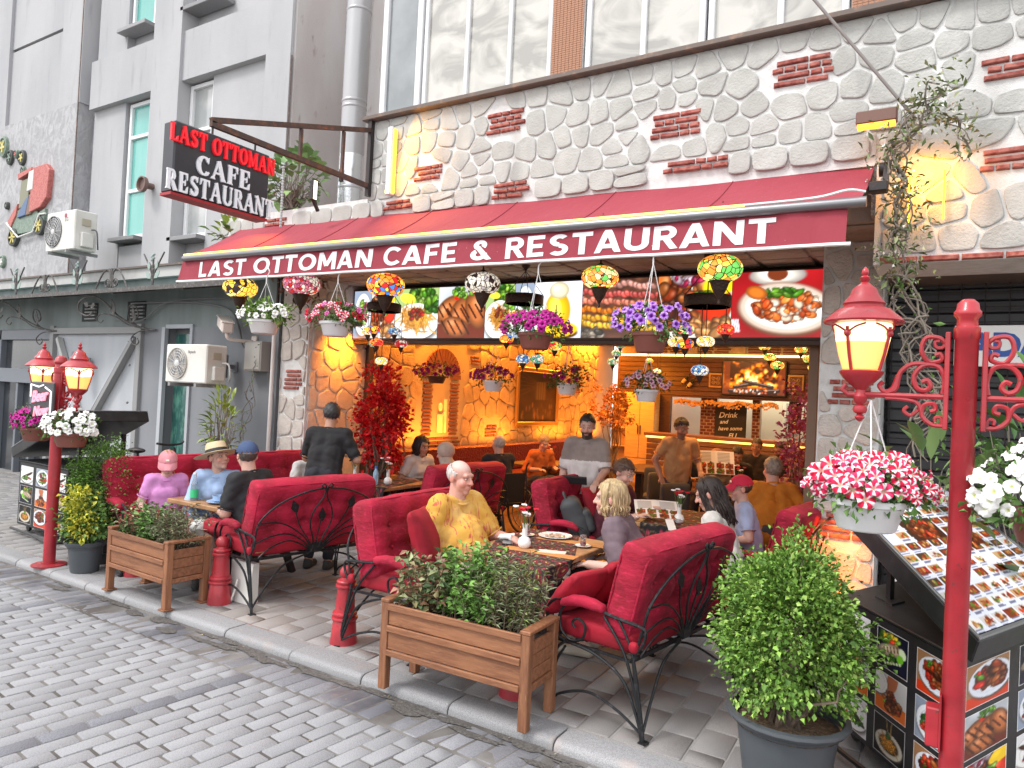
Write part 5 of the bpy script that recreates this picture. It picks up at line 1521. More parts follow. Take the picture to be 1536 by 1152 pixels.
MB().box(.095, -.055, -.17, .105, -.025, .17).build('edge_strip', mat('niche strip', (1, .5, .02), emit=2), nb, None)
MB().box(-.115, -.055, -.17, -.105, -.025, .17).build('edge_strip', MATS['niche strip'], nb, None)
area_light('niche_glow', (-.175, 5.52, 3.55), (rad(58), 0, 0), .2, .05, 2.4, (1, .36, .01), '')
hl = thing('heater_lamp', 'brown metal strip heater glowing amber above the awning end', 'heater', (-.50, 5.55, 3.90))
MB().box(-.13, -.05, -.0, .13, .05, .09, .008).build('hood', mat('brown hood', (.16, .08, .06), .5), hl, None)
MB().box(-.12, -.045, -.022, .12, .03, -.002).build('element', mat('heater element', (1, .36, .03), emit=1.6), hl, None)
def pier_light(loc, rot, sx, sy, p, c=(1, .26, .010)):
 return area_light('pier_lamp', loc, rot, sx, sy, p, c, '', spread=rad(100))
for (yy, zz, w_) in ((6.98, 2.62, 7.5), ):
 pier_light((-6.83, yy, zz), (0, rad(35), 0), .10, .42, w_)
 t = thing('pier_light', 'amber wall washer on the side of the left stone pier', 'wall light', (-6.98, yy, 2.72))
 MB().box(-.06, -.22, -.02, .12, .22, .04, .006).build('housing', M_iron_dk, t, None)
pier_light((-.70, 6.24, 1.05), (rad(14), 0, 0), .28, .05, 1.6)
pier_light((-.68, 6.24, .22), (rad(166), 0, 0), .28, .05, 1.2)
area_light('awning_glow', (-6.9, 5.45, 3.80), (rad(-40), 0, 0), .5, .06, 3.0, (1, .22, .02), '', spread=rad(120))
# ================================================================ wrought iron sofas with crimson cushions
M_velvet = mat('crimson velvet', (.38, .004, .032), .85, var=(4, (.21, .002, .014), .38, .66), var2=(26, (.44, .010, .052), .54, .70, (1, 1, 2.2)), sheen=.22, bump=[(150, .35, 'noise', None, .003), (24, .45, 'noise', (.7, .7, 2), .014)], coords='World')
M_velvet2 = mat('deep crimson seat', (.33, .002, .018), .8, var=(6, (.21, .0015, .010), .4, .65), sheen=.18, bump=[(140, .2, 'noise', None, .003)], coords='World')
M_iron = mat('black wrought iron', (.022, .023, .025), .42, metal=.5, var=(40, (.06, .06, .065), .55, .7), bump=[(60, .3, 'noise', None, .003)])
def pad_mesh(name, m, w, d, h, r=.05, nx=22, nz=14, bulge=.02, tufts=(), taper=0.0, wr=.004, seed=0, lean=0.0, both=True):
 rr = np.random.default_rng(seed)
 V = []; F = []
 ny = 4
 def face(ax, s, n1, n2):
  b = len(V)
  for i in range(n1 + 1):
   for j in range(n2 + 1):
    p = [0, 0, 0]; o = [a for a in range(3) if a != ax]
    p[ax] = s; p[o[0]] = -1 + 2 * i / n1; p[o[1]] = -1 + 2 * j / n2
    V.append(p)
  for i in range(n1):
   for j in range(n2):
    q = [b + i * (n2 + 1) + j, b + (i + 1) * (n2 + 1) + j, b + (i + 1) * (n2 + 1) + j + 1, b + i * (n2 + 1) + j + 1]
    flip = (s > 0) == (ax == 1)
    F.append(q[::-1] if flip else q)
 face(1, -1, nx, nz); face(1, 1, nx, nz)
 face(0, -1, ny, nz); face(0, 1, ny, nz)
 face(2, -1, nx, ny); face(2, 1, nx, ny)
 V = np.array(V, float)
 half = np.array([w / 2, d / 2, h / 2])
 U = V.copy()
 P = V * half
 core = np.clip(P, -(half - r), half - r)
 D = P - core
 n = np.linalg.norm(D, axis=1, keepdims=True)
 P = core + np.where(n > 1e-9, D / np.maximum(n, 1e-9) * np.minimum(n, r), 0)
 env = np.clip(1 - U[:, 0] ** 2, 0, 1) ** .6 * np.clip(1 - U[:, 2] ** 2, 0, 1) ** .6
 P[:, 1] += np.sign(U[:, 1]) * np.where(np.abs(U[:, 1]) > .99, 1, np.abs(U[:, 1])) * bulge * env
 P[:, 2] += np.sign(U[:, 2]) * (np.abs(U[:, 2]) > .99) * bulge * .45 * np.clip(1 - U[:, 0] ** 2, 0, 1)
 for (tu, tv) in tufts:
  dx = (U[:, 0] - tu) * w / 2; dz = (U[:, 2] - tv) * h / 2
  g = np.exp(-(dx ** 2 + dz ** 2) / (2 * .055 ** 2)) * .050 + np.exp(-(dz / .018) ** 2) * np.exp(-(dx / .20) ** 2) * .014 + np.exp(-(dx / .018) ** 2) * np.exp(-(dz / .14) ** 2) * .010
  msk = (np.abs(U[:, 1]) > .99) if both else (U[:, 1] < -.99)
  P[:, 1] -= np.sign(U[:, 1]) * msk * g
 ph = rr.random(6) * 6
 P[:, 1] += wr * (np.sin(P[:, 2] * 70 + 3 * np.sin(P[:, 0] * 9 + ph[0]) + ph[1]) * np.clip(np.abs(U[:, 0]) * 2 - .9, 0, 1)) * np.sign(U[:, 1])
 P += wr * .8 * np.stack([np.sin(P[:, 2] * 31 + ph[2]), np.sin(P[:, 0] * 23 + P[:, 2] * 11 + ph[3]), np.sin(P[:, 0] * 17 + ph[4])], 1)
 if taper: P[:, 0] *= 1 + taper * U[:, 2]
 return np_mesh(name, P, np.array(F), m, True)
def weld(me):
 bm = bmesh.new(); bm.from_mesh(me)
 bmesh.ops.remove_doubles(bm, verts=bm.verts[:], dist=.0004)
 bm.to_mesh(me); bm.free()
 me.polygons.foreach_set('use_smooth', [True] * len(me.polygons))
 return me
def piping(w, d, h, r, y):
 pts = []
 a, b = w / 2 - .012, h / 2 - .012
 for k in range(41):
  t = 2 * pi * k / 40
  c, s = cos(t), sin(t)
  pts.append((a * math.copysign(abs(c) ** .22, c), y, b * math.copysign(abs(s) ** .22, s)))
 return pts
def make_sofa(W=1.22, label='', name='iron_sofa'):
 t = thing(name, label, 'sofa', (0, 0, 0), 0, 'crimson wrought iron sofas')
 hw = W / 2
 me = weld(pad_mesh('seat_cushion', M_velvet2, W - .05, .54, .13, .035, 20, 5, .012, wr=.002))
 me.transform(Matrix.Translation((0, -.04, .49)))
 o = link('seat_cushion', me, t)
 mb = MB(); mb.tube([(-hw + .06, .232, .465), (hw - .06, .232, .465)], .003, 5); mb.build('zip', mat('brass zip', (.5, .36, .16), .4, metal=.6), o)
 tuf = [(-.62, .28), (-.2, .28), (.2, .28), (.62, .28), (-.62, -.30), (-.2, -.30), (.2, -.30), (.62, -.30)]
 bh, bd = .56, .19
 me = weld(pad_mesh('back_cushion', M_velvet, W - .02, bd, bh, .05, 40, 22, .022, tuf, wr=.004, seed=4))
 B = Matrix.Translation((0, .175, .775)) @ Matrix.Rotation(rad(-13), 4, 'X')
 me.transform(B)
 c = link('back_cushion', me, t)
 for yy in (-bd / 2 + .012, bd / 2 - .012):
  mb = MB(); mb.xf = B; mb.tube(piping(W - .02, bd, bh, .05, yy), .0065, 6); mb.build('piping', M_velvet, c)
 mb = MB(); mb.xf = B
 for (u, v) in tuf: mb.ball((u * (W - .02) / 2, -bd / 2 + .035, v * bh / 2), (.012, .008, .012), 8, 5)
 tag(mb.build('buttons', M_velvet2, c), kind='stuff')
 mb = MB()
 for yy in (-.31, .245): mb.bar((-hw, yy, .415), (hw, yy, .415), .016, .022)
 for xx in np.linspace(-hw, hw, 8): mb.bar((xx, -.31, .413), (xx, .245, .413), .014, .016)
 mb.build('seat_frame', M_iron, t, None)
 yb = lambda z: .262 + (z - .42) * .235
 Pt = lambda x, z: (x, yb(z), z)
 mb = MB()
 for s in (-1, 1):
  mb.tube(spline([Pt(s * hw, .42), Pt(s * hw * .985, .60), Pt(s * hw * .95, .74), Pt(s * hw * .72, .87), Pt(s * hw * .36, .955), Pt(s * .02, .985)], 7), .0085, 7)
  mb.tube(spline([Pt(s * .012, .96), Pt(s * .012, .995), Pt(s * .03, 1.02), Pt(s * .052, 1.012), Pt(s * .05, .992), Pt(s * .036, .992)], 5), .007, 6)
 f = mb.build('back_arch', M_iron, t)
 mb = MB()
 for s in (-1, 1):
  mb.tube(spline([Pt(s * .018, .43), Pt(s * .045, .53), Pt(s * .105, .68), Pt(s * .085, .80), Pt(s * .02, .90), Pt(0.005 * s, .985)], 6), .0075, 6)
  mb.tube(spline([Pt(s * .03, .43), Pt(s * .10, .54), Pt(s * .20, .66), Pt(s * .27, .80)], 6), .006, 6)
  mb.tube(spline([Pt(s * .038, .43), Pt(s * .14, .56), Pt(s * .30, .67), Pt(s * .43, .715), Pt(s * (hw - .01), .72)], 6), .0065, 6)
  mb.tube(spline([Pt(s * .045, .43), Pt(s * .15, .53), Pt(s * .30, .605), Pt(s * .46, .60), Pt(s * (hw - .01), .55)], 6), .0065, 6)
  mb.tube(spline([Pt(s * .052, .43), Pt(s * .16, .50), Pt(s * .30, .545), Pt(s * .45, .50), Pt(s * .54, .425)], 6), .0065, 6)
 mb.tube(spline([Pt(0, .43), Pt(.01, .55), Pt(.0, .72)], 5), .006, 6)
 mb.build('back_fan', M_iron, t)
 for (x, z, a) in ((0, .745, 0), (-.285, .84, .35), (.285, .84, -.35)):
  mb = MB(); leafpoly(mb, x, yb(z) + .006, z, a, .115, .007, [(0, -.5), (.16, -.36), (.34, -.02), (.2, .2), (0, .55), (-.2, .2), (-.34, -.02), (-.16, -.36)])
  mb.build('iron_leaf', M_iron, t, None)
 mb = MB(); mb.cbox(0, yb(.45), .455, .11, .016, .085, .01); mb.build('fan_boss', M_iron, t, None)
 for s in (-1, 1):
  X = s * (hw + .004)
  S = lambda y, z, dx=0: (X + dx, y, z)
  mb = MB()
  mb.tube(spline([S(-.30, 0), S(-.315, .12), S(-.30, .27), S(-.25, .37), S(-.20, .41)], 6), .009, 7)
  mb.tube(spline([S(-.285, 0), S(-.285, .14), S(-.26, .28), S(-.20, .385)], 6), .008, 7)
  mb.box(X - .02, -.32, 0, X + .02, -.27, .008)
  mb.build('front_leg', M_iron, t)
  mb = MB()
  mb.tube(spline([S(.345, 0), S(.325, .10), S(.29, .25), S(.262, .42)], 6), .0095, 7)
  mb.tube(spline([S(.335, .0), S(.30, .12), S(.20, .30), S(.02, .39), S(-.16, .412)], 6), .009, 7)
  mb.tube(spline([S(.34, .02), S(.29, .22), S(.20, .45), S(.06, .62)], 6), .009, 7)
  mb.tube(spline([S(.345, .02), S(.31, .22), S(.25, .47), S(.16, .62)], 6), .008, 7)
  mb.tube(spline([(X, .34, .05), (X - s * .12, .32, .2), (X - s * .30, .29, .35), (X - s * .55, .265, .41)], 6), .0085, 7)
  mb.box(X - .025, .325, 0, X + .025, .37, .008)
  mb.build('rear_leg', M_iron, t)
  mb = MB()
  mb.tube(spline([S(-.29, .03), S(-.22, .10), S(-.02, .165), S(.18, .12), S(.335, .04)], 6), .0085, 7)
  mb.build('stretcher', M_iron, t)
  mb = MB()     # arm: from the back, over, and down into a scroll
  mb.tube(spline([S(.28, .62), S(.10, .635), S(-.06, .665), S(-.20, .665), S(-.315, .625), S(-.345, .54), S(-.30, .455), S(-.20, .415)], 6), .0105, 7)
  mb.tube(spline([S(-.20, .645, 0), S(-.25, .57), S(-.235, .475), S(-.165, .43), S(-.085, .455), S(-.065, .53), S(-.115, .565), S(-.155, .54), S(-.14, .505)], 7), .0085, 7)
  mb.tube(spline([S(.28, .62), S(.33, .60), S(.32, .53), S(.275, .47)], 5), .009, 7)
  mb.build('arm_scroll', M_iron, t)
  me = weld(pad_mesh('arm_pad', M_velvet, .075, .30, .06, .028, 4, 4, .004, wr=.001))
  V = np.zeros(len(me.vertices) * 3); me.vertices.foreach_get('co', V); V = V.reshape(-1, 3)
  V[:, 2] += .675 - 1.1 * V[:, 1] ** 2 * np.where(V[:, 1] < 0, 1.6, .6); V[:, 1] -= .09; V[:, 0] += X
  me.vertices.foreach_set('co', V.ravel()); me.update()
  link('arm_pad', me, t)
  me = weld(pad_mesh('tie', M_velvet2, .045, .05, .06, .018, 3, 3, .006, wr=.006)); me.transform(Matrix.Translation((X, .262, .50)))
  link('tie', me, t)
 return t
R90 = rad(90)
s0 = make_sofa(1.22, 'crimson sofa seen from behind, its iron fan back facing the left bollard')
s0.location = (-4.93, 4.49, 0); s0.rotation_euler = (0, 0, -R90 - rad(10))
def sofa(x, y, face, lab, rot=0, W=1.22, sc=None):
 return copy_thing(s0, (x, y, 0), (R90 if face > 0 else -R90) + rad(rot), lab, scale=sc)
sofa(-6.72, 4.56, 1, 'crimson sofa under the girl in pink and the woman in the straw hat', -6, sc=(1.2, 1, 1))
sofa(-3.36, 4.40, 1, 'crimson sofa carrying the old man in the yellow shirt', 3)
sofa(-1.60, 4.40, -1, 'crimson sofa with iron back in front of the large potted bush', -9)
sofa(-6.62, 6.02, 1, 'crimson sofa behind the standing waiter in black', -4)
sofa(-4.88, 6.72, -1, 'small crimson sofa seen from behind, left of the wheelchair', -8)
sofa(-3.15, 6.65, 1, 'crimson sofa holding a dark backpack under the man with sunglasses', 0)
sofa(-1.18, 6.55, -1, 'crimson sofa behind the boy in the red cap, by the right stone pier', -8, sc=(1.05, 1, 1))
def cushion(x, y, z, rz, tilt, s, lab):
 t = thing('cushion', lab, 'cushion', (x, y, z), rz, 'loose crimson cushions')
 me = pad_mesh('cover', M_velvet2, s, .04, s, .018, 12, 12, .065, wr=.004, seed=int(x * -10))
 V = np.zeros(len(me.vertices) * 3); me.vertices.foreach_get('co', V); V = V.reshape(-1, 3)
 u, v = V[:, 0] / (s / 2), V[:, 2] / (s / 2)
 V[:, 0] *= 1 - .10 * (1 - v * v); V[:, 2] *= 1 - .10 * (1 - u * u)
 me.vertices.foreach_set('co', V.ravel()); weld(me)
 me.transform(Matrix.Rotation(tilt, 4, 'X'))
 link('cover', me, t)
 return t
cushion(-3.22, 4.12, .79, R90 + .35, -.30, .42, 'crimson cushion leaning beside the old man in yellow')
cushion(-1.90, 3.98, .68, -R90 - .25, -.75, .36, 'crimson cushion leaning by the near arm of the right front sofa')
cushion(-1.80, 4.24, .70, -R90 - .1, -.65, .38, 'second crimson cushion tucked behind the first on the right front sofa')
cushion(-2.98, 6.62, .78, R90 - .2, -.4, .42, 'crimson cushion in front of the dark backpack')
# ================================================================ tables
M_table = mat('oak table top', (.42, .23, .11), .45, var=(6, (.30, .15, .07), .4, .65, (1, 9, 1)), bump=[(20, .2, 'noise', (1, 10, 1), .004)])
M_tleg = mat('black table steel', (.015, .015, .017), .45)
def table(x, y, rz, lx, ly, lab, z=.745):
 t = thing('dining_table', lab, 'table', (x, y, 0), rz, 'outdoor dining tables')
 mb = MB(); mb.box(-lx / 2, -ly / 2, z - .04, lx / 2, ly / 2, z, .006); mb.build('top', M_table, t, None)
 for s in (-1, 1):
  for q in (-1, 1):
   mb = MB(); mb.bar((s * lx * .34, q * ly * .08, z - .045), (s * lx * .34, q * ly * .36, .0), .055, .055); mb.build('leg', M_tleg, t, None)
  mb = MB(); mb.bar((s * lx * .34, -ly * .2, z - .06), (s * lx * .34, ly * .2, z - .06), .05, .035); mb.build('rail', M_tleg, t, None)
 return t
tb1 = table(-5.78, 4.55, 0, .80, 1.10, 'oak table between the girl in pink and the man in the blue cap')
tb2 = table(-2.56, 4.63, 0, .74, 1.16, 'oak table under the patterned cloth in front of the old man in yellow')
tb3 = table(-2.12, 6.80, 0, .80, 1.1, 'oak table with menus between the man with sunglasses and the dark haired woman')
tb4 = table(-5.78, 6.65, 0, .80, 1.1, 'oak table with kilim cloth behind the waiter in black')
def kilim(w, h, seed):
 rg = np.random.default_rng(seed)
 im = canvas(w, h, (.10, .085, .10));
 n = smooth_noise(w, h, 6, rg); im += (n[..., None] - .5) * .1
 for gy in range(0, h, 20):
  for gx in range(0, w, 14):
   cx, cy = gx + (7 if (gy // 20) % 2 else 0), gy + 10
   q_ = rg.uniform(-.7, .7); cx += rg.normal(0, 1); ell(im, cx, cy, 5.2, 8.0, (.50, .40, .27), q_); ell(im, cx, cy, 4.6, 7.2, (.10, .08, .10), q_); ell(im, cx, cy, 3.6, 5.8, (.50, .09, .15), q_); ell(im, cx, cy, 2.2, 4.0, (.30, .06, .10), q_); ell(im, cx, cy - 1, .9, 2.0, (.70, .60, .38), q_)
   for q in (-1, 1): ell(im, cx + q * 6.8, cy + 4, 1.1, 3.4, (.55, .46, .32), q * .5); ell(im, cx + q * 6.5, cy - 6, 1.5, 1.5, (.62, .18, .27)); ell(im, cx + q * 3, cy + 9, 2.6, .8, (.45, .4, .3), q * .4)
 im *= (1 + (rg.random((h, w, 1)) - .5) * .35)
 return np.clip(im, 0, 1)
M_kilim = mat('kilim cloth', rough=.85, attr='Col', bump=[(220, .25, 'noise', None, .003)])
def cloth(parent_xy, rz, lx, ly, zt_, drop_x, drop_y, lab, seed, skew=0.0, nx=110, ny=150, off=(0, 0)):
 im = kilim(nx, ny, seed)
 Lx, Ly = lx + 2 * drop_x, ly + 2 * drop_y
 I, J = np.meshgrid(np.linspace(-.5, .5, nx), np.linspace(.5, -.5, ny))
 A = I.ravel() * Lx; Bv = J.ravel() * Ly
 c, s = cos(skew), sin(skew)
 X = A * c - Bv * s + off[0]; Y = A * s + Bv * c + off[1]
 hx = lx / 2 + .008; hy = ly / 2 + .008
 ox = np.maximum(np.abs(X) - hx, 0); oy = np.maximum(np.abs(Y) - hy, 0)
 o = np.hypot(ox, oy)
 ang = np.arctan2(oy, ox)
 fold = np.sin((Y * 17 + X * 13) + 1.0) * .022 + np.sin(Y * 31 + X * 8) * .01
 outw = .012 + np.minimum(o, .3) * (.10 + .35 * np.sin(2 * ang) ** 2) + fold * np.clip(o * 6, 0, 1)
 Xc = np.clip(X, -hx, hx) + np.sign(X) * np.cos(ang) * outw * (o > 0)
 Yc = np.clip(Y, -hy, hy) + np.sign(Y) * np.sin(ang) * outw * (o > 0)
 Zc = zt_ + .004 - np.maximum(o - .006, 0) * (1 - .04) + .0015 * np.sin(X * 40) * np.sin(Y * 35)
 V = np.stack([Xc, Yc, Zc], 1)
 a = (np.arange(ny - 1)[:, None] * nx + np.arange(nx - 1)[None, :]).ravel()
 F = np.stack([a + nx, a + nx + 1, a + 1, a], 1)
 me = np_mesh('tablecloth', V, F, M_kilim, True)
 set_col(me, to_lin(im.reshape(-1, 3)))
 o_ = link('tablecloth', me); o_.location = (*parent_xy, 0); o_.rotation_euler = (0, 0, rz)
 return tag(o_, lab, 'tablecloth', 'kilim tablecloths')
cloth((-2.56, 4.63), 0, .74, 1.16, .745, -.06, .28, 'kilim patterned cloth hanging off the front table by the planter', 3, rad(24), off=(.02, -.10))
cloth((-5.78, 6.65), 0, .80, 1.10, .745, -.10, .2, 'kilim patterned cloth on the table behind the waiter in black', 5, rad(12), 70, 90)
cloth((-2.12, 6.80), 0, .80, 1.10, .745, -.06, .15, 'kilim patterned cloth under the open menus', 6, rad(8), 70, 90)
# ================================================================ planters
M_plank = mat('stained pine', (.265, .112, .052), .6, var=(4, (.18, .07, .032), .38, .62, (9, 9, 1)), var2=(30, (.32, .15, .072), .55, .75, (6, 6, .6)), rnd=.10, bump=[(28, .35, 'noise', (7, 7, .8), .004)])
M_plankx = mat('stained pine lengthwise', (.265, .112, .052), .6, var=(4, (.18, .07, .032), .38, .62, (1, 9, 9)), var2=(30, (.32, .15, .072), .55, .75, (.6, 6, 6)), rnd=.12, bump=[(28, .35, 'noise', (.8, 7, 7), .004)])
M_soil = mat('dark soil', (.035, .022, .016), .95, bump=[(60, 1, 'noise', None, .02)])
def planter(loc, rz, lx, ly, h, lab, pads=False):
 t = thing('wooden_planter', lab, 'planter', loc, rz, 'wooden planter boxes')
 lg = .055
 for sx in (-1, 1):
  for sy in (-1, 1):
   mb = MB(); cx, cy = sx * (lx / 2 - lg / 2), sy * (ly / 2 - lg / 2)
   mb.box(cx - lg / 2, cy - lg / 2, .012 if pads else 0, cx + lg / 2, cy + lg / 2, h, .004); mb.build('leg', M_plank, t, None)
   if pads:
    mb = MB(); mb.box(cx - .045, cy - .045, 0, cx + .045, cy + .045, .014, .003); mb.build('foot_block', M_plank, t, None)
 zb_ = h * .40
 rows = [(zb_, zb_ + .035, .012), (zb_ + .037, zb_ + .145, -.006), (zb_ + .147, zb_ + .185, .012), (zb_ + .187, h - .045, -.006), (h - .043, h - .002, .012)]
 for sy in (-1, 1):
  for (a, b_, pr) in rows:
   mb = MB(); yo = sy * (ly / 2 - .014)
   mb.box(-lx / 2 + lg, yo - .010 + (pr if sy < 0 else pr) * sy, a, lx / 2 - lg, yo + .010 + pr * sy, b_, .003); mb.build('plank', M_plankx, t, None)
 for sx in (-1, 1):
  n = 3
  for k in range(n):
   a = zb_ + .04 + k * (h - .05 - zb_ - .04) / n; b_ = zb_ + .04 + (k + 1) * (h - .05 - zb_ - .04) / n - .003
   mb = MB(); xo = sx * (lx / 2 - .022); mb.box(xo - .009, -ly / 2 + lg, a, xo + .009, ly / 2 - lg, b_, .003); o = mb.build('plank', M_plankx, t, None)
  mb = MB(); xo = sx * (lx / 2 - .012); mb.box(xo - .012, -ly / 2 + lg, zb_, xo + .012, ly / 2 - lg, zb_ + .036, .003); mb.build('plank', M_plankx, t, None)
  mb = MB(); mb.box(sx * (lx / 2 - .030) - .034, -ly / 2 - .004, h, sx * (lx / 2 - .030) + .034, ly / 2 + .004, h + .022, .004); mb.build('cap', M_plank, t, None)
 mb = MB(); mb.box(-lx / 2 + .04, -ly / 2 + .03, h * .45, lx / 2 - .04, ly / 2 - .03, h - .06); mb.build('soil', M_soil, t, None)
 return t
planter((-5.72, 3.645, 0), rad(-2), .93, .38, .53, 'wooden planter box by the red lamp post end, standing on foot blocks', True)
planter((-2.45, 3.60, 0), rad(2), 1.05, .37, .535, 'wooden planter box in front of the kilim covered table')
# ================================================================ bollards
M_redpaint = mat('red enamel paint', (.42, .026, .038), .42, var=(6, (.29, .017, .026), .4, .65), var2=(26, (.15, .03, .03), .64, .72), rvar=.15, bump=[(55, .35, 'noise', None, .004)], coat=.15)
def bollard(x, y, lab, rx=0.0):
 t = thing('bollard', lab, 'bollard', (x, y, 0), 0, 'red bollards along the kerb', rx=rx)
 prof = [(.098, 0), (.095, .03), (.083, .155), (.080, .165), (.092, .170), (.096, .18), (.092, .192), (.078, .196), (.078, .204), (.088, .208), (.090, .216), (.086, .226), (.072, .230), (.062, .40), (.062, .402), (.074, .405), (.077, .414), (.074, .424), (.060, .428), (.060, .436), (.070, .44), (.071, .447), (.066, .455), (.045, .458), (.042, .475)]
 MB().lathe(prof, 28).build('shaft', M_redpaint, t, 50)
 MB().ball((0, 0, .508), .052, 22, 14).build('ball', M_redpaint, t, True)
 r = random.Random(int(x * 100)); mb = MB()
 for k in range(10):
  a = r.uniform(pi * 1.1, pi * 1.9); z = r.uniform(.05, .15) if k < 5 else .26 + .02 * k
  rr = .098 - z * .10 if k < 5 else .066
  mb.ball((rr * cos(a), rr * sin(a), z), .004, 6, 4)
 tag(mb.build('paint_blisters', M_redpaint, t), kind='stuff')
 return t
bollard(-5.155, 3.86, 'red bollard right of the wooden planter with foot blocks')
bollard(-3.70, 3.84, 'red bollard between the two wooden planters, beside the old man sofa')
bollard(-6.46, 3.90, 'red bollard mostly hidden behind the planter with foot blocks')
bollard(-2.24, 3.84, 'red bollard mostly hidden behind the planter near the kilim cloth')
# ================================================================ lamp posts
M_redlamp = mat('red cast iron', (.42, .024, .036), .4, var=(5, (.27, .015, .023), .4, .65), var2=(30, (.16, .035, .035), .65, .72), rvar=.16, bump=[(30, .12, 'noise', None, .006)], coat=.2)
M_lglass = mat('lit amber lamp glass', (.9, .5, .2), .3, emit=.7, emit_col=(1.0, .38, .08)); M_ltop = mat('bright upper lamp glass', (1, .8, .5), .3, emit=1.25, emit_col=(1, .74, .40))  # bulb light through the glass put into its emission, brighter above
M_lhot = mat('lit bulb', (1, .85, .6), emit=9, emit_col=(1, .80, .5))
def lantern_parts(t, x, z, sc=1.0, idx=0):
 c = (x, 0, z)
 L = lambda prof: [(r_ * sc, q * sc) for r_, q in prof]
 MB().lathe(L([(.0, -.125), (.010, -.12), (.022, -.105), (.010, -.09), (.026, -.082), (.03, -.068), (.026, -.055), (.012, -.048), (.026, -.03), (.03, -.01), (.022, .0), (.020, .02), (.045, .045), (.075, .075), (.088, .095), (.090, .105), (.075, .108)]), 24, c, flute=.03, nf=12).build('cup', M_redlamp, t)
 MB().lathe(L([(.078, .112), (.098, .18), (.109, .235)]), 48, c, flute=.012, nf=24).build('lower_glass', M_lglass, t); MB().lathe(L([(.109, .236), (.114, .265), (.118, .31), (.112, .325)]), 48, c, flute=.012, nf=24).build('upper_glass', M_ltop, t)
 MB().ball((x, 0, z + .255 * sc), (.05 * sc, .05 * sc, .055 * sc), 12, 8).build('bulb', M_lhot, t)
 for k in range(4):
  a = pi / 4 + k * pi / 2 + .35
  P = lambda r_, q, da=0: (x + r_ * sc * cos(a + da), r_ * sc * sin(a + da), z + q * sc)
  mb = MB(); mb.tube([P(.082, .108), P(.103, .18), P(.118, .25), P(.125, .30)], .0075 * sc, 6); mb.ball(P(.122, .27), (.016 * sc, .016 * sc, .018 * sc), 8, 6)
  for s in (-1, 1): mb.tube(spline([P(.122, .272), P(.126, .297, s * .3), P(.126, .312, s * .62)], 4), .005 * sc, 5)
  mb.build('rib', M_redlamp, t)
 MB().lathe(L([(.118, .318), (.165, .322), (.168, .330), (.15, .350), (.11, .385), (.086, .395), (.084, .405), (.090, .412), (.084, .42), (.060, .452), (.05, .48), (.026, .50), (.012, .512), (.020, .522), (.022, .532), (.010, .542), (.016, .552), (.014, .565), (.004, .58), (0, .582)]), 32, c).build('hood', M_redlamp, t, 55)
def scroll_bracket(t, s, z, sc=1.0, reach=.40):
 C = lambda a, b: (s * a * sc, 0, z + b * sc)
 mb = MB(); mb.box(min(s * .058, s * .078) * sc, -.022 * sc, z - .14 * sc, max(s * .058, s * .078) * sc, .022 * sc, z + .28 * sc, .003); mb.build('back_strap', M_redlamp, t, None)
 mb = MB(); mb.tube([C(.07, 0), C(reach, 0), C(reach + .05, -.004), C(reach + .075, .02), C(reach + .06, .042)], .0125 * sc, 8); mb.build('arm', M_redlamp, t)
 mb = MB()
 mb.tube(spline([C(.07, .225), C(.10, .255), C(.15, .255), C(.165, .20), (s * .135 * sc, 0, z + .15 * sc), C(.09, .16), C(.095, .185), C(.115, .18)], 6), [.010 * sc] * 43, 7)
 mb.tube(spline([C(.075, .245), C(.085, .215), C(.11, .215), C(.115, .238), C(.098, .243)], 5), .008 * sc, 6)
 mb.tube(spline([C(.08, .015), C(.075, .075), C(.10, .13), C(.155, .135), C(.19, .09), C(.18, .04), C(.15, .025), C(.128, .045), C(.14, .07), C(.16, .062)], 6), .011 * sc, 7)
 mb.tube(spline([C(.13, .14), C(.20, .14), C(.245, .10), C(.26, .03), C(.30, .015), C(.325, .04), C(.31, .06)], 6), .0105 * sc, 7)
 mb.tube(spline([C(.30, .012), C(.27, .03), C(.25, .09)], 4), .012 * sc, 6)
 mb.build('upper_scroll', M_redlamp, t)
 mb = MB()
 mb.tube(spline([C(.075, -.125), C(.12, -.12), C(.155, -.085), C(.15, -.04), C(.115, -.03), C(.105, -.055), C(.125, -.065)], 6), .010 * sc, 7)
 mb.tube(spline([C(.155, -.08), C(.175, -.03), C(.23, -.015), C(.30, -.012)], 5), .0095 * sc, 7)
 mb.tube(spline([C(.17, -.06), C(.20, -.085), C(.225, -.065), C(.21, -.045)], 5), .008 * sc, 6)
 mb.tube(spline([C(.08, -.12), C(.085, -.09), C(.105, -.09), C(.105, -.11)], 5), .007 * sc, 6)
 mb.build('lower_scroll', M_redlamp, t)
def lamp_post(x, y, lab, zarm, ztop, sides, reach, rp=.055, sc=1.0, base=True, rz=0.0):
 t = thing('lamp_post', lab, 'lamp post', (x, y, 0), rz, 'red cast iron lamp posts')
 MB().lathe([(rp * 1.03, 0), (rp * 1.03, .5), (rp, .52), (rp, ztop - .17), (rp * 1.12, ztop - .165), (rp * 1.12, ztop - .12), (rp * .92, ztop - .115), (rp * .86, ztop - .085), (rp * 1.15, ztop - .07), (rp * 1.17, ztop - .055), (rp * .98, ztop - .045), (rp * .9, ztop - .02), (rp * .5, ztop - .003), (0, ztop)], 32).build('post', M_redlamp, t, 50)
 if base:
  MB().lathe([(.15, 0), (.15, .012), (.07, .022), (.07, .03)], 28).build('base_plate', M_redlamp, t, 40)
 for s in sides:
  scroll_bracket(t, s, zarm, sc, reach)
  lantern_parts(t, s * reach * sc, zarm, sc)
 return t
lpR = lamp_post(.055, 3.47, 'tall red lamp post with one lit lantern and scroll bracket beside the menu stand', 1.935, 2.345, (-1,), .40, .043, .97)
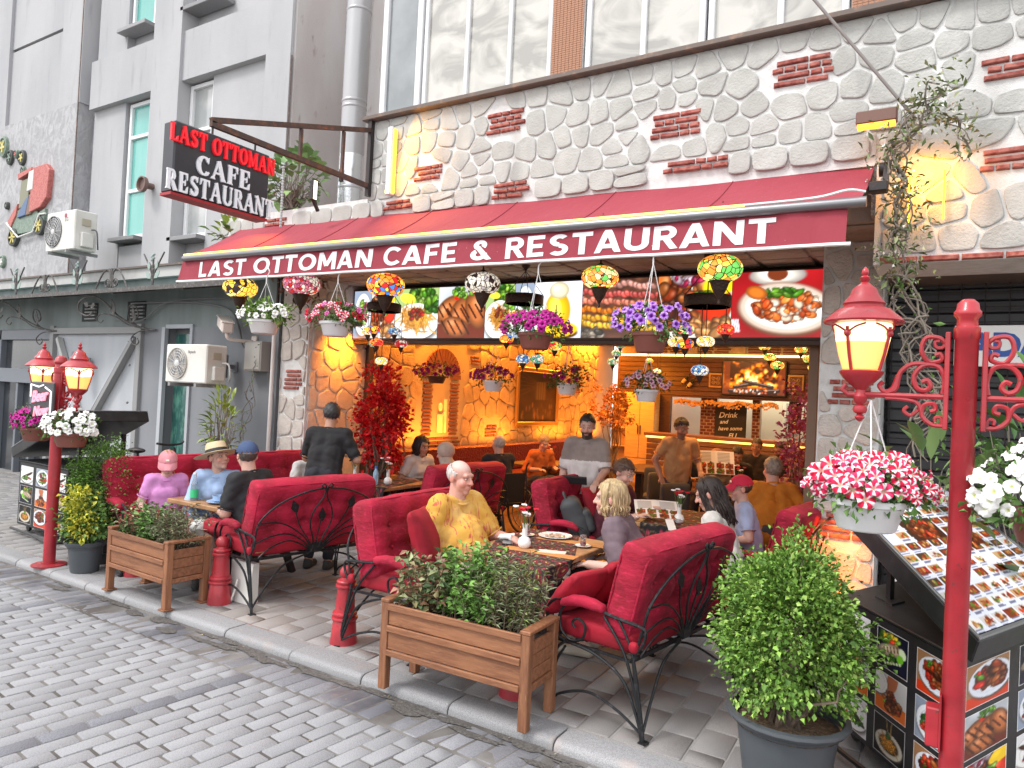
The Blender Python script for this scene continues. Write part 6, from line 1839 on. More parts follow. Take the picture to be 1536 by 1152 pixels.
scroll_bracket(lpR, 1, 1.935, .97, .40)
lantern_parts(lpR, .40 * .97, 1.935, .97)
mb = MB(); mb.box(-.095, -.04, .50, -.043, .04, .66, .006); mb.box(-.048, -.05, .49, -.040, .05, .72, .004); mb.build('access_box', M_redlamp, lpR, None)
lpL = lamp_post(-7.37, 3.58, 'red lamp post with two lit lanterns and petunia baskets by the kerb', 1.62, 2.03, (-1, 1), .36, .052, .93)
for (xx, yy, p) in ((.055 - .388, 3.47, 2.2), (-7.37 - .335, 3.58, 2.0), (-7.37 + .335, 3.58, 2.0)):
 z_ = 1.935 + .25 if xx > -1 else 1.62 + .24
 point_light('lantern_light', (xx, yy - .0, z_ - .02), p, (1, .62, .28), .04)
ne = thing('neon_sign', 'small pink neon sign reading Beer hanging on the red lamp post', 'sign', (-7.42, 3.44, 1.60))
MB().box(-.19, 0, -.16, .24, .02, .17, .01).build('backing', mat('neon backing', (.025, .025, .03), .3), ne, None)
M_neonp = mat('pink neon tube', (.75, .25, .32), emit=.5, emit_col=(1, .3, .4)); M_neonw = mat('white neon tube', (.8, .8, .82), emit=.4)
text_obj('lettering', 'Beer', .15, Mplane((.0, -.012, .03), (1, 0, .12), (-.06, 0, 1)), M_neonp, ne, .006, .004, .25)
text_obj('lettering', 'Now', .13, Mplane((.03, -.012, -.11), (1, 0, .12), (-.06, 0, 1)), M_neonp, ne, .006, .003, .25)
mb = MB(); mb.tube([(-.17, -.01, .02), (-.17, -.01, .14), (-.02, -.01, .12), (.06, -.01, .14)], .008, 6); mb.tube([(.10, -.01, .12), (.21, -.01, .08), (.21, -.01, -.14)], .008, 6); mb.build('border_tube', M_neonw, ne)
# ================================================================ menu stands
M_stblk = mat('black painted stand', (.018, .018, .02), .4, var=(12, (.03, .03, .033), .5, .7), bump=[(60, .15, 'noise', None, .003)])
def sheet_img(w, h, seed):
 rg = np.random.default_rng(seed)
 im = canvas(w, h, (.86, .88, .93))
 cw, chh = w / 10, h / 12
 for a in range(10):
  for b_ in range(12):
   x0, y0 = a * cw + 1.5, b_ * chh + 1.5
   if rg.random() < .06: continue
   bgc = [(.80, .78, .76), (.5, .2, .12), (.88, .88, .86), (.3, .22, .16), (.75, .6, .42)][rg.integers(5)]
   rect(im, x0, y0, x0 + cw - 2.5, y0 + chh * .62, bgc)
   for _ in range(12):
    cc_ = [(.62, .22, .08), (.80, .40, .12), (.35, .5, .15), (.75, .15, .08), (.42, .2, .1), (.85, .7, .4)][rg.integers(6)]
    ell(im, x0 + cw * rg.uniform(.2, .75), y0 + chh * rg.uniform(.15, .5), cw * rg.uniform(.06, .16), chh * rg.uniform(.05, .12), np.array(cc_) * rg.uniform(.7, 1.1), rg.random() * 3)
   for q in range(2): rect(im, x0 + .5, y0 + chh * (.68 + .14 * q), x0 + cw * rg.uniform(.5, .8), y0 + chh * (.68 + .14 * q) + 1, (.45, .45, .55))
 rect(im, cw * 2.2, chh * 3.1, cw * 5, chh * 5.2, (.25, .13, .09)); pile(im, cw * 3.6, chh * 4.2, cw * 1.2, chh * .9, 40, BROWN + REDS, 1.5, 4)
 rect(im, cw * 5.2, chh * 4.2, cw * 7.6, chh * 6.3, (.5, .2, .1)); pile(im, cw * 6.4, chh * 5.3, cw * 1.1, chh * .9, 40, BROWN + REDS + GREENS[:1], 1.5, 4)
 return np.clip(im, 0, 1)
def menu_stand(loc, rz, lab, kindsA, kindsB, W=1.0, D=.80, H=.80, rise=.55, lip=.14):
 t = thing('menu_stand', lab, 'menu stand', loc, rz, 'black menu stands with food pictures')
 mb = MB(); mb.box(0, 0, .09, W, D, H, .008); mb.build('cabinet', M_stblk, t, None)
 mb = MB(); mb.box(-.01, -.01, H, W + .01, D + .01, H + .014, .004); mb.build('cabinet_top', M_stblk, t, None)
 for (a, b_) in ((.08, .1), (W - .08, .1), (.08, D - .1), (W - .08, D - .1)):
  mb = MB(); mb.xf = Matrix.Translation((a, b_, .045)) @ Matrix.Rotation(pi / 2, 4, 'X'); mb.lathe([(.0, -.015), (.042, -.015), (.045, 0), (.042, .015), (0, .015)], 14); mb.build('wheel', M_tleg, t)
 mb = MB(); mb.tube(spline([(-.02, .2, .05), (-.10, .0, .06), (-.08, -.14, .07), (.2, -.12, .05), (.6, -.06, .04), (W, -.06, .05)], 6), .014, 7); mb.build('cable_loop', M_tleg, t)
 def pics(kinds, n, face):
  cols = n; rows = 3
  for c in range(cols):
   for r_ in range(rows):
    kd = kinds[(c * rows + r_) % len(kinds)]
    wd = (W if face == 'A' else D) / cols
    pw, ph = wd * .80, (H - .12) / rows * .86
    x0 = c * wd + wd * .10; z0 = H - .03 - (r_ + 1) * (H - .14) / rows + .01
    im = food(kd, 40, 42)
    im[:1] = im[-1:] = .92; im[:, :1] = im[:, -1:] = .92
    if face == 'A': print_panel('food_picture', im, (x0, -.0015, z0), (pw, 0, 0), (0, 0, ph), M_print, t)
    else: print_panel('food_picture', im, (W + .0015, x0, z0), (0, pw, 0), (0, 0, ph), M_print, t)
 pics(kindsA, 3, 'A'); pics(kindsB, 2, 'B')
 L_ = math.hypot(W + lip, rise); ang = math.atan2(rise, W + lip)
 Mb = Matrix.Translation((W + lip, 0, H + .14)) @ Matrix.Rotation(ang, 4, 'Y') @ Matrix.Rotation(pi, 4, 'Z')
 mb = MB(); mb.xf = Mb; mb.box(0, -D - .04, -.12, L_, .05, .0, .008); bd = mb.build('board', M_stblk, t, None)
 im = sheet_img(150, 138, int(abs(loc[0]) * 10) + 2)
 o_ = Mb @ Vector((.03, .03, .004)); e1 = Mb @ Vector((.03, -D - .02, .004)); e2 = Mb @ Vector((L_ - .03, .03, .004))
 print_panel('menu_sheet', im, tuple(o_), tuple(e1 - o_), tuple(e2 - o_), M_print, bd)
 mb = MB(); mb.xf = Mb
 for q in ((.0, -D - .04, L_, -D - .022), (.0, .032, L_, .05), (0, -D - .022, .02, .032), (L_ - .02, -D - .022, L_, .032)): mb.box(q[0], q[1], .001, q[2], q[3], .012, .002)
 mb.build('board_rim', mat('steel rim', (.30, .30, .31), .35, metal=.6), bd, None)
 for yy in (.22, D - .1):
  mb = MB(); mb.box(.22, yy - .02, H + .014, .26, yy + .02, H + .02 + rise * .68); mb.box(.16, yy - .06, H + .014, .32, yy + .06, H + .024); mb.build('prop', M_stblk, t, None)
 return t
mr = menu_stand((-.485, 4.50, 0), math.atan2(3.70 - 4.50, .080 + .485), 'large black menu stand with sloping picture menu behind the tall red lamp post', ['steak', 'skew', 'steak', 'fish', 'skew', 'noodle', 'meatplate', 'salad', 'meatplate'], ['meatplate', 'grill', 'chunks', 'fish', 'salad', 'steak'], .98, 1.0, .80, .44)
for c_ in COL.objects:
 if c_.type == 'MESH' and (c_.parent == mr or (c_.parent and c_.parent.parent == mr)): c_.data.transform(Matrix(((1, -.62, 0, 0), (0, 1, 0, 0), (0, 0, 1, 0), (0, 0, 0, 1))))
ms = menu_stand((-8.05, 4.05, 0), rad(-2), 'black menu stand with raised black board, left of the lamp post near the glass entrance', ['steak', 'fish', 'noodle', 'salad', 'skew', 'meatplate', 'steak', 'fish', 'noodle'], ['steak', 'fish'], 1.15, .80, .82, .50); ms.scale = (-1, 1, 1)
# ================================================================ leaves, flowers, plants
M_leaf = mat('leaf', rough=.5, attr='Col', spec=.35)
PG = np.random.default_rng(77)
def leaf_cloud(name, pts, dirs, size, aspect, cols, parent=None, fold=.25, jit=.25, droop=0.0, kind='stuff', rng=PG, spread=.9):
 pts = np.asarray(pts, float); n = len(pts)
 d = np.asarray(dirs, float) + rng.normal(0, spread, (n, 3)) * .6
 d[:, 2] -= droop
 d /= np.maximum(np.linalg.norm(d, axis=1, keepdims=True), 1e-6)
 up = rng.normal(0, 1, (n, 3)) * .5 + np.array((0, 0, 1.0))
 s = np.cross(d, up); s /= np.maximum(np.linalg.norm(s, axis=1, keepdims=True), 1e-6)
 nr = np.cross(s, d)
 L = (size * (1 + rng.normal(0, jit, n)))[:, None].clip(size * .3)
 W = L * aspect
 B = pts; T = pts + d * L + nr * L * -.10
 mid = pts + d * L * .55 + nr * L * .06
 A = mid + s * W / 2 + nr * W * fold; C = mid - s * W / 2 + nr * W * fold
 V = np.stack([B, A, T, C], 1).reshape(-1, 3)
 i = np.arange(n) * 4
 F = np.concatenate([np.stack([i, i + 1, i + 2], 1), np.stack([i, i + 2, i + 3], 1)])
 me = np_mesh(name, V, F, M_leaf)
 cols = np.asarray(cols, float)
 pick = cols[rng.integers(len(cols), size=n)] * rng.uniform(.72, 1.25, (n, 1))
 set_col(me, np.repeat(pick.clip(0, 1), 4, 0))
 o = link(name, me, parent)
 if kind: o['kind'] = kind
 return o
def clump_pts(c, rad3, n, k, sig, rng=PG, shell=.55, zmin=None):
 u = rng.normal(0, 1, (k, 3)); u /= np.linalg.norm(u, axis=1, keepdims=True)
 rr = (shell + (1 - shell) * rng.random((k, 1)) ** .6) * rng.uniform(.86, 1.2, (k, 1))
 cc = u * rr * np.array(rad3)
 idx = rng.integers(k, size=n)
 p = cc[idx] + rng.normal(0, sig, (n, 3))
 d = p / np.array(rad3); d /= np.maximum(np.linalg.norm(d, axis=1, keepdims=True), 1e-6)
 p = p + np.array(c)
 if zmin is not None:
  m = p[:, 2] > zmin; p, d = p[m], d[m]
 return p, d, cc + np.array(c)
G_BOX = [(.13, .27, .04), (.17, .33, .05), (.23, .40, .07), (.09, .19, .035), (.30, .45, .10)]
G_DARK = [(.045, .10, .028), (.06, .13, .03), (.09, .17, .045)]
G_MID = [(.08, .17, .04), (.11, .22, .05), (.15, .27, .07)]
G_YEL = [(.42, .42, .05), (.5, .5, .1), (.20, .30, .05)]
G_GREY = [(.27, .32, .17), (.19, .24, .12), (.36, .39, .23), (.19, .15, .09)]
M_bark = mat('grey brown bark', (.20, .15, .11), .85, var=(30, (.12, .09, .07), .4, .6), bump=[(60, .5, 'noise', None, .005)])
M_twig = mat('brown twig', (.13, .09, .06), .85)
def twigs(name, base, tips, m, parent, r0=.012, r1=.003, wob=.04, n=6):
 mb = MB()
 for k, t in enumerate(tips):
  b = Vector(base) + Vector((PG.normal(0, .03), PG.normal(0, .03), 0)); t = Vector(t)
  pts = [b + (t - b) * (i / n) + Vector(PG.normal(0, wob, 3)) * math.sin(pi * i / n) for i in range(n + 1)]
  mb.tube(pts, [r0 + (r1 - r0) * i / n for i in range(n + 1)], 5, cap=False)
 return mb.build(name, m, parent)
M_pot = mat('grey plastic pot', (.07, .08, .09), .45, bump=[(30, .15, 'noise', None, .004)])
def bush(loc, rad3, zc, n, k, label, cat='shrub', name='potted_bush', leaf=.022, cols=G_BOX, potr=.26, poth=.36, pot=True, sig=.05, zmin=None, group=None, shell=.5):
 t = thing(name, label, cat, loc, 0, group)
 if pot:
  f = MB(); R = potr
  f.lathe([(R * .70, 0), (R * .74, .02), (R * .90, poth - .05), (R * .90, poth - .045), (R * 1.02, poth - .04), (R * 1.10, poth - .015), (R * 1.09, poth), (R * .99, poth + .004), (R * .96, poth - .02), (R * .93, poth - .06)], 40, flute=.006, nf=20); f.build('pot', M_pot, t, 45)
  MB().lathe([(0, poth - .055), (R * .95, poth - .06)], 24).build('soil', mat('dry mulch', (.16, .11, .07), .95, var=(40, (.28, .2, .12), .5, .7), bump=[(50, 1, 'noise', None, .03)]), t)
 p, d, cc = clump_pts((0, 0, zc), rad3, n, k, sig, zmin=zmin, shell=shell)
 twigs('stem', (0, 0, poth - .06 if pot else .05), [tuple(q) for q in cc[:: max(1, k // 26)]], M_bark, t, .013, .003, .03)
 leaf_cloud('foliage', p, d, leaf, .68, cols, t)
 return t
bush((-.63, 3.77, 0), (.305, .31, .39), .76, 19000, 170, 'large bright green boxwood in a grey plastic pot before the menu stand', leaf=.026, potr=.265, poth=.36, sig=.042, zmin=.38, shell=.42)
bush((-7.17, 3.98, 0), (.29, .26, .40), .80, 9000, 100, 'tall dark green boxwood behind the variegated plant by the left lamp post', leaf=.024, cols=G_MID + G_BOX[:2], potr=.20, poth=.30, sig=.045, zmin=.25)
vg = bush((-6.92, 3.68, 0), (.17, .15, .17), .47, 1300, 30, 'black bucket with yellow and green variegated plant beside the left lamp post', 'plant', 'variegated_plant', .042, G_MID + G_MID + G_YEL[:1], .165, .29, sig=.05, zmin=.22)
p, d, _ = clump_pts((-.02, -.08, .64), (.09, .07, .14), 420, 12, .035); leaf_cloud('yellow_shoots', p, d, .045, .5, [(.62, .60, .06), (.5, .52, .08)], vg)
p, d, _ = clump_pts((.1, -.10, .42), (.07, .06, .08), 260, 8, .03); leaf_cloud('yellow_shoots', p, d, .042, .5, [(.62, .60, .06), (.55, .5, .06)], vg)
def upright(parent, name, x0, x1, y0, y1, z0, h, n_st, n_leaf, leaf, asp, cols, lean=.10, m=M_twig, droop=.2, tip=None):
 mb = MB(); P = []; D = []
 for k in range(n_st):
  b = np.array((PG.uniform(x0, x1), PG.uniform(y0, y1), z0)); hh = h * PG.uniform(.65, 1.1)
  tp = b + np.array((PG.normal(0, lean), PG.normal(0, lean), hh))
  md = (b + tp) / 2 + PG.normal(0, .015, 3)
  mb.tube([tuple(b), tuple(md), tuple(tp)], [.003, .0025, .0015], 4, cap=False)
  for j in range(n_leaf):
   q = PG.uniform(.12, 1)
   P.append(b + (tp - b) * q + (md - (b + tp) / 2) * 4 * q * (1 - q)); a = PG.random() * 6.28
   D.append((cos(a), sin(a), .35))
 mb.build('stems', m, parent)['kind'] = 'stuff'
 return leaf_cloud(name, P, D, leaf, asp, cols, parent, droop=droop, spread=.6)
def plant_thing(name, label, loc, rz=0, group=None): return thing(name, label, 'plant', loc, rz, group)
RED_G = [(.24, .21, .10), (.17, .26, .10), (.34, .17, .11), (.13, .21, .09), (.30, .33, .17)]
a = plant_thing('photinia_plant', 'reddish green leafy plant at the left end of the front planter', (-2.74, 3.595, .45), rad(2)); upright(a, 'leaves', -.17, .15, -.11, .11, 0, .36, 34, 22, .055, .5, RED_G, .07)
a = plant_thing('mint_plant', 'fresh green leafy plant in the middle of the front planter', (-2.45, 3.59, .45), rad(2)); upright(a, 'leaves', -.15, .15, -.11, .11, 0, .46, 44, 30, .046, .48, [(.16, .33, .06), (.22, .40, .09), (.12, .25, .06)], .07)
a = plant_thing('lavender_plant', 'thin grey green grassy plant at the right end of the front planter', (-2.16, 3.61, .45), rad(2)); upright(a, 'leaves', -.11, .13, -.11, .11, 0, .44, 44, 34, .050, .16, G_GREY + [(.25, .32, .08)], .08)
a = plant_thing('flowering_plant', 'reddish leafy plant with tiny crimson flowers at the left of the planter on blocks', (-6.00, 3.64, .44), rad(-2)); upright(a, 'leaves', -.15, .15, -.12, .12, 0, .30, 36, 24, .040, .45, RED_G + G_MID, .07)
p, d, _ = clump_pts((0, 0, .20), (.17, .12, .12), 60, 24, .01); leaf_cloud('blossoms', p, d, .022, .9, [(.45, .02, .05), (.55, .05, .10)], a)
a = plant_thing('green_plant', 'bright green leafy plant in the middle of the planter on blocks', (-5.72, 3.64, .44), rad(-2)); upright(a, 'leaves', -.13, .13, -.12, .12, 0, .30, 36, 26, .042, .5, G_MID + [(.16, .30, .07)], .06)
a = plant_thing('sage_plant', 'grey green grassy plant at the right of the planter on blocks', (-5.44, 3.64, .44), rad(-2)); upright(a, 'leaves', -.13, .13, -.12, .12, 0, .34, 46, 34, .040, .17, G_GREY, .07)
p, d, _ = clump_pts((-.1, 0, .28), (.16, .12, .07), 40, 18, .01); leaf_cloud('blossoms', p, d, .02, .9, [(.5, .06, .12)], a)
M_pet = mat('petal', rough=.6, attr='Col', spec=.25)
def petunia(name, ca, cb, throat, R=.037, stripe=False, star=False):
 N = 40
 V = [(0, 0, -.016)]; C = [throat]
 rings = [(.14, -.010), (.36, .004), (.72, .010), (1.0, .002)]
 for q, (r_, z) in enumerate(rings):
  for j in range(N):
   a = 2 * pi * j / N
   lobe = 1 - .13 * abs(math.cos(2.5 * a)) ** 6 if q >= 2 else 1
   rr = R * r_ * lobe
   V.append((rr * cos(a), rr * sin(a), z + (.006 * math.sin(5 * a + 1) + .003 * math.sin(11 * a)) * r_ ** 2))
   ph = (5 * a / (2 * pi)) % 1
   if q == 0: C.append(throat)
   elif stripe: C.append(cb if (abs(ph - .5) < .27) else ca)
   elif star: C.append(cb if abs(ph - .5) > .40 or q == 1 else ca)
   else: C.append(tuple(ca[i] * (.8 if q == 1 else 1.0) + cb[i] * (.2 if q == 1 else 0) for i in range(3)))
 F = []
 for j in range(N):
  k = (j + 1) % N
  F.append((0, 1 + j, 1 + k, 1 + k))
  for q in range(3):
   b = 1 + q * N; F.append((b + j, b + N + j, b + N + k, b + k))
 mb = MB(); mb.v = V; mb.f = [f if f[2] != f[3] else f[:3] for f in F]; mb.m = [0] * len(F)
 me = mb.mesh(name, M_pet, True)
 set_col(me, np.array(C))
 return me
W_ = (.86, .86, .84);
FL = {'white': [petunia('flower', W_, W_, (.55, .60, .25)), petunia('flower', (.80, .80, .79), W_, (.6, .62, .3), .033)],
      'candy': [petunia('flower', (.88, .80, .82), (.62, .012, .06), (.75, .6, .45), .040, True), petunia('flower', (.88, .80, .82), (.70, .03, .12), (.7, .5, .4), .036, True)],
      'magenta': [petunia('flower', (.38, .010, .20), (.2, .0, .08), (.10, .0, .05)), petunia('flower', (.48, .02, .28), (.2, .0, .1), (.12, .0, .06), .033)],
      'purple': [petunia('flower', (.40, .20, .62), (.16, .02, .30), (.10, .01, .18), .036, False, True), petunia('flower', (.50, .28, .70), (.2, .03, .36), (.1, .01, .18), .033, False, True)],
      'red': [petunia('flower', (.55, .006, .03), (.4, 0, .02), (.2, 0, .01)), petunia('flower', (.75, .35, .55), (.6, .05, .3), (.4, .1, .2), .033, True)],
      'pinkwhite': [petunia('flower', (.74, .55, .62), (.5, .15, .3), (.35, .05, .15), .030, False, True)],
      'darkpink': [petunia('flower', (.33, .012, .12), (.2, .0, .05), (.1, 0, .03), .032)]}
M_potw = mat('white plastic pot', (.76, .77, .78), .4)
M_pott = mat('terracotta plastic pot', (.24, .085, .065), .5)
M_str = mat('white hanger', (.72, .72, .72), .5)
def basket(loc, kind, n, rad3, label, potm=M_potw, potr=.15, poth=.13, hang=.5, cols=G_MID, leaf=.034, nl=420, hook=True, flz=.06, sx=1.0, front=None, strm=M_str):
 t = thing('flower_basket', label, 'flower basket', loc, PG.random() * .4, 'hanging baskets of petunias')
 R = potr
 MB().lathe([(R * .66, 0), (R * .72, .008), (R * .90, poth * .78), (R * .92, poth * .8), (R * 1.0, poth * .83), (R * 1.02, poth), (R * .95, poth + .003), (R * .9, poth - .02), (0, poth - .025)], 32, sx=sx).build('pot', potm, t, 45)
 mb = MB()
 for k in range(3):
  a = 2 * pi * k / 3 + .4; mb.tube([(R * sx * .97 * cos(a), R * .97 * sin(a), poth * .95), (0, 0, poth + hang)], .0032, 4)
 if hook: mb.tube(spline([(0, 0, poth + hang - .02), (0, 0, poth + hang + .05), (.02, 0, poth + hang + .08), (.035, 0, poth + hang + .11), (.015, 0, poth + hang + .14), (-.015, 0, poth + hang + .125)], 4), .006, 6)
 mb.build('hanger', strm, t)
 c = (0, 0, poth + flz)
 p, d, _ = clump_pts(c, np.array(rad3) * .88, nl, 40, .03, shell=.35)
 ok = p[:, 2] > poth - .06
 leaf_cloud('foliage', p[ok], d[ok], leaf, .5, cols, t)
 kinds = FL[kind] if isinstance(kind, str) else sum([FL[q] for q in kind], [])
 made = 0; tries = 0; placed = []
 while made < n and tries < n * 30:
  tries += 1
  u = Vector(PG.normal(0, 1, 3)).normalized()
  if u.z < -.35 or (front is not None and u.y > front): continue
  if sum(1 for q in placed if (q - u).length < 1.15 / math.sqrt(n)) > 0 and tries < n * 22: continue
  placed.append(u)
  me = kinds[PG.integers(len(kinds))]
  o = link('flower', me, t)
  k = PG.uniform(.86, 1.08)
  pos = Vector((c[0] + rad3[0] * u.x * k, c[1] + rad3[1] * u.y * k, c[2] + rad3[2] * u.z * k))
  face = (u * .8 + Vector((0, -.45, .25)) + Vector(PG.normal(0, .25, 3))).normalized()
  o.matrix_local = Matrix.Translation(pos) @ face.to_track_quat('Z', 'Y').to_matrix().to_4x4() @ Matrix.Rotation(PG.random() * 6, 4, 'Z') @ Matrix.Scale(PG.uniform(.8, 1.1), 4)
  made += 1
 return t
basket((-.29, 3.47, 1.345), 'candy', 62, (.26, .20, .135), 'basket of pink and white striped petunias under the tall lamp lantern', potr=.150, poth=.135, hang=.43, sx=1.1, front=.35, hook=False, leaf=.036, nl=900)
basket((.345, 3.47, 1.375), 'white', 64, (.27, .22, .20), 'basket of white petunias at the right edge, right of the tall lamp post', M_pott, .14, .13, .40, front=.4, hook=False, nl=700)
basket((-7.06, 3.56, 1.17), 'white', 58, (.29, .22, .16), 'basket of white petunias on the right arm of the left lamp post', M_pott, .16, .13, .34, front=.4, hook=False, nl=700)
basket((-7.72, 3.56, 1.18), 'magenta', 46, (.27, .2, .15), 'basket of magenta petunias on the left arm of the left lamp post', M_pott, .15, .13, .32, front=.4, hook=False, nl=600)
basket((-6.07, 4.9, 2.37), 'white', 34, (.29, .22, .12), 'white petunias in a white pot at the left end of the awning', potr=.17, poth=.14, hang=.40, front=.4, nl=900, cols=G_BOX[1:], leaf=.042)
basket((-5.14, 5.0, 2.35), ('red', 'candy'), 36, (.32, .24, .13), 'red and pink petunias in a white pot before the lit left pier', potr=.16, poth=.14, hang=.40, front=.4, nl=900)
basket((-2.88, 5.0, 2.24), 'magenta', 46, (.28, .22, .12), 'magenta petunias in a terracotta pot under the middle of the awning', M_pott, .15, .13, .50, front=.3, nl=700)
basket((-1.90, 5.0, 2.22), 'purple', 40, (.29, .22, .15), 'lilac and purple petunias in a terracotta pot in front of the kebab picture', M_pott, .14, .15, .52, front=.3, nl=700, flz=.07)
basket((-6.03, 7.8, 1.98), 'darkpink', 34, (.34, .25, .12), 'dark pink petunias hanging before the brick niche', mat('brown pot', (.08, .04, .03), .6), .14, .10, .42, front=.3, nl=500, cols=G_DARK, strm=M_iron)
basket((-4.77, 7.3, 1.90), 'darkpink', 30, (.28, .22, .12), 'dark pink petunias in a white pot left of the painting', potr=.13, poth=.13, hang=.48, front=.3, nl=500, cols=G_DARK)
basket((-3.75, 7.3, 1.90), 'darkpink', 10, (.26, .22, .13), 'mostly green basket with few dark flowers in a white pot, by the painting', potr=.13, poth=.13, hang=.42, front=.3, nl=800, cols=G_DARK)
basket((-2.52, 6.6, 1.86), 'pinkwhite', 26, (.22, .18, .11), 'pale pink petunias in a white pot below the lilac basket', potr=.12, poth=.12, hang=.36, front=.3, nl=600, cols=G_DARK + G_MID[:1])
M_vine = mat('grey vine stem', (.20, .17, .14), .85)
def climber(label, path, n, sig, leaf, asp, cols, nst=10, wob=.09, name='climbing_plant', white=0, tg=1.0):
 t = thing(name, label, 'climber', (0, 0, 0))
 P = spline(path, 8)
 mb = MB()
 for k in range(nst):
  ph = PG.random(4) * 6
  pts = [p + Vector((wob * math.sin(i * .5 + ph[0]) * PG.uniform(.6, 1.2), .03 * math.sin(i * .8 + ph[1]), wob * .6 * math.sin(i * .7 + ph[2]))) for i, p in enumerate(P)]
  a = PG.integers(0, max(1, len(pts) // 3)); b = len(pts) - PG.integers(0, max(1, len(pts) // 3))
  mb.tube(pts[a:b], PG.uniform(.003, .008), 5, cap=False)
 mb.build('stems', M_vine, t)['kind'] = 'stuff'
 pts = []
 for p in P: pts += [tuple(np.array(p) + PG.normal(0, 1, 3) * sig) for _ in range(max(1, int(n / len(P) * PG.uniform(.2, 1.8))))]
 D = PG.normal(0, 1, (len(pts), 3)); D[:, 1] -= .6
 leaf_cloud('foliage', pts, D, leaf, asp, cols, t, droop=.2)
 if white:
  q = [pts[i] for i in PG.integers(len(pts), size=white)]; leaf_cloud('blossoms', q, PG.normal(0, 1, (white, 3)), leaf * .55, .8, [(.75, .72, .66)], t)
 return t
VG = [(.14, .19, .07), (.20, .25, .10), (.10, .14, .05), (.30, .32, .16)]
climber('leafy jasmine creeper with bare twisted stems climbing the right stone wall', [(-.10, 5.50, 4.12), (-.22, 5.50, 3.98), (-.33, 5.48, 3.75), (-.36, 5.48, 3.5), (-.30, 5.47, 3.2), (-.34, 5.46, 2.95), (-.28, 5.45, 2.7)], 560, np.array((.085, .05, .07)), .05, .38, VG, 9, .06, white=160)
climber('trailing sprig of the creeper hanging right of its main stem', [(-.18, 5.50, 3.9), (-.07, 5.50, 3.85), (.02, 5.50, 3.75), (.04, 5.5, 3.6)], 120, np.array((.05, .04, .05)), .05, .38, VG, 3, .03, white=40)
climber('tangle of bare grey vine stems hanging behind the tall lamp', [(-.30, 5.45, 2.85), (-.24, 5.45, 2.5), (-.16, 5.45, 2.2), (-.10, 5.45, 1.9), (-.12, 5.45, 1.55)], 60, np.array((.09, .05, .08)), .055, .42, G_MID, 13, .10)
def big_leaf_plant(name, label, loc, n, rad3, L, asp, m, hstem, parts=True, fold=.18, cat='plant', seedn=0, vert=.2):
 t = thing(name, label, cat, loc)
 mesh = []
 for q in range(3):
  mb = MB(); w_ = L * asp
  prof = [(0, 0), (.18, .55), (.45, 1), (.75, .7), (1, 0)]
  vs = []
  for (y, ww) in prof:
   z = -.25 * L * y * y + q * .02 * y
   vs += [(-w_ / 2 * ww, y * L, z + fold * w_ * ww), (0, y * L, z), (w_ / 2 * ww, y * L, z + fold * w_ * ww)]
  fs = []
  for i in range(4):
   b = i * 3; fs += [(b, b + 1, b + 4, b + 3), (b + 1, b + 2, b + 5, b + 4)]
  mb.add(vs, fs); mesh.append(mb.mesh('leaf', m, True))
 tips = []
 for k in range(n):
  u = Vector(PG.normal(0, 1, 3)).normalized(); rr = PG.uniform(.35, 1) ** .6
  p = Vector((u.x * rad3[0] * rr, u.y * rad3[1] * rr, hstem + u.z * rad3[2] * rr))
  d = (u + Vector((0, -.3, vert)) + Vector(PG.normal(0, .3, 3))).normalized()
  o = link('leaf', mesh[k % 3], t)
  o.matrix_local = Matrix.Translation(p) @ d.to_track_quat('Y', 'Z').to_matrix().to_4x4() @ Matrix.Scale(PG.uniform(.6, 1.15), 4)
  if k % 3 == 0: tips.append(tuple(p))
 twigs('stem', (0, 0, max(0, hstem - rad3[2] * 1.6)), tips, M_vine, t, .009, .003, .02)
 return t
M_gl = mat('glossy green leaf', (.07, .16, .045), .35, rnd=.3, hue=.02)
M_gl2 = mat('pale green leaf', (.20, .32, .12), .45, rnd=.3, hue=.02)
M_gl3 = mat('yellow green leaf', (.26, .34, .06), .4, rnd=.35, hue=.03)
big_leaf_plant('grape_vine', 'grape vine with broad pale leaves on the ledge behind the hanging sign', (-6.75, 5.75, 3.95), 150, (.52, .2, .34), .135, 1.05, M_gl2, .36, cat='climber')
big_leaf_plant('grape_vine', 'small vine tuft spilling over the left end of the stone ledge', (-7.85, 5.70, 3.62), 34, (.30, .15, .16), .14, .7, M_gl3, .12, cat='climber')
big_leaf_plant('umbrella_tree', 'slender yellow green umbrella plant behind the woman in the straw hat', (-7.55, 5.55, .25), 150, (.23, .2, .48), .13, .42, M_gl3, 1.05)
big_leaf_plant('shrub', 'dense glossy green shrub behind the tall red lamp post', (.55, 5.5, 0), 170, (.55, .4, 1.0), .24, .36, M_gl, 1.15, cat='shrub')
big_leaf_plant('shrub', 'bright broad leaved plant below the striped petunia basket', (-.05, 5.35, .2), 70, (.32, .25, .42), .25, .32, M_gl2, 1.15, cat='shrub')
big_leaf_plant('shrub', 'low glossy plant behind the sloping picture menu', (.45, 4.9, .1), 90, (.5, .3, .45), .26, .34, mat('mid green leaf', (.12, .24, .06), .4, rnd=.3, hue=.02), .85, cat='shrub')
def blossom_tree(loc, label, cols, n, rad3, hc, trunk=.02, leaf=.05, name='blossom_tree', k=60):
 t = thing(name, label, 'tree', loc)
 p, d, cc = clump_pts((0, 0, hc), rad3, n, k, .05, shell=.3)
 twigs('trunk', (0, 0, 0), [tuple(q) for q in cc[::5]], M_bark, t, trunk, .004, .05)
 leaf_cloud('crown', p, d, leaf, .75, cols, t)
 return t
blossom_tree((-6.05, 6.75, 0), 'red artificial blossom tree beside the waiter in black', [(.68, .006, .012), (.52, .004, .01), (.75, .03, .03)], 3200, (.30, .26, .60), 1.52, .03, .055, k=150)
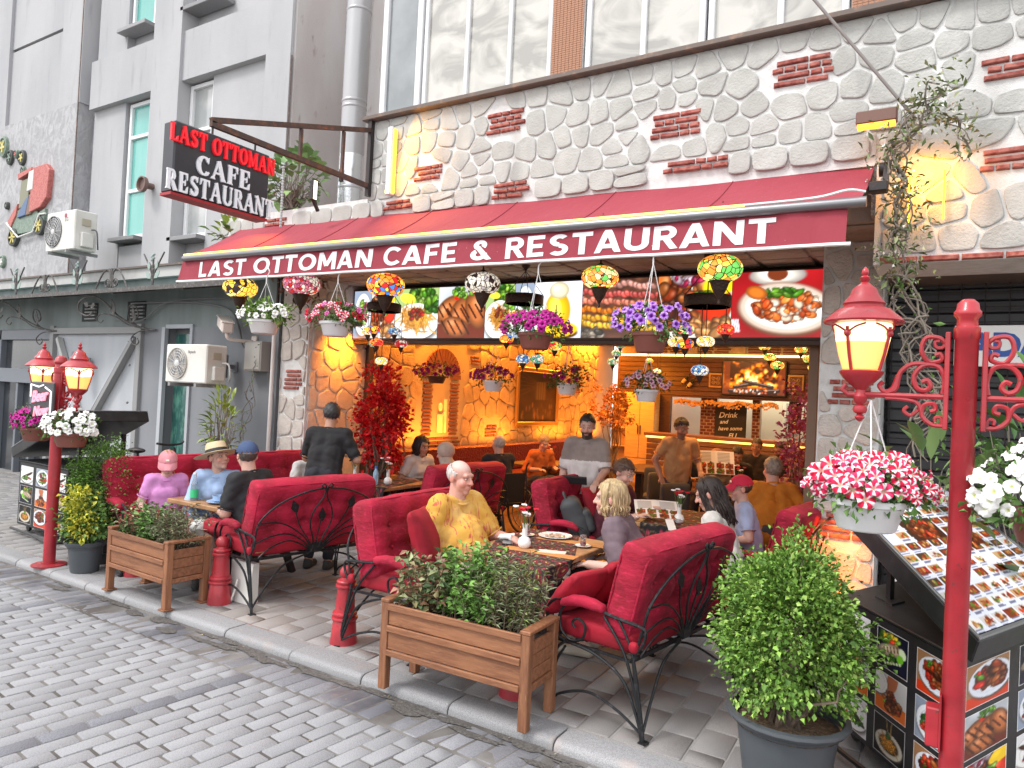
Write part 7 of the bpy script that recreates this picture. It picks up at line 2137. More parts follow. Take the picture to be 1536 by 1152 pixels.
blossom_tree((-1.35, 8.3, 0), 'pink blossom branches at the right edge of the opening', [(.55, .10, .20), (.45, .06, .12), (.6, .2, .28)], 1500, (.22, .3, .75), 1.4, .015, .05)
blossom_tree((-5.75, 13.3, 0), 'amber blossom tree at the far end of the stone wall', [(.55, .22, .06), (.5, .3, .1), (.4, .12, .04)], 1100, (.36, .3, .45), 1.70, .02, .06)
climber('bare twisted climber stems on the dark wall left of the stone pier', [(-7.72, 6.2, 2.3), (-7.85, 6.2, 1.9), (-7.9, 6.2, 1.5), (-7.95, 6.15, 1.1), (-7.75, 6.1, .8), (-7.6, 6.1, .55)], 8, np.array((.05, .03, .05)), .04, .4, G_MID, 4, .07)
climber('dry reddish foliage hanging under the left end of the awning', [(-7.1, 6.1, 3.3), (-6.9, 6.1, 3.2), (-6.75, 6.1, 3.05)], 260, np.array((.14, .1, .12)), .09, .35, [(.16, .05, .03), (.10, .10, .04), (.22, .08, .05)], 10, .10)
t = thing('plant_trough', 'dark plastic trough with a white tap pipe beside the right stone pier', 'trough', (-.22, 5.75, 0))
mb = MB(); mb.add([(-.22, -.14, .0), (.35, -.14, .0), (.35, .14, .0), (-.22, .14, .0), (-.27, -.18, .40), (.4, -.18, .40), (.4, .18, .40), (-.27, .18, .40)], [(3, 2, 1, 0), (0, 1, 5, 4), (1, 2, 6, 5), (2, 3, 7, 6), (3, 0, 4, 7)]); mb.build('trough', M_pot, t, None)
mb = MB(); mb.tube([(-.28, -.19, .40), (.41, -.19, .40), (.41, .19, .40), (-.28, .19, .40), (-.28, -.19, .40)], .022, 8); mb.build('rim', M_pot, t)
mb = MB(); mb.box(-.25, -.16, .30, .38, .16, .33); mb.build('soil', M_soil, t, None)
mb = MB(); mb.tube([(-.05, 0, .33), (-.05, 0, .72)], .018, 8); mb.tube([(-.1, -.02, .42), (.05, -.02, .42)], .022, 8); mb.tube(spline([(.05, 0, .42), (.18, 0, .40), (.26, -.05, .2), (.36, -.2, .02)], 5), .012, 6); mb.build('tap_pipe', mat('white tap', (.74, .73, .70), .4), t)
# ================================================================ mosaic glass lanterns
M_brass = mat('dark filigree brass', (.05, .03, .022), .5, metal=.5, bump=[(70, .6, 'vor', None, .006)])
def mosaic(name, pal, scale, strength, edge=.06, grout=(.02, .012, .008)):
 if name in MATS: return MATS[name]
 m = bpy.data.materials.new(name); MATS[name] = m; m.use_nodes = True
 nt = m.node_tree; nd = nt.nodes; L = nt.links; b = nd['Principled BSDF']
 tc_ = nd.new('ShaderNodeTexCoord')
 v = nd.new('ShaderNodeTexVoronoi'); v.inputs['Scale'].default_value = scale
 e = nd.new('ShaderNodeTexVoronoi'); e.feature = 'DISTANCE_TO_EDGE'; e.inputs['Scale'].default_value = scale
 sp = nd.new('ShaderNodeSeparateColor')
 cr = nd.new('ShaderNodeValToRGB'); cr.color_ramp.interpolation = 'CONSTANT'
 while len(cr.color_ramp.elements) < len(pal): cr.color_ramp.elements.new(.5)
 for i, c in enumerate(pal):
  cr.color_ramp.elements[i].position = i / len(pal); cr.color_ramp.elements[i].color = (*c, 1)
 lt = nd.new('ShaderNodeMath'); lt.operation = 'GREATER_THAN'; lt.inputs[1].default_value = edge
 mx = nd.new('ShaderNodeMix'); mx.data_type = 'RGBA'; mx.inputs['A'].default_value = (*grout, 1)
 L.new(tc_.outputs['Object'], v.inputs['Vector']); L.new(tc_.outputs['Object'], e.inputs['Vector'])
 L.new(v.outputs['Color'], sp.inputs['Color']); L.new(sp.outputs[0], cr.inputs['Fac'])
 L.new(e.outputs['Distance'], lt.inputs[0]); L.new(lt.outputs[0], mx.inputs['Factor']); L.new(cr.outputs['Color'], mx.inputs['B'])
 L.new(mx.outputs['Result'], b.inputs['Base Color']); L.new(mx.outputs['Result'], b.inputs['Emission Color'])
 b.inputs['Emission Strength'].default_value = strength; b.inputs['Roughness'].default_value = .25
 return m
Yl, Or, Rd, Wh, Bl, Gn, Bk, Pk = (.95, .55, .06), (.92, .25, .03), (.6, .02, .02), (.85, .80, .68), (.06, .18, .5), (.12, .45, .08), (.03, .02, .02), (.75, .22, .30)
MO = [mosaic('yellow net mosaic', [Yl, Yl, (.9, .7, .2), Bk], 20, .75), mosaic('pink flower mosaic', [Pk, Wh, Rd, (.5, .1, .2)], 30, .38), mosaic('orange eye mosaic', [Or, Yl, Or, Bl, Rd], 22, .85),
      mosaic('white dot mosaic', [Wh, Wh, Wh, (.55, .5, .5), Bk], 26, .30), mosaic('amber sun mosaic', [Yl, (.9, .7, .3), Or, Rd, Gn], 26, .75), mosaic('green diamond mosaic', [Yl, Gn, (.8, .75, .2), Or], 22, .8),
      mosaic('red mosaic', [Rd, (.8, .05, .03), Or], 40, .9), mosaic('blue mosaic', [Bl, Wh, (.2, .45, .7), Wh], 40, .45), mosaic('cream mosaic', [Wh, Yl, (.8, .65, .35)], 42, .8), mosaic('teal mosaic', [(.15, .5, .42), Wh, Gn], 40, .4)]
def lamp_parts(t, c, R, m, cord, drop=True):
 x, y, z = c; h = R * .62
 prof = [(R * .25, h * 1.02)] + [(R * math.cos(a) ** .8 if abs(a) < 1.5 else 0, h * math.sin(a)) for a in np.linspace(1.3, -1.15, 14)]
 g = MB().lathe(prof[::-1], 32, (x, y, z)).build('glass_globe', m, t)
 MB().lathe([(0, -h * 1.0 - R * 1.02), (R * .06, -h - R * .98), (R * .08, -h - R * .9), (R * .05, -h - R * .82), (R * .12, -h - R * .66), (R * .26, -h - R * .45), (R * .36, -h - R * .22), (R * .42, -h - R * .03), (R * .52, -h * .86), (R * .46, -h * .80)], 22, (x, y, z)).build('metal_cup', M_brass, t)
 mb = MB(); mb.lathe([(R * .3, h * .95), (R * .22, h * 1.1), (R * .06, h * 1.25), (R * .03, h * 1.6)], 16, (x, y, z)); mb.tube([(x, y, z + h * 1.3), (x, y, z + cord)], .004, 5); mb.build('cap', M_brass, t)
rows = [(-6.88, 5.2, 2.93, .19, 0, 'yellow mosaic lantern with black net pattern at the left end of the awning'), (-5.88, 5.2, 2.93, .195, 1, 'pink and white flower mosaic lantern above the left pier'), (-4.70, 5.2, 2.87, .185, 2, 'orange mosaic lantern with blue eyes, third along the awning'),
  (-3.56, 5.2, 2.84, .158, 3, 'white mosaic lantern with black dots under the awning'), (-2.42, 5.2, 2.84, .15, 4, 'amber mosaic lantern with red sun flower before the oil jar picture'), (-1.46, 5.2, 2.86, .162, 5, 'yellow and green diamond mosaic lantern, last on the right under the awning')]
for (x, y, z, R, k, lab) in rows:
 t = thing('mosaic_lantern', lab, 'lantern', (x, y, z), k * 1.1, 'mosaic lanterns along the awning')
 lamp_parts(t, (0, 0, 0), R, MO[k], 3.36 - z)
def chandelier(x, y, zr, drops, lab, R=.20, rr=.078):
 t = thing('mosaic_chandelier', lab, 'chandelier', (x, y, 0), 0, 'ring chandeliers of small mosaic lanterns')
 mb = MB(); mb.lathe([(R, zr), (R * 1.03, zr + .008), (R * 1.03, zr + .092), (R, zr + .1), (R * .97, zr + .1), (R * .97, zr)], 30)
 mb.build('ring', M_brass, t, 40)
 mb = MB()
 for k in range(4):
  a = k * pi / 2 + .3; mb.tube([(R * cos(a), R * sin(a), zr + .1), (0, 0, zr + .36)], .004, 5)
 mb.lathe([(.05, 3.262), (.045, zr + .40), (.02, zr + .38), (.012, zr + .36)], 14);
 mb.build('chains', M_brass, t)
 for (dx, dy, z, m) in drops:
  lamp_parts(t, (dx, dy, z), rr, MO[m], zr - z)
 return t
chandelier(-5.88, 6.5, 2.80, [(-.20, -.05, 2.56, 8), (.02, -.18, 2.56, 2), (.20, -.02, 2.56, 7), (-.19, .08, 2.42, 9), (.0, -.1, 2.42, 6), (.21, .1, 2.42, 1), (0, 0, 2.20, 8)], 'ring chandelier with a red lantern in the middle, left of the pasta picture')
chandelier(-3.90, 6.5, 2.84, [(-.02, -.1, 2.72, 4), (-.20, 0, 2.47, 2), (.0, .15, 2.46, 8), (.05, -.05, 2.25, 7), (.34, .1, 2.40, 4), (.14, .1, 2.26, 9)], 'ring chandelier partly behind the magenta petunias')
chandelier(-1.84, 6.2, 2.72, [(-.17, -.05, 2.52, 4), (.17, 0, 2.52, 6), (-.2, .05, 2.40, 2), (.05, -.17, 2.40, 8), (-.04, 0, 2.16, 7), (-.3, .1, 2.42, 8)], 'ring chandelier with a blue lantern lowest, before the kebab picture')
for i, (x, y, z, R, k) in enumerate(((-2.37, 11, 2.78, .09, 5), (-2.29, 11, 2.62, .09, 5), (-2.18, 11, 2.5, .1, 5), (-1.86, 11, 2.74, .09, 5), (-1.74, 11, 2.6, .09, 5), (-1.66, 11, 2.48, .1, 5), (-1.78, 12, 2.2, .07, 5), (-3.84, 9, 2.62, .07, 9), (-3.89, 9, 2.51, .07, 9), (-3.94, 9, 2.39, .075, 9), (-4.4, 12, 2.42, .07, 8), (-4.35, 12, 2.28, .07, 8), (-4.55, 12, 2.6, .07, 4))):
 t = thing('small_lantern', ['small green mosaic lantern hanging in a cluster near the television', 'tiny teal mosaic lantern hanging in a column left of the lilac petunias', 'tiny pale mosaic lantern hanging before the bar left of the television'][0 if k == 5 else 1 if k == 9 else 2], 'lantern', (x, y, z), i, ['green lanterns near the television', 'teal lanterns in a column', 'pale lanterns before the bar'][0 if k == 5 else 1 if k == 9 else 2])
 lamp_parts(t, (0, 0, 0), R, MO[k], 3.28 - z)
# ================================================================ people
def remesh(mb, vox, name, m, smooth=3, parent=None):
 me0 = mb.mesh('tmp', m, None)
 o = bpy.data.objects.new('tmp', me0); COL.objects.link(o)
 r_ = o.modifiers.new('r', 'REMESH'); r_.mode = 'VOXEL'; r_.voxel_size = vox
 s_ = o.modifiers.new('s', 'SMOOTH'); s_.factor = .5; s_.iterations = smooth
 dg = bpy.context.evaluated_depsgraph_get()
 me = bpy.data.meshes.new_from_object(o.evaluated_get(dg))
 bpy.data.objects.remove(o); bpy.data.meshes.remove(me0)
 me.name = name; me.materials.clear(); me.materials.append(m)
 me.polygons.foreach_set('use_smooth', [True] * len(me.polygons))
 return me
def coords(me):
 V = np.zeros(len(me.vertices) * 3, np.float32); me.vertices.foreach_get('co', V); return V.reshape(-1, 3)
def wrinkle(me, amp, seed, sc=1.0):
 V = coords(me); N = np.zeros(len(V) * 3, np.float32); me.vertices.foreach_get('normal', N); N = N.reshape(-1, 3)
 rg = np.random.default_rng(seed); h = np.zeros(len(V))
 for k in range(7):
  d = rg.normal(0, 1, 3); d /= np.linalg.norm(d); f = rg.uniform(11, 38) * sc; ph = rg.random() * 6
  h += np.abs(np.sin(V @ d * f + 2.2 * np.sin(V @ rg.normal(0, 1, 3) * 9 + ph))) * (22 / f)
 V = V + N * ((h - h.mean()) * amp)[:, None]
 me.vertices.foreach_set('co', V.astype(np.float32).ravel()); me.update()
def cap(mb, a, b, ra, rb, n=12):
 a = Vector(a); b = Vector(b); d = b - a
 if d.length < 1e-5: return mb.ball(a, ra, n, 8)
 t = d.normalized()
 P = []; R_ = []
 for k in range(4): q = pi / 2 * (1 - (k + .15) / 4.0); P.append(a - t * ra * sin(q)); R_.append(ra * cos(q))
 P += [a, b]; R_ += [ra, rb]
 for k in range(4): q = pi / 2 * ((k + .85) / 4.0); P.append(b + t * rb * sin(q)); R_.append(max(rb * cos(q), 1e-4))
 return mb.tube(P, R_, n)
M_skin = mat('skin', rough=.5, attr='Col', sss=.12, spec=.35)
M_eyew = mat('eye', (.55, .50, .47), .3); M_eyed = mat('iris', (.03, .02, .015), .15)
def hairmat(c, nm): return mat('hair ' + nm, c, .5, var=(60, tuple(x * .55 for x in c), .4, .65, (1, 1, .25)), bump=[(140, .7, 'noise', (1, 1, .2), .006)])
def clothm(c, nm, c2=None, sc=6): return mat('cloth ' + nm, c, .88, var=(sc, c2 or tuple(x * .8 for x in c), .42, .62), bump=[(260, .2, 'noise', None, .002), (16, .15, 'noise', None, .01)])
def person(label, hx, hy, face, k=1.0, lean=10, stand=False, seat=.43, look=(0, 0), arms=None, fat=0.0, skin=(.52, .30, .22), hair=('short', (.05, .035, .03), 'dark'), shirt=(.4, .4, .4), sleeve=.55, nm='grey', legs=(.08, .08, .09), lnm='dark', shorts=False,
           shoes=(.05, .05, .05), beard=None, glasses=False, vox=.0085, shirt2=None, female=False, group=None, sh2=None, lowpoly=False, spread=.11, knee=0.0, belly=0.0):
 L = rad(lean); V3 = Vector
 fy = lambda d, z: V3((0, -d, z))
 Pz = (.92 if stand else seat + .09 / 1) if stand else seat + .09 * k
 if stand: Pz = .92 * k
 P = V3((0, 0, Pz)); up = V3((0, -sin(L), cos(L))); fw = V3((0, -cos(L), -sin(L)))
 N_ = P + up * .50 * k
 Hc = N_ + V3((0, -sin(L * .5) - .12, cos(L * .5))) * .150 * k
 rz = rad(face)
 loc = Vector((hx, hy, 0)) - Matrix.Rotation(rz, 3, 'Z') @ V3((Hc.x, Hc.y, 0))
 t = thing('person', label, 'person', loc, rz, group)
 sw = (.155 if female else .172) * k
 SH = [N_ + V3((s * sw, 0, 0)) - up * .045 * k for s in (-1, 1)]
 HP = [P + V3((s * .088 * k, 0, -.02 * k)) for s in (-1, 1)]
 if stand:
  KN = [h + V3((s * .015, -.02 * k, -.42 * k)) for h, s in zip(HP, (-1, 1))]; AN = [q + V3((0, .03 * k, -.40 * k)) for q in KN]
 else:
  KN = [h + V3((s * (spread - .088) * k, -.42 * k, .04 * k + knee)) for h, s in zip(HP, (-1, 1))]; AN = [V3((q.x, q.y + .05 * k, .09)) for q in KN]
 arms = arms or [(.16, -.30, .02), (.16, -.30, .02)]
 EL = []; WR = []
 for s, S_, a in zip((-1, 1), SH, arms):
  H_ = V3((s * a[0] * k, a[1] * k, Pz + a[2] * k))
  u_, f_ = .285 * k, .25 * k
  d = H_ - S_; D_ = min(d.length, (u_ + f_) * .985); d.normalize()
  H_ = S_ + d * D_
  x_ = (u_ * u_ - f_ * f_ + D_ * D_) / (2 * D_); h_ = math.sqrt(max(u_ * u_ - x_ * x_, 0))
  pole = V3((s * .55, .45, -.9)); pole = (pole - d * pole.dot(d)).normalized()
  EL.append(S_ + d * x_ + pole * h_); WR.append(H_)
 HM = Matrix.Translation(Hc) @ Matrix.Rotation(rad(look[0]), 4, 'Z') @ Matrix.Rotation(rad(look[1]), 4, 'X') @ Matrix.Scale(k ** .5, 4)
 f1 = 1 + fat; kindh = hair[0]
 def torso(mb, g):
  for s in (-1, 1):
   o = V3((s * .066 * k * f1, 0, 0))
   cap(mb, P + o - up * .02 * k, P + up * .26 * k + o, (.108 * f1 + g) * k, ((.098 if female else .104) * f1 + g) * k)
   cap(mb, P + up * .24 * k + o, P + up * .40 * k + o, (.098 * f1 + g) * k, (.085 + g) * k)
   cap(mb, N_ - up * .05 * k + V3((s * .02, 0, 0)), SH[0 if s < 0 else 1], (.062 + g) * k, (.062 + g) * k)
  cap(mb, P + up * .12 * k + fw * (.02 + .5 * belly), P + up * .22 * k + fw * (.02 + .4 * belly), (.105 * f1 + g + belly * .35) * k, (.10 * f1 + g + belly * .25) * k)
  if female:
   cap(mb, P + up * .33 * k + fw * .062 * k - V3((.06 * k, 0, 0)), P + up * .33 * k + fw * .062 * k + V3((.06 * k, 0, 0)), (.066 + g) * k, (.066 + g) * k)
 def limbs(mb, g, arm_t, leg_t, only=None):
  for i in (0, 1):
   if only != 'legs' and arm_t > 0:
    e = SH[i].lerp(EL[i], min(1, arm_t)); cap(mb, SH[i], e, (.056 * f1 + g) * k, (.047 * (1 + fat * .6) + g) * k)
    if arm_t > 1: cap(mb, EL[i], EL[i].lerp(WR[i], arm_t - 1), (.043 + g) * k, (.033 + g) * k)
   if only != 'arms' and leg_t > 0:
    e = HP[i].lerp(KN[i], min(1, leg_t)); cap(mb, HP[i], e, (.092 * f1 + g) * k, (.066 + g * 1.2) * k)
    if leg_t > 1: cap(mb, KN[i], KN[i].lerp(AN[i], leg_t - 1), (.058 + g) * k, (.044 + g) * k)
 mb = MB()
 torso(mb, 0); limbs(mb, 0, 2, 2)
 cap(mb, N_ - up * .04 * k, Hc + V3((0, .012, -.05)) * k, .060 * k * (1 + fat * .5), .056 * k * (1 + fat * .5))
 for a in AN:
  cap(mb, a, a + V3((0, -.02, -.045)), .042 * k, .036 * k); cap(mb, a + V3((0, .03, -.055)), a + V3((0, -.15 * k, -.062)), .034 * k, .028 * k)
 for i, s in enumerate((-1, 1)):
  d = (WR[i] - EL[i]).normalized(); sd = d.cross(V3((0, 0, 1)))
  sd = (sd if sd.length > .1 else V3((1, 0, 0))).normalized(); dn = d.cross(sd); dn = dn if dn.z < 0 else -dn
  for q in (-1, 0, 1): cap(mb, WR[i] + sd * q * .018 * k, WR[i] + d * .075 * k + sd * q * .024 * k, .017 * k, .014 * k, 8)
  for q in range(4):
   b = WR[i] + d * .078 * k + sd * (q - 1.5) * .0205 * k; ln = (.062, .075, .07, .055)[q] * k
   m1 = b + (d * .8 + dn * .35).normalized() * ln * .55; cap(mb, b, m1, .0098 * k, .009 * k, 7); cap(mb, m1, m1 + (d * .45 + dn * .8).normalized() * ln * .5, .009 * k, .0075 * k, 7)
  tb = WR[i] + d * .03 * k - sd * s * .028 * k; m1 = tb + (d * .6 - sd * s * .7 + dn * .2).normalized() * .04 * k; cap(mb, tb, m1, .0125 * k, .0105 * k, 7); cap(mb, m1, m1 + (d * .9 + dn * .3).normalized() * .032 * k, .0105 * k, .0085 * k, 7)
 mb.xf = HM
 mb.ball((0, .014, .036), (.076, .096, .090), 18, 12); mb.ball((0, -.026, -.04), (.060 * (1 + fat * .4), .068, .074), 16, 10); mb.ball((0, -.072, -.098), (.027, .022, .02), 10, 7)
 cap(mb, (0, -.094, .012), (0, -.115, -.026), .009, .0135, 8); cap(mb, (-.036, -.080, .030), (.036, -.080, .030), .016, .016, 8)
 for s in (-1, 1):
  mb.ball((s * .040, -.060, -.030), (.030, .032, .032), 10, 7); mb.ball((s * .080, .012, -.006), (.011, .022, .034), 8, 6); mb.ball((s * .013, -.106, -.027), (.010, .009, .008), 7, 5)
 cap(mb, (-.020, -.0925, -.061), (.020, -.0925, -.061), .0085, .0085, 7); cap(mb, (-.014, -.0915, -.073), (.014, -.0915, -.073), .009, .009, 7)
 me = remesh(mb, vox, 'body', M_skin, 3)
 V = coords(me); HI = np.array(HM.inverted()); Lh = V @ HI[:3, :3].T + HI[:3, 3]
 C = np.ones((len(V), 3)) * np.array(skin); x, y, z = Lh.T; inh = (np.abs(x) < .12) & (np.abs(y) < .14) & (np.abs(z) < .14)
 def blend(mask, col, a):
  w_ = (np.clip(mask, 0, 1) * a * inh)[:, None]; C[:] = C * (1 - w_) + np.array(col) * w_
 g3 = lambda cx, cy, cz, s: np.exp(-((x - cx) ** 2 + (y - cy) ** 2 + (z - cz) ** 2) / (2 * s * s))
 red = (min(skin[0] * 1.12, 1), skin[1] * .70, skin[2] * .68)
 blend(g3(.045, -.08, -.03, .024) + g3(-.045, -.08, -.03, .024) + g3(0, -.12, -.02, .014) + g3(.085, .01, -.005, .02) + g3(-.085, .01, -.005, .02), red, .65)
 hc = hair[1] if len(hair) > 1 else (.05, .04, .03)
 blend(np.clip(1.3 - np.abs(z - .036 - .10 * np.abs(np.abs(x) - .034)) / .005, 0, 1) * (np.abs(np.abs(x) - .034) < .019) * (y < -.06), tuple(c * .7 for c in hc), .2 if hc[0] > .3 else .7)
 blend(np.clip(1.4 - np.abs(z + .067) / .0085, 0, 1) * (np.abs(x) < .026) * (y < -.08), (skin[0] * .85, skin[1] * .42, skin[2] * .42), .8 if female else .5)
 blend(np.clip(1.5 - np.abs(z - .007) / .009, 0, 1) * (np.abs(np.abs(x) - .032) < .018) * (y < -.06), tuple(c * .6 for c in skin), .6)  # eyelid shade put into the skin colour around the eyes
 if hair[0] == 'bald': blend(np.clip((z - .055) / .03, 0, 1) * (y > -.075), (.64, .50, .45), .6)
 if beard: blend(np.clip((-.035 - z) / .012, 0, 1) * (y < -.005) * (1 - np.clip(1.4 - np.abs(z + .067) / .007, 0, 1) * (np.abs(x) < .022)), beard[:3], beard[3])
 set_col(me, C); link('body', me, t)
 if not lowpoly:
  mb = MB(); mb.xf = HM
  for s in (-1, 1): mb.ball((s * .0315, -.0805, .006), (.0115, .0085, .0062), 10, 7)
  e_ = mb.build('eyes', M_eyew, t, True)
  mb = MB(); mb.xf = HM
  for s in (-1, 1): mb.ball((s * .0315, -.0870, .0058), (.0052, .0028, .0052), 8, 6)
  mb.build('iris', M_eyed, e_, True)
 mb = MB(); torso(mb, .020); limbs(mb, .021, sleeve, 0, 'arms')
 m_ = shirt2 or clothm(shirt, nm, sh2)
 me = remesh(mb, .011, 'shirt', m_ if not isinstance(m_, tuple) else m_[0], 16); wrinkle(me, .0042, len(label))
 if isinstance(m_, tuple):
  me.materials.append(m_[1]); zc = Pz + .29 * k
  for p in me.polygons: p.material_index = 1 if p.center.z < zc else 0
 so = link('shirt', me, t)
 def ring(c_, d_, R_, th, nm_):
  d_ = d_.normalized(); a_ = d_.orthogonal().normalized(); b_ = d_.cross(a_); q = MB(); q.tube([c_ + (a_ * cos(w_) + b_ * sin(w_)) * R_ for w_ in np.linspace(0, 6.2832, 25)], th, 6); q.build(nm_, so.data.materials[0], so)
 if kindh != 'hijab': ring(N_ - up * .005 * k + fw * .012 * k, up + fw * .35, (.070 + fat * .05) * k, .0085, 'collar')
 for i in (0, 1):
  if sleeve <= 1: ring(SH[i].lerp(EL[i], sleeve) + (EL[i] - SH[i]).normalized() * .045 * k, EL[i] - SH[i], (.053 + .045 * fat * .6 + .016) * k, .006, 'cuff')
 mb = MB()
 for s in (-1, 1): cap(mb, P + V3((s * .06 * k, 0, .04)), HP[0 if s < 0 else 1] - up * .01, (.115 * f1 + .012) * k, (.10 * f1 + .012) * k)
 limbs(mb, .014, 0, .92 if shorts else 1.86, 'legs')
 me = remesh(mb, .012, 'shorts' if shorts else 'trousers', clothm(legs, lnm), 3); wrinkle(me, .004, len(label) + 3); link(me.name, me, t)
 for a in AN:
  mb = MB(); cap(mb, a + V3((0, .035, -.05)), a + V3((0, -.155 * k, -.055)), .043 * k, .036 * k); cap(mb, a + V3((0, .01, -.01)), a + V3((0, 0, -.04)), .046, .046)
  me = remesh(mb, .012, 'shoe', clothm(shoes, 'shoe %.2f' % shoes[0]), 3); V = coords(me); V[:, 2] = np.maximum(V[:, 2], .004); me.vertices.foreach_set('co', V.ravel()); link('shoe', me, t)
 kind = hair[0]
 hm = hairmat(hc, hair[2]) if len(hair) > 2 else None
 def shell(sx, sy, sz, line, amp=.004, nu=44, nv=30, c=(0, .016, .036), seed=1):
  rg = np.random.default_rng(seed)
  b = MB(); b.ball(c, (sx, sy, sz), nu, nv)
  v = np.array(b.v); ph = rg.random(4) * 6
  n_ = np.sin(v[:, 0] * 160 + ph[0] + v[:, 1] * 60) * np.sin(v[:, 2] * 110 + ph[1]) + rg.normal(0, .5, len(v))
  d = v - np.array(c); v2 = v + d / np.linalg.norm(d, axis=1, keepdims=True) * (n_ * amp)[:, None]
  keep = [f for f in b.f if line(*np.mean(v[list(f)], axis=0)) + rg.normal(0, .006) > 0]
  m3 = MB(); m3.xf = HM; m3.add([tuple(p) for p in v2], keep); return m3
 sline = lambda x, y, z: z - np.interp(y, [-.11, -.06, -.01, .03, .06], [.082, .072, .025, -.035, -.062])
 if kind in ('short', 'pony', 'bob', 'long', 'buzz'):
  g_ = {'buzz': .003}.get(kind, .010)
  shell(.078 + g_, .098 + g_ * 1.1, .091 + g_ * 1.3, sline, .0045 if kind != 'buzz' else .001).build('hair', hm, t, 70)
 if kind == 'bald':
  shell(.082, .102, .094, lambda x, y, z: (-z + np.interp(y, [-.05, .0, .06, .1], [.03, .055, .09, .085])) * 1.0 if (sline(x, y, z) > 0) else -1, .002).build('hair', hm, t, 70)
 if kind in ('bob', 'long', 'pony'):
  mb = MB(); mb.xf = HM; rg = np.random.default_rng(5)
  zl = {'bob': -.115, 'long': -.27, 'pony': -.05}[kind]
  for q in range(90 if kind != 'pony' else 40):
   a = rg.uniform(-pi * .72, pi * .72) + pi / 2      # around the back, open at the face
   if kind == 'pony': b0 = V3((rg.normal(0, .02), .10, .03)); pts = [b0, b0 + V3((0, .035, -.02)), b0 + V3((rg.normal(0, .02), .045, -.12)), b0 + V3((rg.normal(0, .035), .03, -.24))]
   else:
    ex = lambda r_, zz: V3((r_ * .085 * cos(a), .016 + r_ * .105 * sin(a), zz))
    wv = rg.normal(0, .008, 3); e = zl * rg.uniform(.8, 1.08)
    pts = [ex(.25, .135), ex(.8, .105), ex(1.04, .05), ex(1.07, -.03) + V3(wv), ex(1.04, e * .6) + V3(-wv), ex(.98, e) + V3(wv)]
   P_ = spline(pts, 4); mb.tube(P_, [.011 - .006 * i / len(P_) for i in range(len(P_))], 5)
  mb.build('hair_locks', hm, t, True)
 if kind in ('cap', 'pony') and len(hair) > 3 or kind == 'cap':
  cc = hair[3]; mc = clothm(cc[0], cc[1])
  if kind == 'cap': shell(.084, .104, .09, lambda x, y, z: sline(x, y, z) if z < .03 else -1, .002).build('hair', hm, t, 70)
  shell(.094, .117, .104, lambda x, y, z: z - .038 - .10 * min(0, y + .0) * 0, .0004, c=(0, .012, .036)).build('cap_crown', mc, t, 60)
  mb = MB(); mb.xf = HM; vs = []
  for i in range(13):
   a = pi * (i / 12) * .84 + pi * .08
   for r_, dz in ((0, 0), (1, -.030)): vs.append((.093 * cos(a) * (1 + .02 * r_), -.075 * sin(a) - .03 - r_ * .075 * sin(a) ** .6, .052 + dz * r_ - .018 * abs(cos(a)) * r_))
  vs += [(x_, y_, z_ - .006) for x_, y_, z_ in vs]
  n_ = 26; fs = []
  for i in range(12): a = 2 * i; fs += [(a, a + 1, a + 3, a + 2), (n_ + a + 2, n_ + a + 3, n_ + a + 1, n_ + a), (a + 1, n_ + a + 1, n_ + a + 3, a + 3)]
  mb.add(vs, fs); mb.build('cap_brim', mc, t, 60)
  if len(cc) > 2: mb = MB(); mb.xf = HM; mb.cbox(.045 if cc[2] == 'side' else 0, -.092, .085, .034, .012, .020, .003); mb.build('cap_badge', mat('cap badge', (.8, .75, .6), .6), t, None)
 if kind == 'hat':
  ms = mat('straw', (.62, .48, .30), .7, bump=[(160, .6, 'noise', (1, 1, 3), .003)])
  shell(.080, .10, .09, lambda x, y, z: sline(x, y, z), .003).build('hair', hm, t, 70)
  mb = MB(); mb.xf = HM @ Matrix.Rotation(rad(-6), 4, 'X'); mb.lathe([(.20, .035), (.17, .043), (.098, .056), (.095, .075), (.088, .13), (.078, .152), (.04, .146), (0, .142)], 36, (0, .012, 0), 1, 1.14); mb.build('hat', ms, t, 50)
  mb = MB(); mb.xf = HM @ Matrix.Rotation(rad(-6), 4, 'X'); mb.lathe([(.0985, .057), (.0975, .078), (.095, .088)], 36, (0, .012, 0), 1, 1.14); mb.build('hat_band', mat('black ribbon', (.02, .02, .022), .6), t)
 if kind == 'hijab':
  mh = clothm(hc, 'hijab', tuple(x * .85 for x in hc), 14)
  b = shell(.098, .118, .112, lambda x, y, z: 1 if (y > -.045 or (abs(x) / .066) ** 2 + ((z + .0) / .085) ** 2 > 1) else -1, .001); b.build('headscarf', mh, t, 70)
  mb = MB(); cap(mb, Hc + V3((0, .02, -.09)), N_ - up * .03, .085, .125); cap(mb, SH[0] - up * .02, SH[1] - up * .02, .085, .085); me = remesh(mb, .012, 'scarf_folds', mh, 4); wrinkle(me, .006, 3); link('scarf_folds', me, t)
 if glasses:
  mb = MB(); mb.xf = HM
  z0, y0 = (.0, -.104) if glasses != 'up' else (.075, -.085)
  for s in (-1, 1):
   mb.tube([(s * .033 + .025 * cos(a), y0, z0 + .019 * sin(a)) for a in np.linspace(0, 6.283, 17)], .0025, 5); mb.tube([(s * .058, y0, z0 + .006), (s * .084, -.02, z0 + .012), (s * .086, .03, z0)], .002, 5)
  mb.tube([(-.008, y0, z0), (.008, y0, z0)], .002, 5); mb.build('glasses', mat('glasses frame', (.02, .02, .022), .3), t)
 return t, dict(P=P, N=N_, H=Hc, SH=SH, WR=WR, up=up, fw=fw, EL=EL, HM=HM)
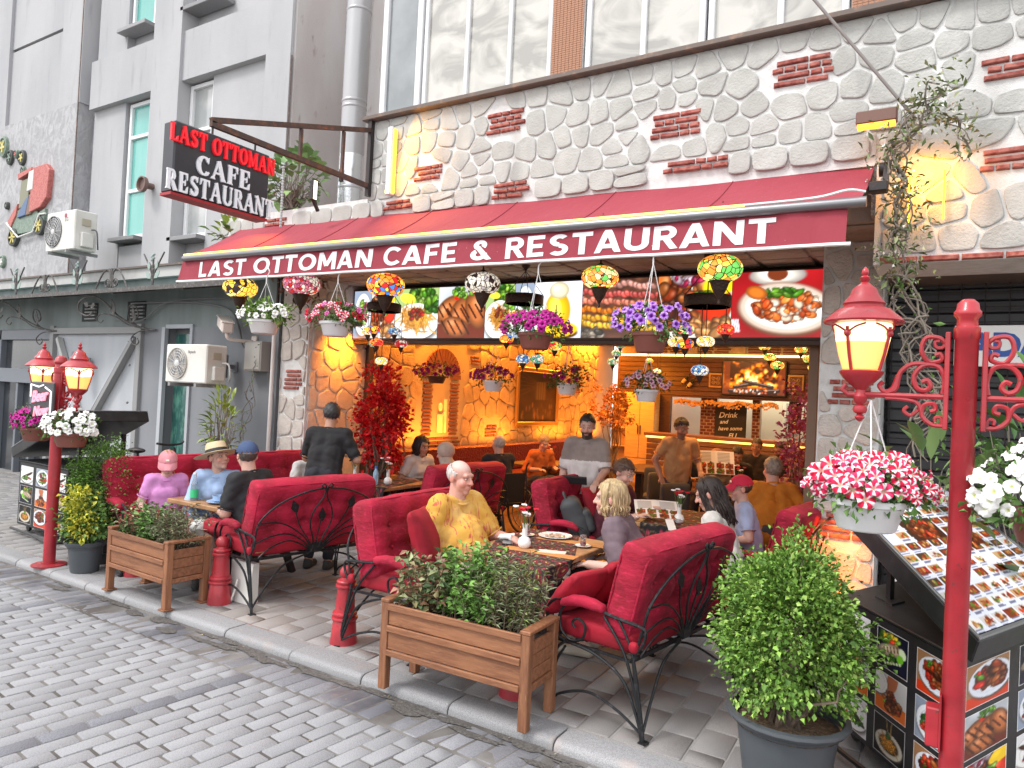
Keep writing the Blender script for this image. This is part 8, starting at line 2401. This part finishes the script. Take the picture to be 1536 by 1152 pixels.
SK_L, SK_P, SK_M, SK_D = (.56, .34, .27), (.58, .38, .31), (.42, .23, .16), (.30, .16, .10)
FX, FNX = 90, -90
person('girl in a pink cap and lilac pink shirt with a long ponytail', -6.40, 4.13, FX - 28, .84, 12, look=(-6, 24), arms=[(.17, -.26, .05), (.17, -.26, .05)], skin=SK_P, hair=('pony', (.42, .24, .10), 'ginger', ((.66, .26, .30), 'pink cap', 'mid')), shirt=(.66, .28, .58), nm='lilac', legs=(.6, .55, .6), lnm='pale floral', shoes=(.5, .5, .5), female=True)
person('woman in a straw hat and pale blue open shirt at the left table', -5.86, 4.29, FX - 40, .96, 8, look=(42, -12), arms=[(.20, -.30, .02), (.20, -.28, .02)], skin=SK_L, hair=('hat', (.12, .06, .035), 'brown'), shirt=(.34, .46, .68), sleeve=1.55, nm='pale blue', legs=(.6, .6, .58), lnm='white', female=True)
person('man in a navy blue cap and black shirt seen from behind at the left table', -5.36, 4.22, FNX + 10, 1.03, 14, look=(-34, 2), arms=[(.24, -.34, .16), (.10, -.36, .16)], fat=.12, skin=SK_L, hair=('cap', (.10, .08, .07), 'grey brown', ((.045, .075, .16), 'navy cap')), shirt=(.022, .022, .025), sleeve=.72, nm='black', legs=(.42, .02, .04), lnm='red shorts', shorts=True, shoes=(.06, .08, .14), glasses=True, seat=.45)
person('standing waiter in black bending over the table with his back turned', -5.50, 5.36, 205, 1.0, 14, True, look=(18, 28), arms=[(.26, -.34, .26), (.16, -.40, .24)], skin=SK_M, hair=('short', (.045, .042, .042), 'dark grey'), shirt=(.014, .014, .016), sleeve=.75, nm='jet', legs=(.018, .020, .028), lnm='black jeans')
person('person in a white sweatshirt half hidden behind the waiter in black', -6.45, 6.00, FX - 10, .88, 10, arms=[(.18, -.28, .05), (.18, -.28, .05)], look=(-10, 16), skin=SK_P, hair=('short', (.16, .10, .06), 'brown'), shirt=(.66, .67, .70), sleeve=1.8, nm='white', vox=.010)
M_yel = mat('yellow patterned shirt', (.62, .34, .055), .85, var=(6, (.50, .10, .06), .575, .60, (2.4, 1, .5), 4), var2=(5, (.70, .46, .16), .5, .7), bump=[(240, .2, 'noise', None, .002)])
_, I_ = person('old man with white hair in a yellow shirt patterned with red fronds', -3.18, 4.47, FX - 8, 1.05, 3, look=(6, 6), arms=[(.23, -.20, .06), (.22, -.42, .22)], fat=.24, belly=.18, skin=(.58, .31, .25), hair=('bald', (.64, .60, .57), 'white'), shirt2=M_yel, sleeve=.82, legs=(.45, .40, .32), lnm='beige', shorts=True, vox=.0075)
person('woman with short blonde hair in a mauve grey shirt leaning on the front table', -2.09, 4.84, FNX + 12, 1.02, 24, look=(8, 4), arms=[(.22, -.30, .14), (.20, -.34, .16)], fat=.26, skin=SK_P, hair=('bob', (.52, .38, .20), 'blonde'), shirt=(.155, .110, .130), nm='mauve', legs=(.05, .05, .05), lnm='patterned', shoes=(.55, .50, .42), female=True, sleeve=.8, vox=.008)
person('man in a maroon shirt reading a menu with sunglasses pushed up on his head', -2.66, 6.46, FX - 4, 1.02, 16, look=(-2, 24), arms=[(.16, -.40, .26), (.12, -.42, .30)], skin=SK_L, hair=('short', (.13, .085, .055), 'brown'), shirt=(.09, .012, .025), nm='maroon', glasses='up', vox=.008)
person('woman with long dark hair and white top looking at her phone', -1.63, 5.76, FNX + 6, 1.0, 20, look=(4, 24), arms=[(.10, -.40, .24), (.16, -.36, .22)], skin=SK_L, hair=('long', (.035, .022, .018), 'dark brown'), shirt=(.62, .60, .56), sleeve=1.7, nm='cream', female=True, vox=.008)
person('boy in a red cap and pale blue shirt', -1.63, 6.80, FNX + 20, .91, 12, look=(4, 8), arms=[(.16, -.28, .12), (.16, -.28, .12)], skin=SK_L, hair=('cap', (.10, .07, .05), 'boy brown', ((.58, .02, .06), 'red cap', 'side')), shirt=(.42, .50, .72), nm='sky', vox=.009)
person('woman with short black hair and white blouse talking behind the small sofa', -5.76, 7.21, FX - 15, .95, 12, seat=.46, look=(4, 10), arms=[(.20, -.30, .20), (.10, -.32, .20)], skin=SK_M, hair=('bob', (.02, .015, .015), 'black'), shirt=(.62, .58, .56), nm='white blouse', female=True, vox=.009)
person('woman in a beige headscarf facing the woman in the white blouse', -5.19, 6.96, FNX + 8, .93, 20, seat=.46, look=(6, 14), arms=[(.16, -.30, .20), (.16, -.30, .20)], skin=SK_L, hair=('hijab', (.46, .36, .30)), shirt=(.50, .50, .48), sleeve=1.7, nm='light stripe', female=True, vox=.009)
person('bald man in dark navy seated in the wheelchair', -5.20, 8.17, FNX - 22, 1.02, 2, seat=.44, look=(-4, -4), skin=SK_L, fat=.1, hair=('bald', (.50, .46, .42), 'grey'), shirt=(.016, .016, .026), sleeve=1.8, nm='navy', vox=.010)
person('old person in an orange shirt bent over a table by the stone wall', -5.44, 9.87, FX - 25, .95, 16, seat=.46, look=(-4, 26), arms=[(.18, -.32, .20), (.14, -.34, .22)], skin=SK_L, hair=('short', (.50, .36, .22), 'pale'), shirt=(.50, .13, .03), sleeve=1.3, nm='orange', vox=.011, lowpoly=True)
M_polo = (clothm((.27, .22, .20), 'polo taupe'), clothm((.68, .64, .62), 'polo white'))
_, W1 = person('bearded waiter in a two tone polo shirt standing in the opening', -3.28, 6.90, 12, 1.0, 0, True, look=(8, 14), arms=[(.27, -.06, -.16), (.20, -.34, .10)], skin=SK_L, hair=('short', (.02, .016, .015), 'black'), beard=(.03, .022, .02, .92), shirt2=M_polo, sleeve=.8, legs=(.30, .32, .38), lnm='grey jeans', shoes=(.5, .5, .5), fat=.05)
person('man in an apricot shirt standing by the bar', -2.94, 9.01, 40, .99, 8, True, look=(16, 22), arms=[(.25, -.10, .0), (.22, -.25, .1)], skin=SK_M, hair=('short', (.02, .016, .014), 'black'), beard=(.08, .05, .04, .5), shirt=(.58, .32, .14), nm='apricot', legs=(.07, .08, .12), lnm='jeans', vox=.010)
person('man with curly dark hair in a navy shirt holding a menu', -3.15, 9.80, FX - 25, 1.0, 6, seat=.46, look=(6, 8), arms=[(.18, -.40, .30), (.16, -.42, .32)], skin=SK_M, fat=.08, hair=('short', (.04, .032, .03), 'curly dark'), shirt=(.014, .015, .03), nm='deep navy', vox=.010, glasses=True)
person('woman with ginger hair and glasses beside the man in navy', -2.69, 9.14 + .7, FX - 50, .93, 14, seat=.46, look=(6, 12), skin=SK_L, hair=('bob', (.36, .15, .06), 'red'), shirt=(.20, .17, .15), nm='taupe', female=True, vox=.011, lowpoly=True, glasses=True)
person('person with dark hair and glasses bending over a menu', -2.68, 10.9, 30, .98, 26, seat=.46, look=(-10, 26), skin=SK_M, hair=('short', (.02, .016, .014), 'black'), shirt=(.015, .015, .018), sleeve=1.8, nm='black top', vox=.011, lowpoly=True, glasses=True)
person('man in a dark shirt with glasses at the far end of the table', -2.62, 11.87, 8, 1.02, 4, seat=.48, look=(-10, 6), skin=SK_M, hair=('short', (.05, .04, .035), 'dark'), shirt=(.03, .022, .022), sleeve=1.8, nm='dark shirt', vox=.011, lowpoly=True, glasses=True)
person('dark bearded man at the far end leaning towards his neighbour', -2.30, 12.1, -20, 1.0, 10, seat=.46, look=(-8, 18), skin=SK_M, hair=('short', (.02, .016, .014), 'black'), beard=(.03, .022, .02, .8), shirt=(.02, .02, .022), nm='charcoal', vox=.011, lowpoly=True)
person('man with grey hair in an orange shirt seen from behind with a thin strap', -1.55, 7.80, 205, 1.04, 14, seat=.46, look=(14, 4), arms=[(.30, -.26, .22), (.2, -.34, .2)], fat=.2, skin=SK_L, hair=('short', (.30, .26, .22), 'silver'), shirt=(.62, .22, .02), nm='bright orange', vox=.009, sleeve=.8)
person('person with blonde hair seen from behind beyond the man in orange', -1.50, 9.0, 165, .95, 10, seat=.46, skin=SK_L, hair=('bob', (.48, .30, .14), 'honey'), shirt=(.3, .2, .12), nm='brown', female=True, vox=.011, lowpoly=True)
# ================================================================ things on the tables and small things about the terrace
M_porc = mat('white porcelain', (.78, .78, .77), .2, coat=.3)
M_tea = mat('red tea', (.35, .01, .012), .12, coat=.5); M_clear = mat('clear glass', (.75, .77, .78), .06, trans=.9, spec=.5)
M_stem = mat('flower stem', (.08, .16, .04), .6)
def vase(x, y, z, lab, n=11):
 t = thing('bud_vase', lab, 'vase', (x, y, z), 0, 'white bud vases with carnations')
 MB().lathe([(.028, 0), (.045, .015), (.05, .04), (.04, .07), (.02, .085), (.018, .16), (.024, .175), (.019, .175), (.014, .16)], 22).build('vase', M_porc, t)
 mb = MB(); hd = []
 for k in range(n):
  a = k * 2.4; r_ = .012 + .016 * (k % 4); p = (r_ * cos(a) * 1.4, r_ * sin(a) * 1.4, .235 + .014 * ((k * 5) % 6)); hd.append(p); mb.tube([(0, 0, .1), p], .0025, 4)
 mb.build('stems', M_stem, t)
 for k, p in enumerate(hd):
  mb = MB(); r = random.Random(k)
  for q in range(16):
   a = q * 2.4; u = (cos(a) * .02 * (q / 16) ** .5, sin(a) * .02 * (q / 16) ** .5, .006 * r.random())
   mb.cbox(p[0] + u[0], p[1] + u[1], p[2] + u[2], .012, .012, .012, .004)
  mb.build('carnation', mat('white carnation', (.80, .78, .76), .8) if k % 5 < 2 or k % 7 == 0 else mat('red carnation', (.55, .01, .03), .8), t, None)
ZT = .752
vase(-2.60, 4.50, ZT, 'white bud vase with red and white carnations on the front table')
vase(-2.10, 6.48, ZT, 'white bud vase with red and white carnations beside the open menu')
vase(-5.55, 6.35, ZT, 'white bud vase with red and white carnations beside the blue water bottle')
vase(-5.98, 6.25, ZT, 'white bud vase with red and white carnations left of the waiter in black')
vase(-5.55, 10.3, .77, 'white bud vase with red and white carnations deep inside by the person in orange', 6)
vase(-2.35, 9.7, .77, 'white bud vase with red and white carnations on the table of the man in orange', 8)
def plate_(x, y, lab, r=.13, m=M_porc, food_=None):
 t = thing('plate', lab, 'plate', (x, y, ZT)); MB().lathe([(r * .6, 0), (r * .65, .004), (r, .016), (r * .99, .019), (r * .62, .008), (0, .008)], 28).build('dish', m, t)
 if food_:
  mb = MB(); rr = random.Random(3)
  for k in range(26): a = rr.random() * 6.3; q = r * .55 * rr.random() ** .5; mb.ball((q * cos(a), q * sin(a), .014), (rr.uniform(.008, .02), rr.uniform(.008, .015), .009), 6, 5)
  mb.build('food', mat('food ' + lab[:6], food_, .6), t)
 return t
plate_(-2.62, 5.02, 'round patterned plate with crumbs on the front table', .135, mat('blue rim porcelain', (.66, .68, .70), .2, var=(60, (.25, .30, .42), .55, .65)), (.45, .3, .2))
def tea(x, y, lab):
 t = thing('tea_glass', lab, 'glass', (x, y, ZT), 0, 'tulip tea glasses')
 MB().lathe([(.03, 0), (.06, .008), (.061, .011), (.03, .005), (0, .005)], 22).build('saucer', M_porc, t)
 MB().lathe([(.019, .006), (.024, .02), (.019, .045), (.025, .085)], 18).build('glass', M_clear, t); MB().lathe([(0, .009), (.018, .009), (.022, .02), (.018, .040), (0, .040)], 16).build('tea', M_tea, t)
tea(-2.30, 4.86, 'tea glass on a saucer before the blonde woman'); tea(-2.82, 4.92, 'tea glass on a saucer before the old man in yellow')
t = thing('phone', 'black phone lying on the front table beside the vase', 'phone', (-2.78, 4.56, ZT), .5); MB().box(-.04, -.08, 0, .04, .08, .010, .004).build('body', mat('phone black', (.012, .012, .014), .12), t); MB().box(-.037, -.077, .0101, .037, .077, .0106).build('screen', mat('phone glass', (.02, .02, .025), .05), t, None)
t = thing('napkin', 'crumpled white napkin behind the phone', 'napkin', (-2.86, 4.66, ZT)); me = pad_mesh('paper', M_porc, .13, .03, .10, .012, 8, 8, .01, wr=.012); me.transform(Matrix.Rotation(pi / 2, 4, 'X')); me.transform(Matrix.Translation((0, 0, .02))); link('paper', me, t)
t = thing('table_card', 'white printed card on the front table near its edge', 'card', (-2.38, 4.52, ZT), .35); MB().box(-.10, -.045, 0, .10, .045, .004).build('card', M_porc, t, None); print_panel('print', np.clip(.75 + .25 * np.random.default_rng(4).random((8, 20, 3)) - .1, 0, 1), (-.095, -.04, .0045), (.19, 0, 0), (0, .08, 0), M_print, t)
for i, yy in enumerate((4.45, 4.95)):
 t = thing('table_runner', ['orange wooden placemat nearer the planter on the front table', 'orange wooden placemat at the far end of the front table'][i], 'placemat', (-2.42, yy, .7505), rad(4)); MB().box(-.30, -.055, 0, .26, .055, .004, .001).build('mat', mat('orange oak', (.48, .22, .075), .5, var=(7, (.38, .16, .05), .4, .65, (1, 9, 1))), t, None)
t = thing('soda_bottle', 'clear glass bottle with a green label on the left table', 'bottle', (-5.92, 4.10, ZT - .005))
MB().lathe([(.032, 0), (.034, .06), (.033, .13), (.014, .20), (.013, .24), (.016, .245)], 20).build('glass', M_clear, t); MB().lathe([(.0345, .025), (.0345, .10)], 20).build('label', mat('green label', (.04, .50, .20), .5), t); MB().lathe([(.0, .24), (.016, .24), (.016, .256), (0, .257)], 14).build('cap', M_porc, t)
M_blu = mat('pale blue glaze', (.32, .46, .68), .25, coat=.3)
plate_(-5.62, 4.16, 'pale blue saucer under the blue bowl', .12, M_blu); t = thing('bowl', 'pale blue soup bowl on the left table', 'bowl', (-5.62, 4.16, ZT + .012)); MB().lathe([(.045, 0), (.065, .012), (.07, .055), (.066, .055), (.055, .02), (0, .016)], 24).build('bowl', M_blu, t)
plate_(-5.70, 4.50, 'plate of pizza like food before the woman in the straw hat', .14, M_porc, (.50, .20, .07)); plate_(-5.50, 4.28, 'plate of rice before the man in the blue cap', .12, M_porc, (.74, .72, .66))
for i, (x, y) in enumerate(((-5.86, 4.42), (-5.80, 4.52))):
 t = thing('tumbler', ['empty clear tumbler nearer the green labelled bottle', 'empty clear tumbler nearer the woman in the straw hat'][i], 'glass', (x, y, ZT), 0, 'clear tumblers'); MB().lathe([(.03, 0), (.036, .14), (.034, .14), (.028, .008), (0, .008)], 18).build('glass', M_clear, t)
t = thing('water_bottle', 'small water bottle with blue cap on the table behind the sofas', 'bottle', (-5.65, 6.25, ZT)); MB().lathe([(.03, 0), (.032, .05), (.03, .10), (.032, .13), (.013, .17), (.013, .185)], 18).build('bottle', mat('blue water', (.30, .50, .68), .12), t); MB().lathe([(.015, .185), (.015, .21), (0, .211)], 14).build('cap', mat('blue cap', (.05, .18, .6), .4), t)
def menu(x, y, z, rz, tilt, lab, w_=.25, h_=.32):
 t = thing('open_menu', lab, 'menu', (x, y, z), rz)
 for s in (-1, 1):
  im = canvas(26, 34, (.90, .89, .87))
  for k in range(7): rect(im, 4, 3 + k * 2, 20, 4 + k * 2, (.5, .5, .5))
  for a in range(2):
   for b_ in range(2): rect(im, 2 + a * 12, 18 + b_ * 8, 12 + a * 12, 25 + b_ * 8, (.6, .25, .1)); pile(im, 7 + a * 12, 21 + b_ * 8, 4, 3, 14, BROWN + REDS + GREENS, .8, 1.8)
  e1 = Vector((s * w_ * .97, -.05 * 1, 0)); e2 = Vector((0, sin(tilt) * h_, cos(tilt) * h_)); o_ = Vector((0, 0, 0)) if s > 0 else e1
  ux = e1 if s > 0 else -e1
  mb = MB(); mb.add([tuple(o_ + Vector((0, .006, 0))), tuple(o_ + ux + Vector((0, .006, 0))), tuple(o_ + ux + e2 + Vector((0, .006, 0))), tuple(o_ + e2 + Vector((0, .006, 0)))], [(3, 2, 1, 0)]); mb.build('cover', M_chalkb, t, None)
  print_panel('page', im, tuple(o_), tuple(ux), tuple(e2), M_print, t)
menu(-2.26, 6.38, .79, rad(28), rad(62), 'open picture menu held by the man in maroon', .22, .28)
menu(-2.62, 9.55, .95, rad(30), rad(20), 'open picture menu held by the man in navy')
t = thing('folded_menu', 'dark folded menu held by the bearded waiter', 'menu', (-3.22, 6.52, 1.03), .3, rx=.5); MB().box(-.13, -.01, -.045, .13, .012, .045, .004).build('cover', M_chalkb, t, None)
t = thing('serving_plate', 'stacked white plates carried by the waiter in black', 'plate', (-5.88, 5.66, 1.22)); MB().lathe([(.08, 0), (.15, .018), (.15, .026), (.09, .012), (0, .012)], 24).build('upper_plate', M_porc, t); MB().lathe([(.06, -.03), (.13, -.006), (.12, .0), (0, .0)], 24).build('lower_plate', mat('brown dish', (.16, .05, .03), .4), t)
t = thing('phone', 'white phone held by the dark haired woman', 'phone', (-2.02, 6.02, .80), .6, rx=.5); MB().box(-.036, -.075, 0, .036, .075, .009, .003).build('body', M_porc, t)
t = thing('backpack', 'dark grey backpack standing on the sofa beside the man in maroon', 'backpack', (-2.98, 6.30, .50), rad(115), rx=rad(-24))
me = weld(pad_mesh('body', mat('grey nylon', (.055, .06, .066), .7, bump=[(90, .3, 'noise', None, .003)]), .30, .16, .42, .06, 14, 16, .03, wr=.004)); me.transform(Matrix.Translation((0, 0, .21))); link('body', me, t)
me = weld(pad_mesh('pocket', MATS['grey nylon'], .24, .07, .22, .03, 10, 10, .02)); me.transform(Matrix.Translation((0, -.11, .16))); link('pocket', me, t)
MB().tube(spline([(-.05, .02, .42), (-.03, .02, .48), (.03, .02, .48), (.05, .02, .42)], 5), .012, 7).build('handle', MATS['grey nylon'], t); MB().tube([(-.10, -.09, .30), (.10, -.09, .30)], .004, 5).build('zip', M_alu, t)
t = thing('tote_bag', 'white tote bag on the paving behind the planter on blocks', 'bag', (-5.05, 4.02, 0)); mb = MB(); mb.add([(-.12, -.05, 0), (.12, -.05, 0), (.12, .05, 0), (-.12, .05, 0), (-.14, -.03, .34), (.14, -.03, .34), (.14, .03, .34), (-.14, .03, .34)], [(3, 2, 1, 0), (0, 1, 5, 4), (1, 2, 6, 5), (2, 3, 7, 6), (3, 0, 4, 7), (4, 5, 6, 7)]); mb.build('sack', mat('cotton', (.70, .69, .65), .9), t, None); MB().tube(spline([(-.1, -.06, .2), (-.12, -.09, .02), (-.04, -.1, -.0 + .012), (0, -.07, .2)], 6), .009, 6).build('strap', MATS['cotton'], t)
t = thing('wheelchair', 'black wheelchair with large spoked wheels under the man in navy', 'wheelchair', (-5.02, 8.10, 0), rad(FNX - 22))
for s in (-1, 1):
 w2 = MB(); w2.tube([(s * .29, .30 * cos(a), .31 + .30 * sin(a)) for a in np.linspace(0, 6.2832, 41)], .016, 8); wo = w2.build('wheel', mat('tyre black', (.012, .012, .013), .6), t)
 w2 = MB(); w2.tube([(s * .33, .25 * cos(a), .31 + .25 * sin(a)) for a in np.linspace(0, 6.2832, 41)], .009, 6)
 for k in range(18): w2.tube([(s * .29, 0, .31), (s * .29, .285 * cos(k * .349), .31 + .285 * sin(k * .349))], .0018, 4)
 w2.build('hand_rim', mat('chrome', (.6, .6, .62), .2, metal=.9), wo)
 MB().tube(spline([(s * .22, .22, .98), (s * .22, .16, .88), (s * .22, .16, .45), (s * .22, -.30, .43), (s * .2, -.42, .1)], 5), .012, 7).build('frame', M_iron_dk, t); MB().ball((s * .22, -.36, .06), (.02, .06, .06)).build('caster', M_iron_dk, t)
MB().box(-.21, .14, .45, .21, .17, .84, .01).build('backrest', mat('black canvas', (.015, .015, .017), .8), t); MB().box(-.21, -.28, .40, .21, .15, .44, .01).build('seat', MATS['black canvas'], t)
def itable(x, y, lab, lx=.8, ly=1.2):
 t = thing('indoor_table', lab, 'table', (x, y, 0), 0, 'dark tables indoors'); MB().box(-lx / 2, -ly / 2, .73, lx / 2, ly / 2, .77, .006).build('top', M_wood, t); MB().box(-.05, -ly * .35, 0, .05, ly * .35, .73).build('pedestal', M_tleg, t)
itable(-5.75, 10.45, 'dark table before the person in the orange shirt by the stone wall'); itable(-5.6, 7.75, 'dark table between the bench and the woman in the white blouse', .7, .7); itable(-2.35, 9.9, 'dark table between the man in navy and the man in orange', .8, 2.2); itable(-4.2, 11.3, 'dark table in the middle of the dining room', .9, 1.4)
def chair(x, y, rz, lab):
 t = thing('dining_chair', lab, 'chair', (x, y, 0), rad(rz), 'grey upholstered chairs indoors'); m = mat('grey chair cloth', (.075, .068, .066), .85)
 me = weld(pad_mesh('seat', m, .46, .08, .44, .03, 8, 8, .01)); me.transform(Matrix.Rotation(pi / 2, 4, 'X')); me.transform(Matrix.Translation((0, 0, .44))); link('seat', me, t)
 me = weld(pad_mesh('backrest', m, .46, .07, .44, .03, 8, 8, .01)); V = coords(me); V[:, 1] += .22 - V[:, 0] ** 2 * 1.6; V[:, 2] += .64; me.vertices.foreach_set('co', V.ravel()); link('backrest', me, t)
 for a in (-.19, .19):
  for b_ in (-.18, .18): MB().tube([(a * .9, b_ * .9, .40), (a, b_, 0)], .012, 6).build('leg', M_tleg, t)
for x, y, rz, lab in ((-4.75, 9.3, -60, 'grey upholstered chair right of the wheelchair'), (-4.3, 9.9, -60, 'second grey upholstered chair right of the wheelchair'), (-3.7, 10.4, 20, 'grey upholstered chair behind the bearded waiter'), (-2.75, 8.6, 60, 'grey upholstered chair behind the boy in the red cap'), (-3.35, 9.75, 60, 'grey upholstered chair under the man in navy'), (-1.45, 7.95, -155, 'grey upholstered chair under the man in bright orange')): chair(x, y, rz, lab)
t = thing('bicycle', 'black bicycle leaning by the gate behind the crimson sofa', 'bicycle', (-8.6, 5.3, 0), rad(20))
for s in (-.5, .5): MB().tube([(s + .33 * cos(a), 0, .34 + .33 * sin(a)) for a in np.linspace(0, 6.2832, 33)], .017, 7).build('wheel', MATS['tyre black'], t)
mb = MB()
for a, b_ in (((-.5, .34), (-.1, .34)), ((-.5, .34), (-.18, .84)), ((-.1, .34), (-.18, .9)), ((-.1, .34), (.36, .78)), ((-.18, .8), (.36, .86)), ((.5, .34), (.34, 1.0))): mb.tube([(a[0], 0, a[1]), (b_[0], 0, b_[1])], .016, 7)
mb.build('frame', M_iron_dk, t); MB().tube(spline([(.28, -.25, 1.06), (.34, -.12, 1.04), (.34, .12, 1.04), (.28, .25, 1.06)], 5), .014, 7).build('handlebar', M_iron_dk, t); MB().ball((-.2, 0, .93), (.13, .06, .035)).build('saddle', M_iron_dk, t)
t = thing('shop_sign', 'white sign with blue capital letters behind the shrub on the right', 'sign', (.14, 6.6, 2.42)); MB().box(-.12, -.02, -.16, 1.2, .02, .16, .004).build('board', M_porc, t, None); text_obj('lettering', 'ADA', .24, Mplane((.22, -.023, 0), (1, 0, 0), (0, 0, 1)), mat('blue letters', (.02, .09, .38), .5), t, .002, .012)
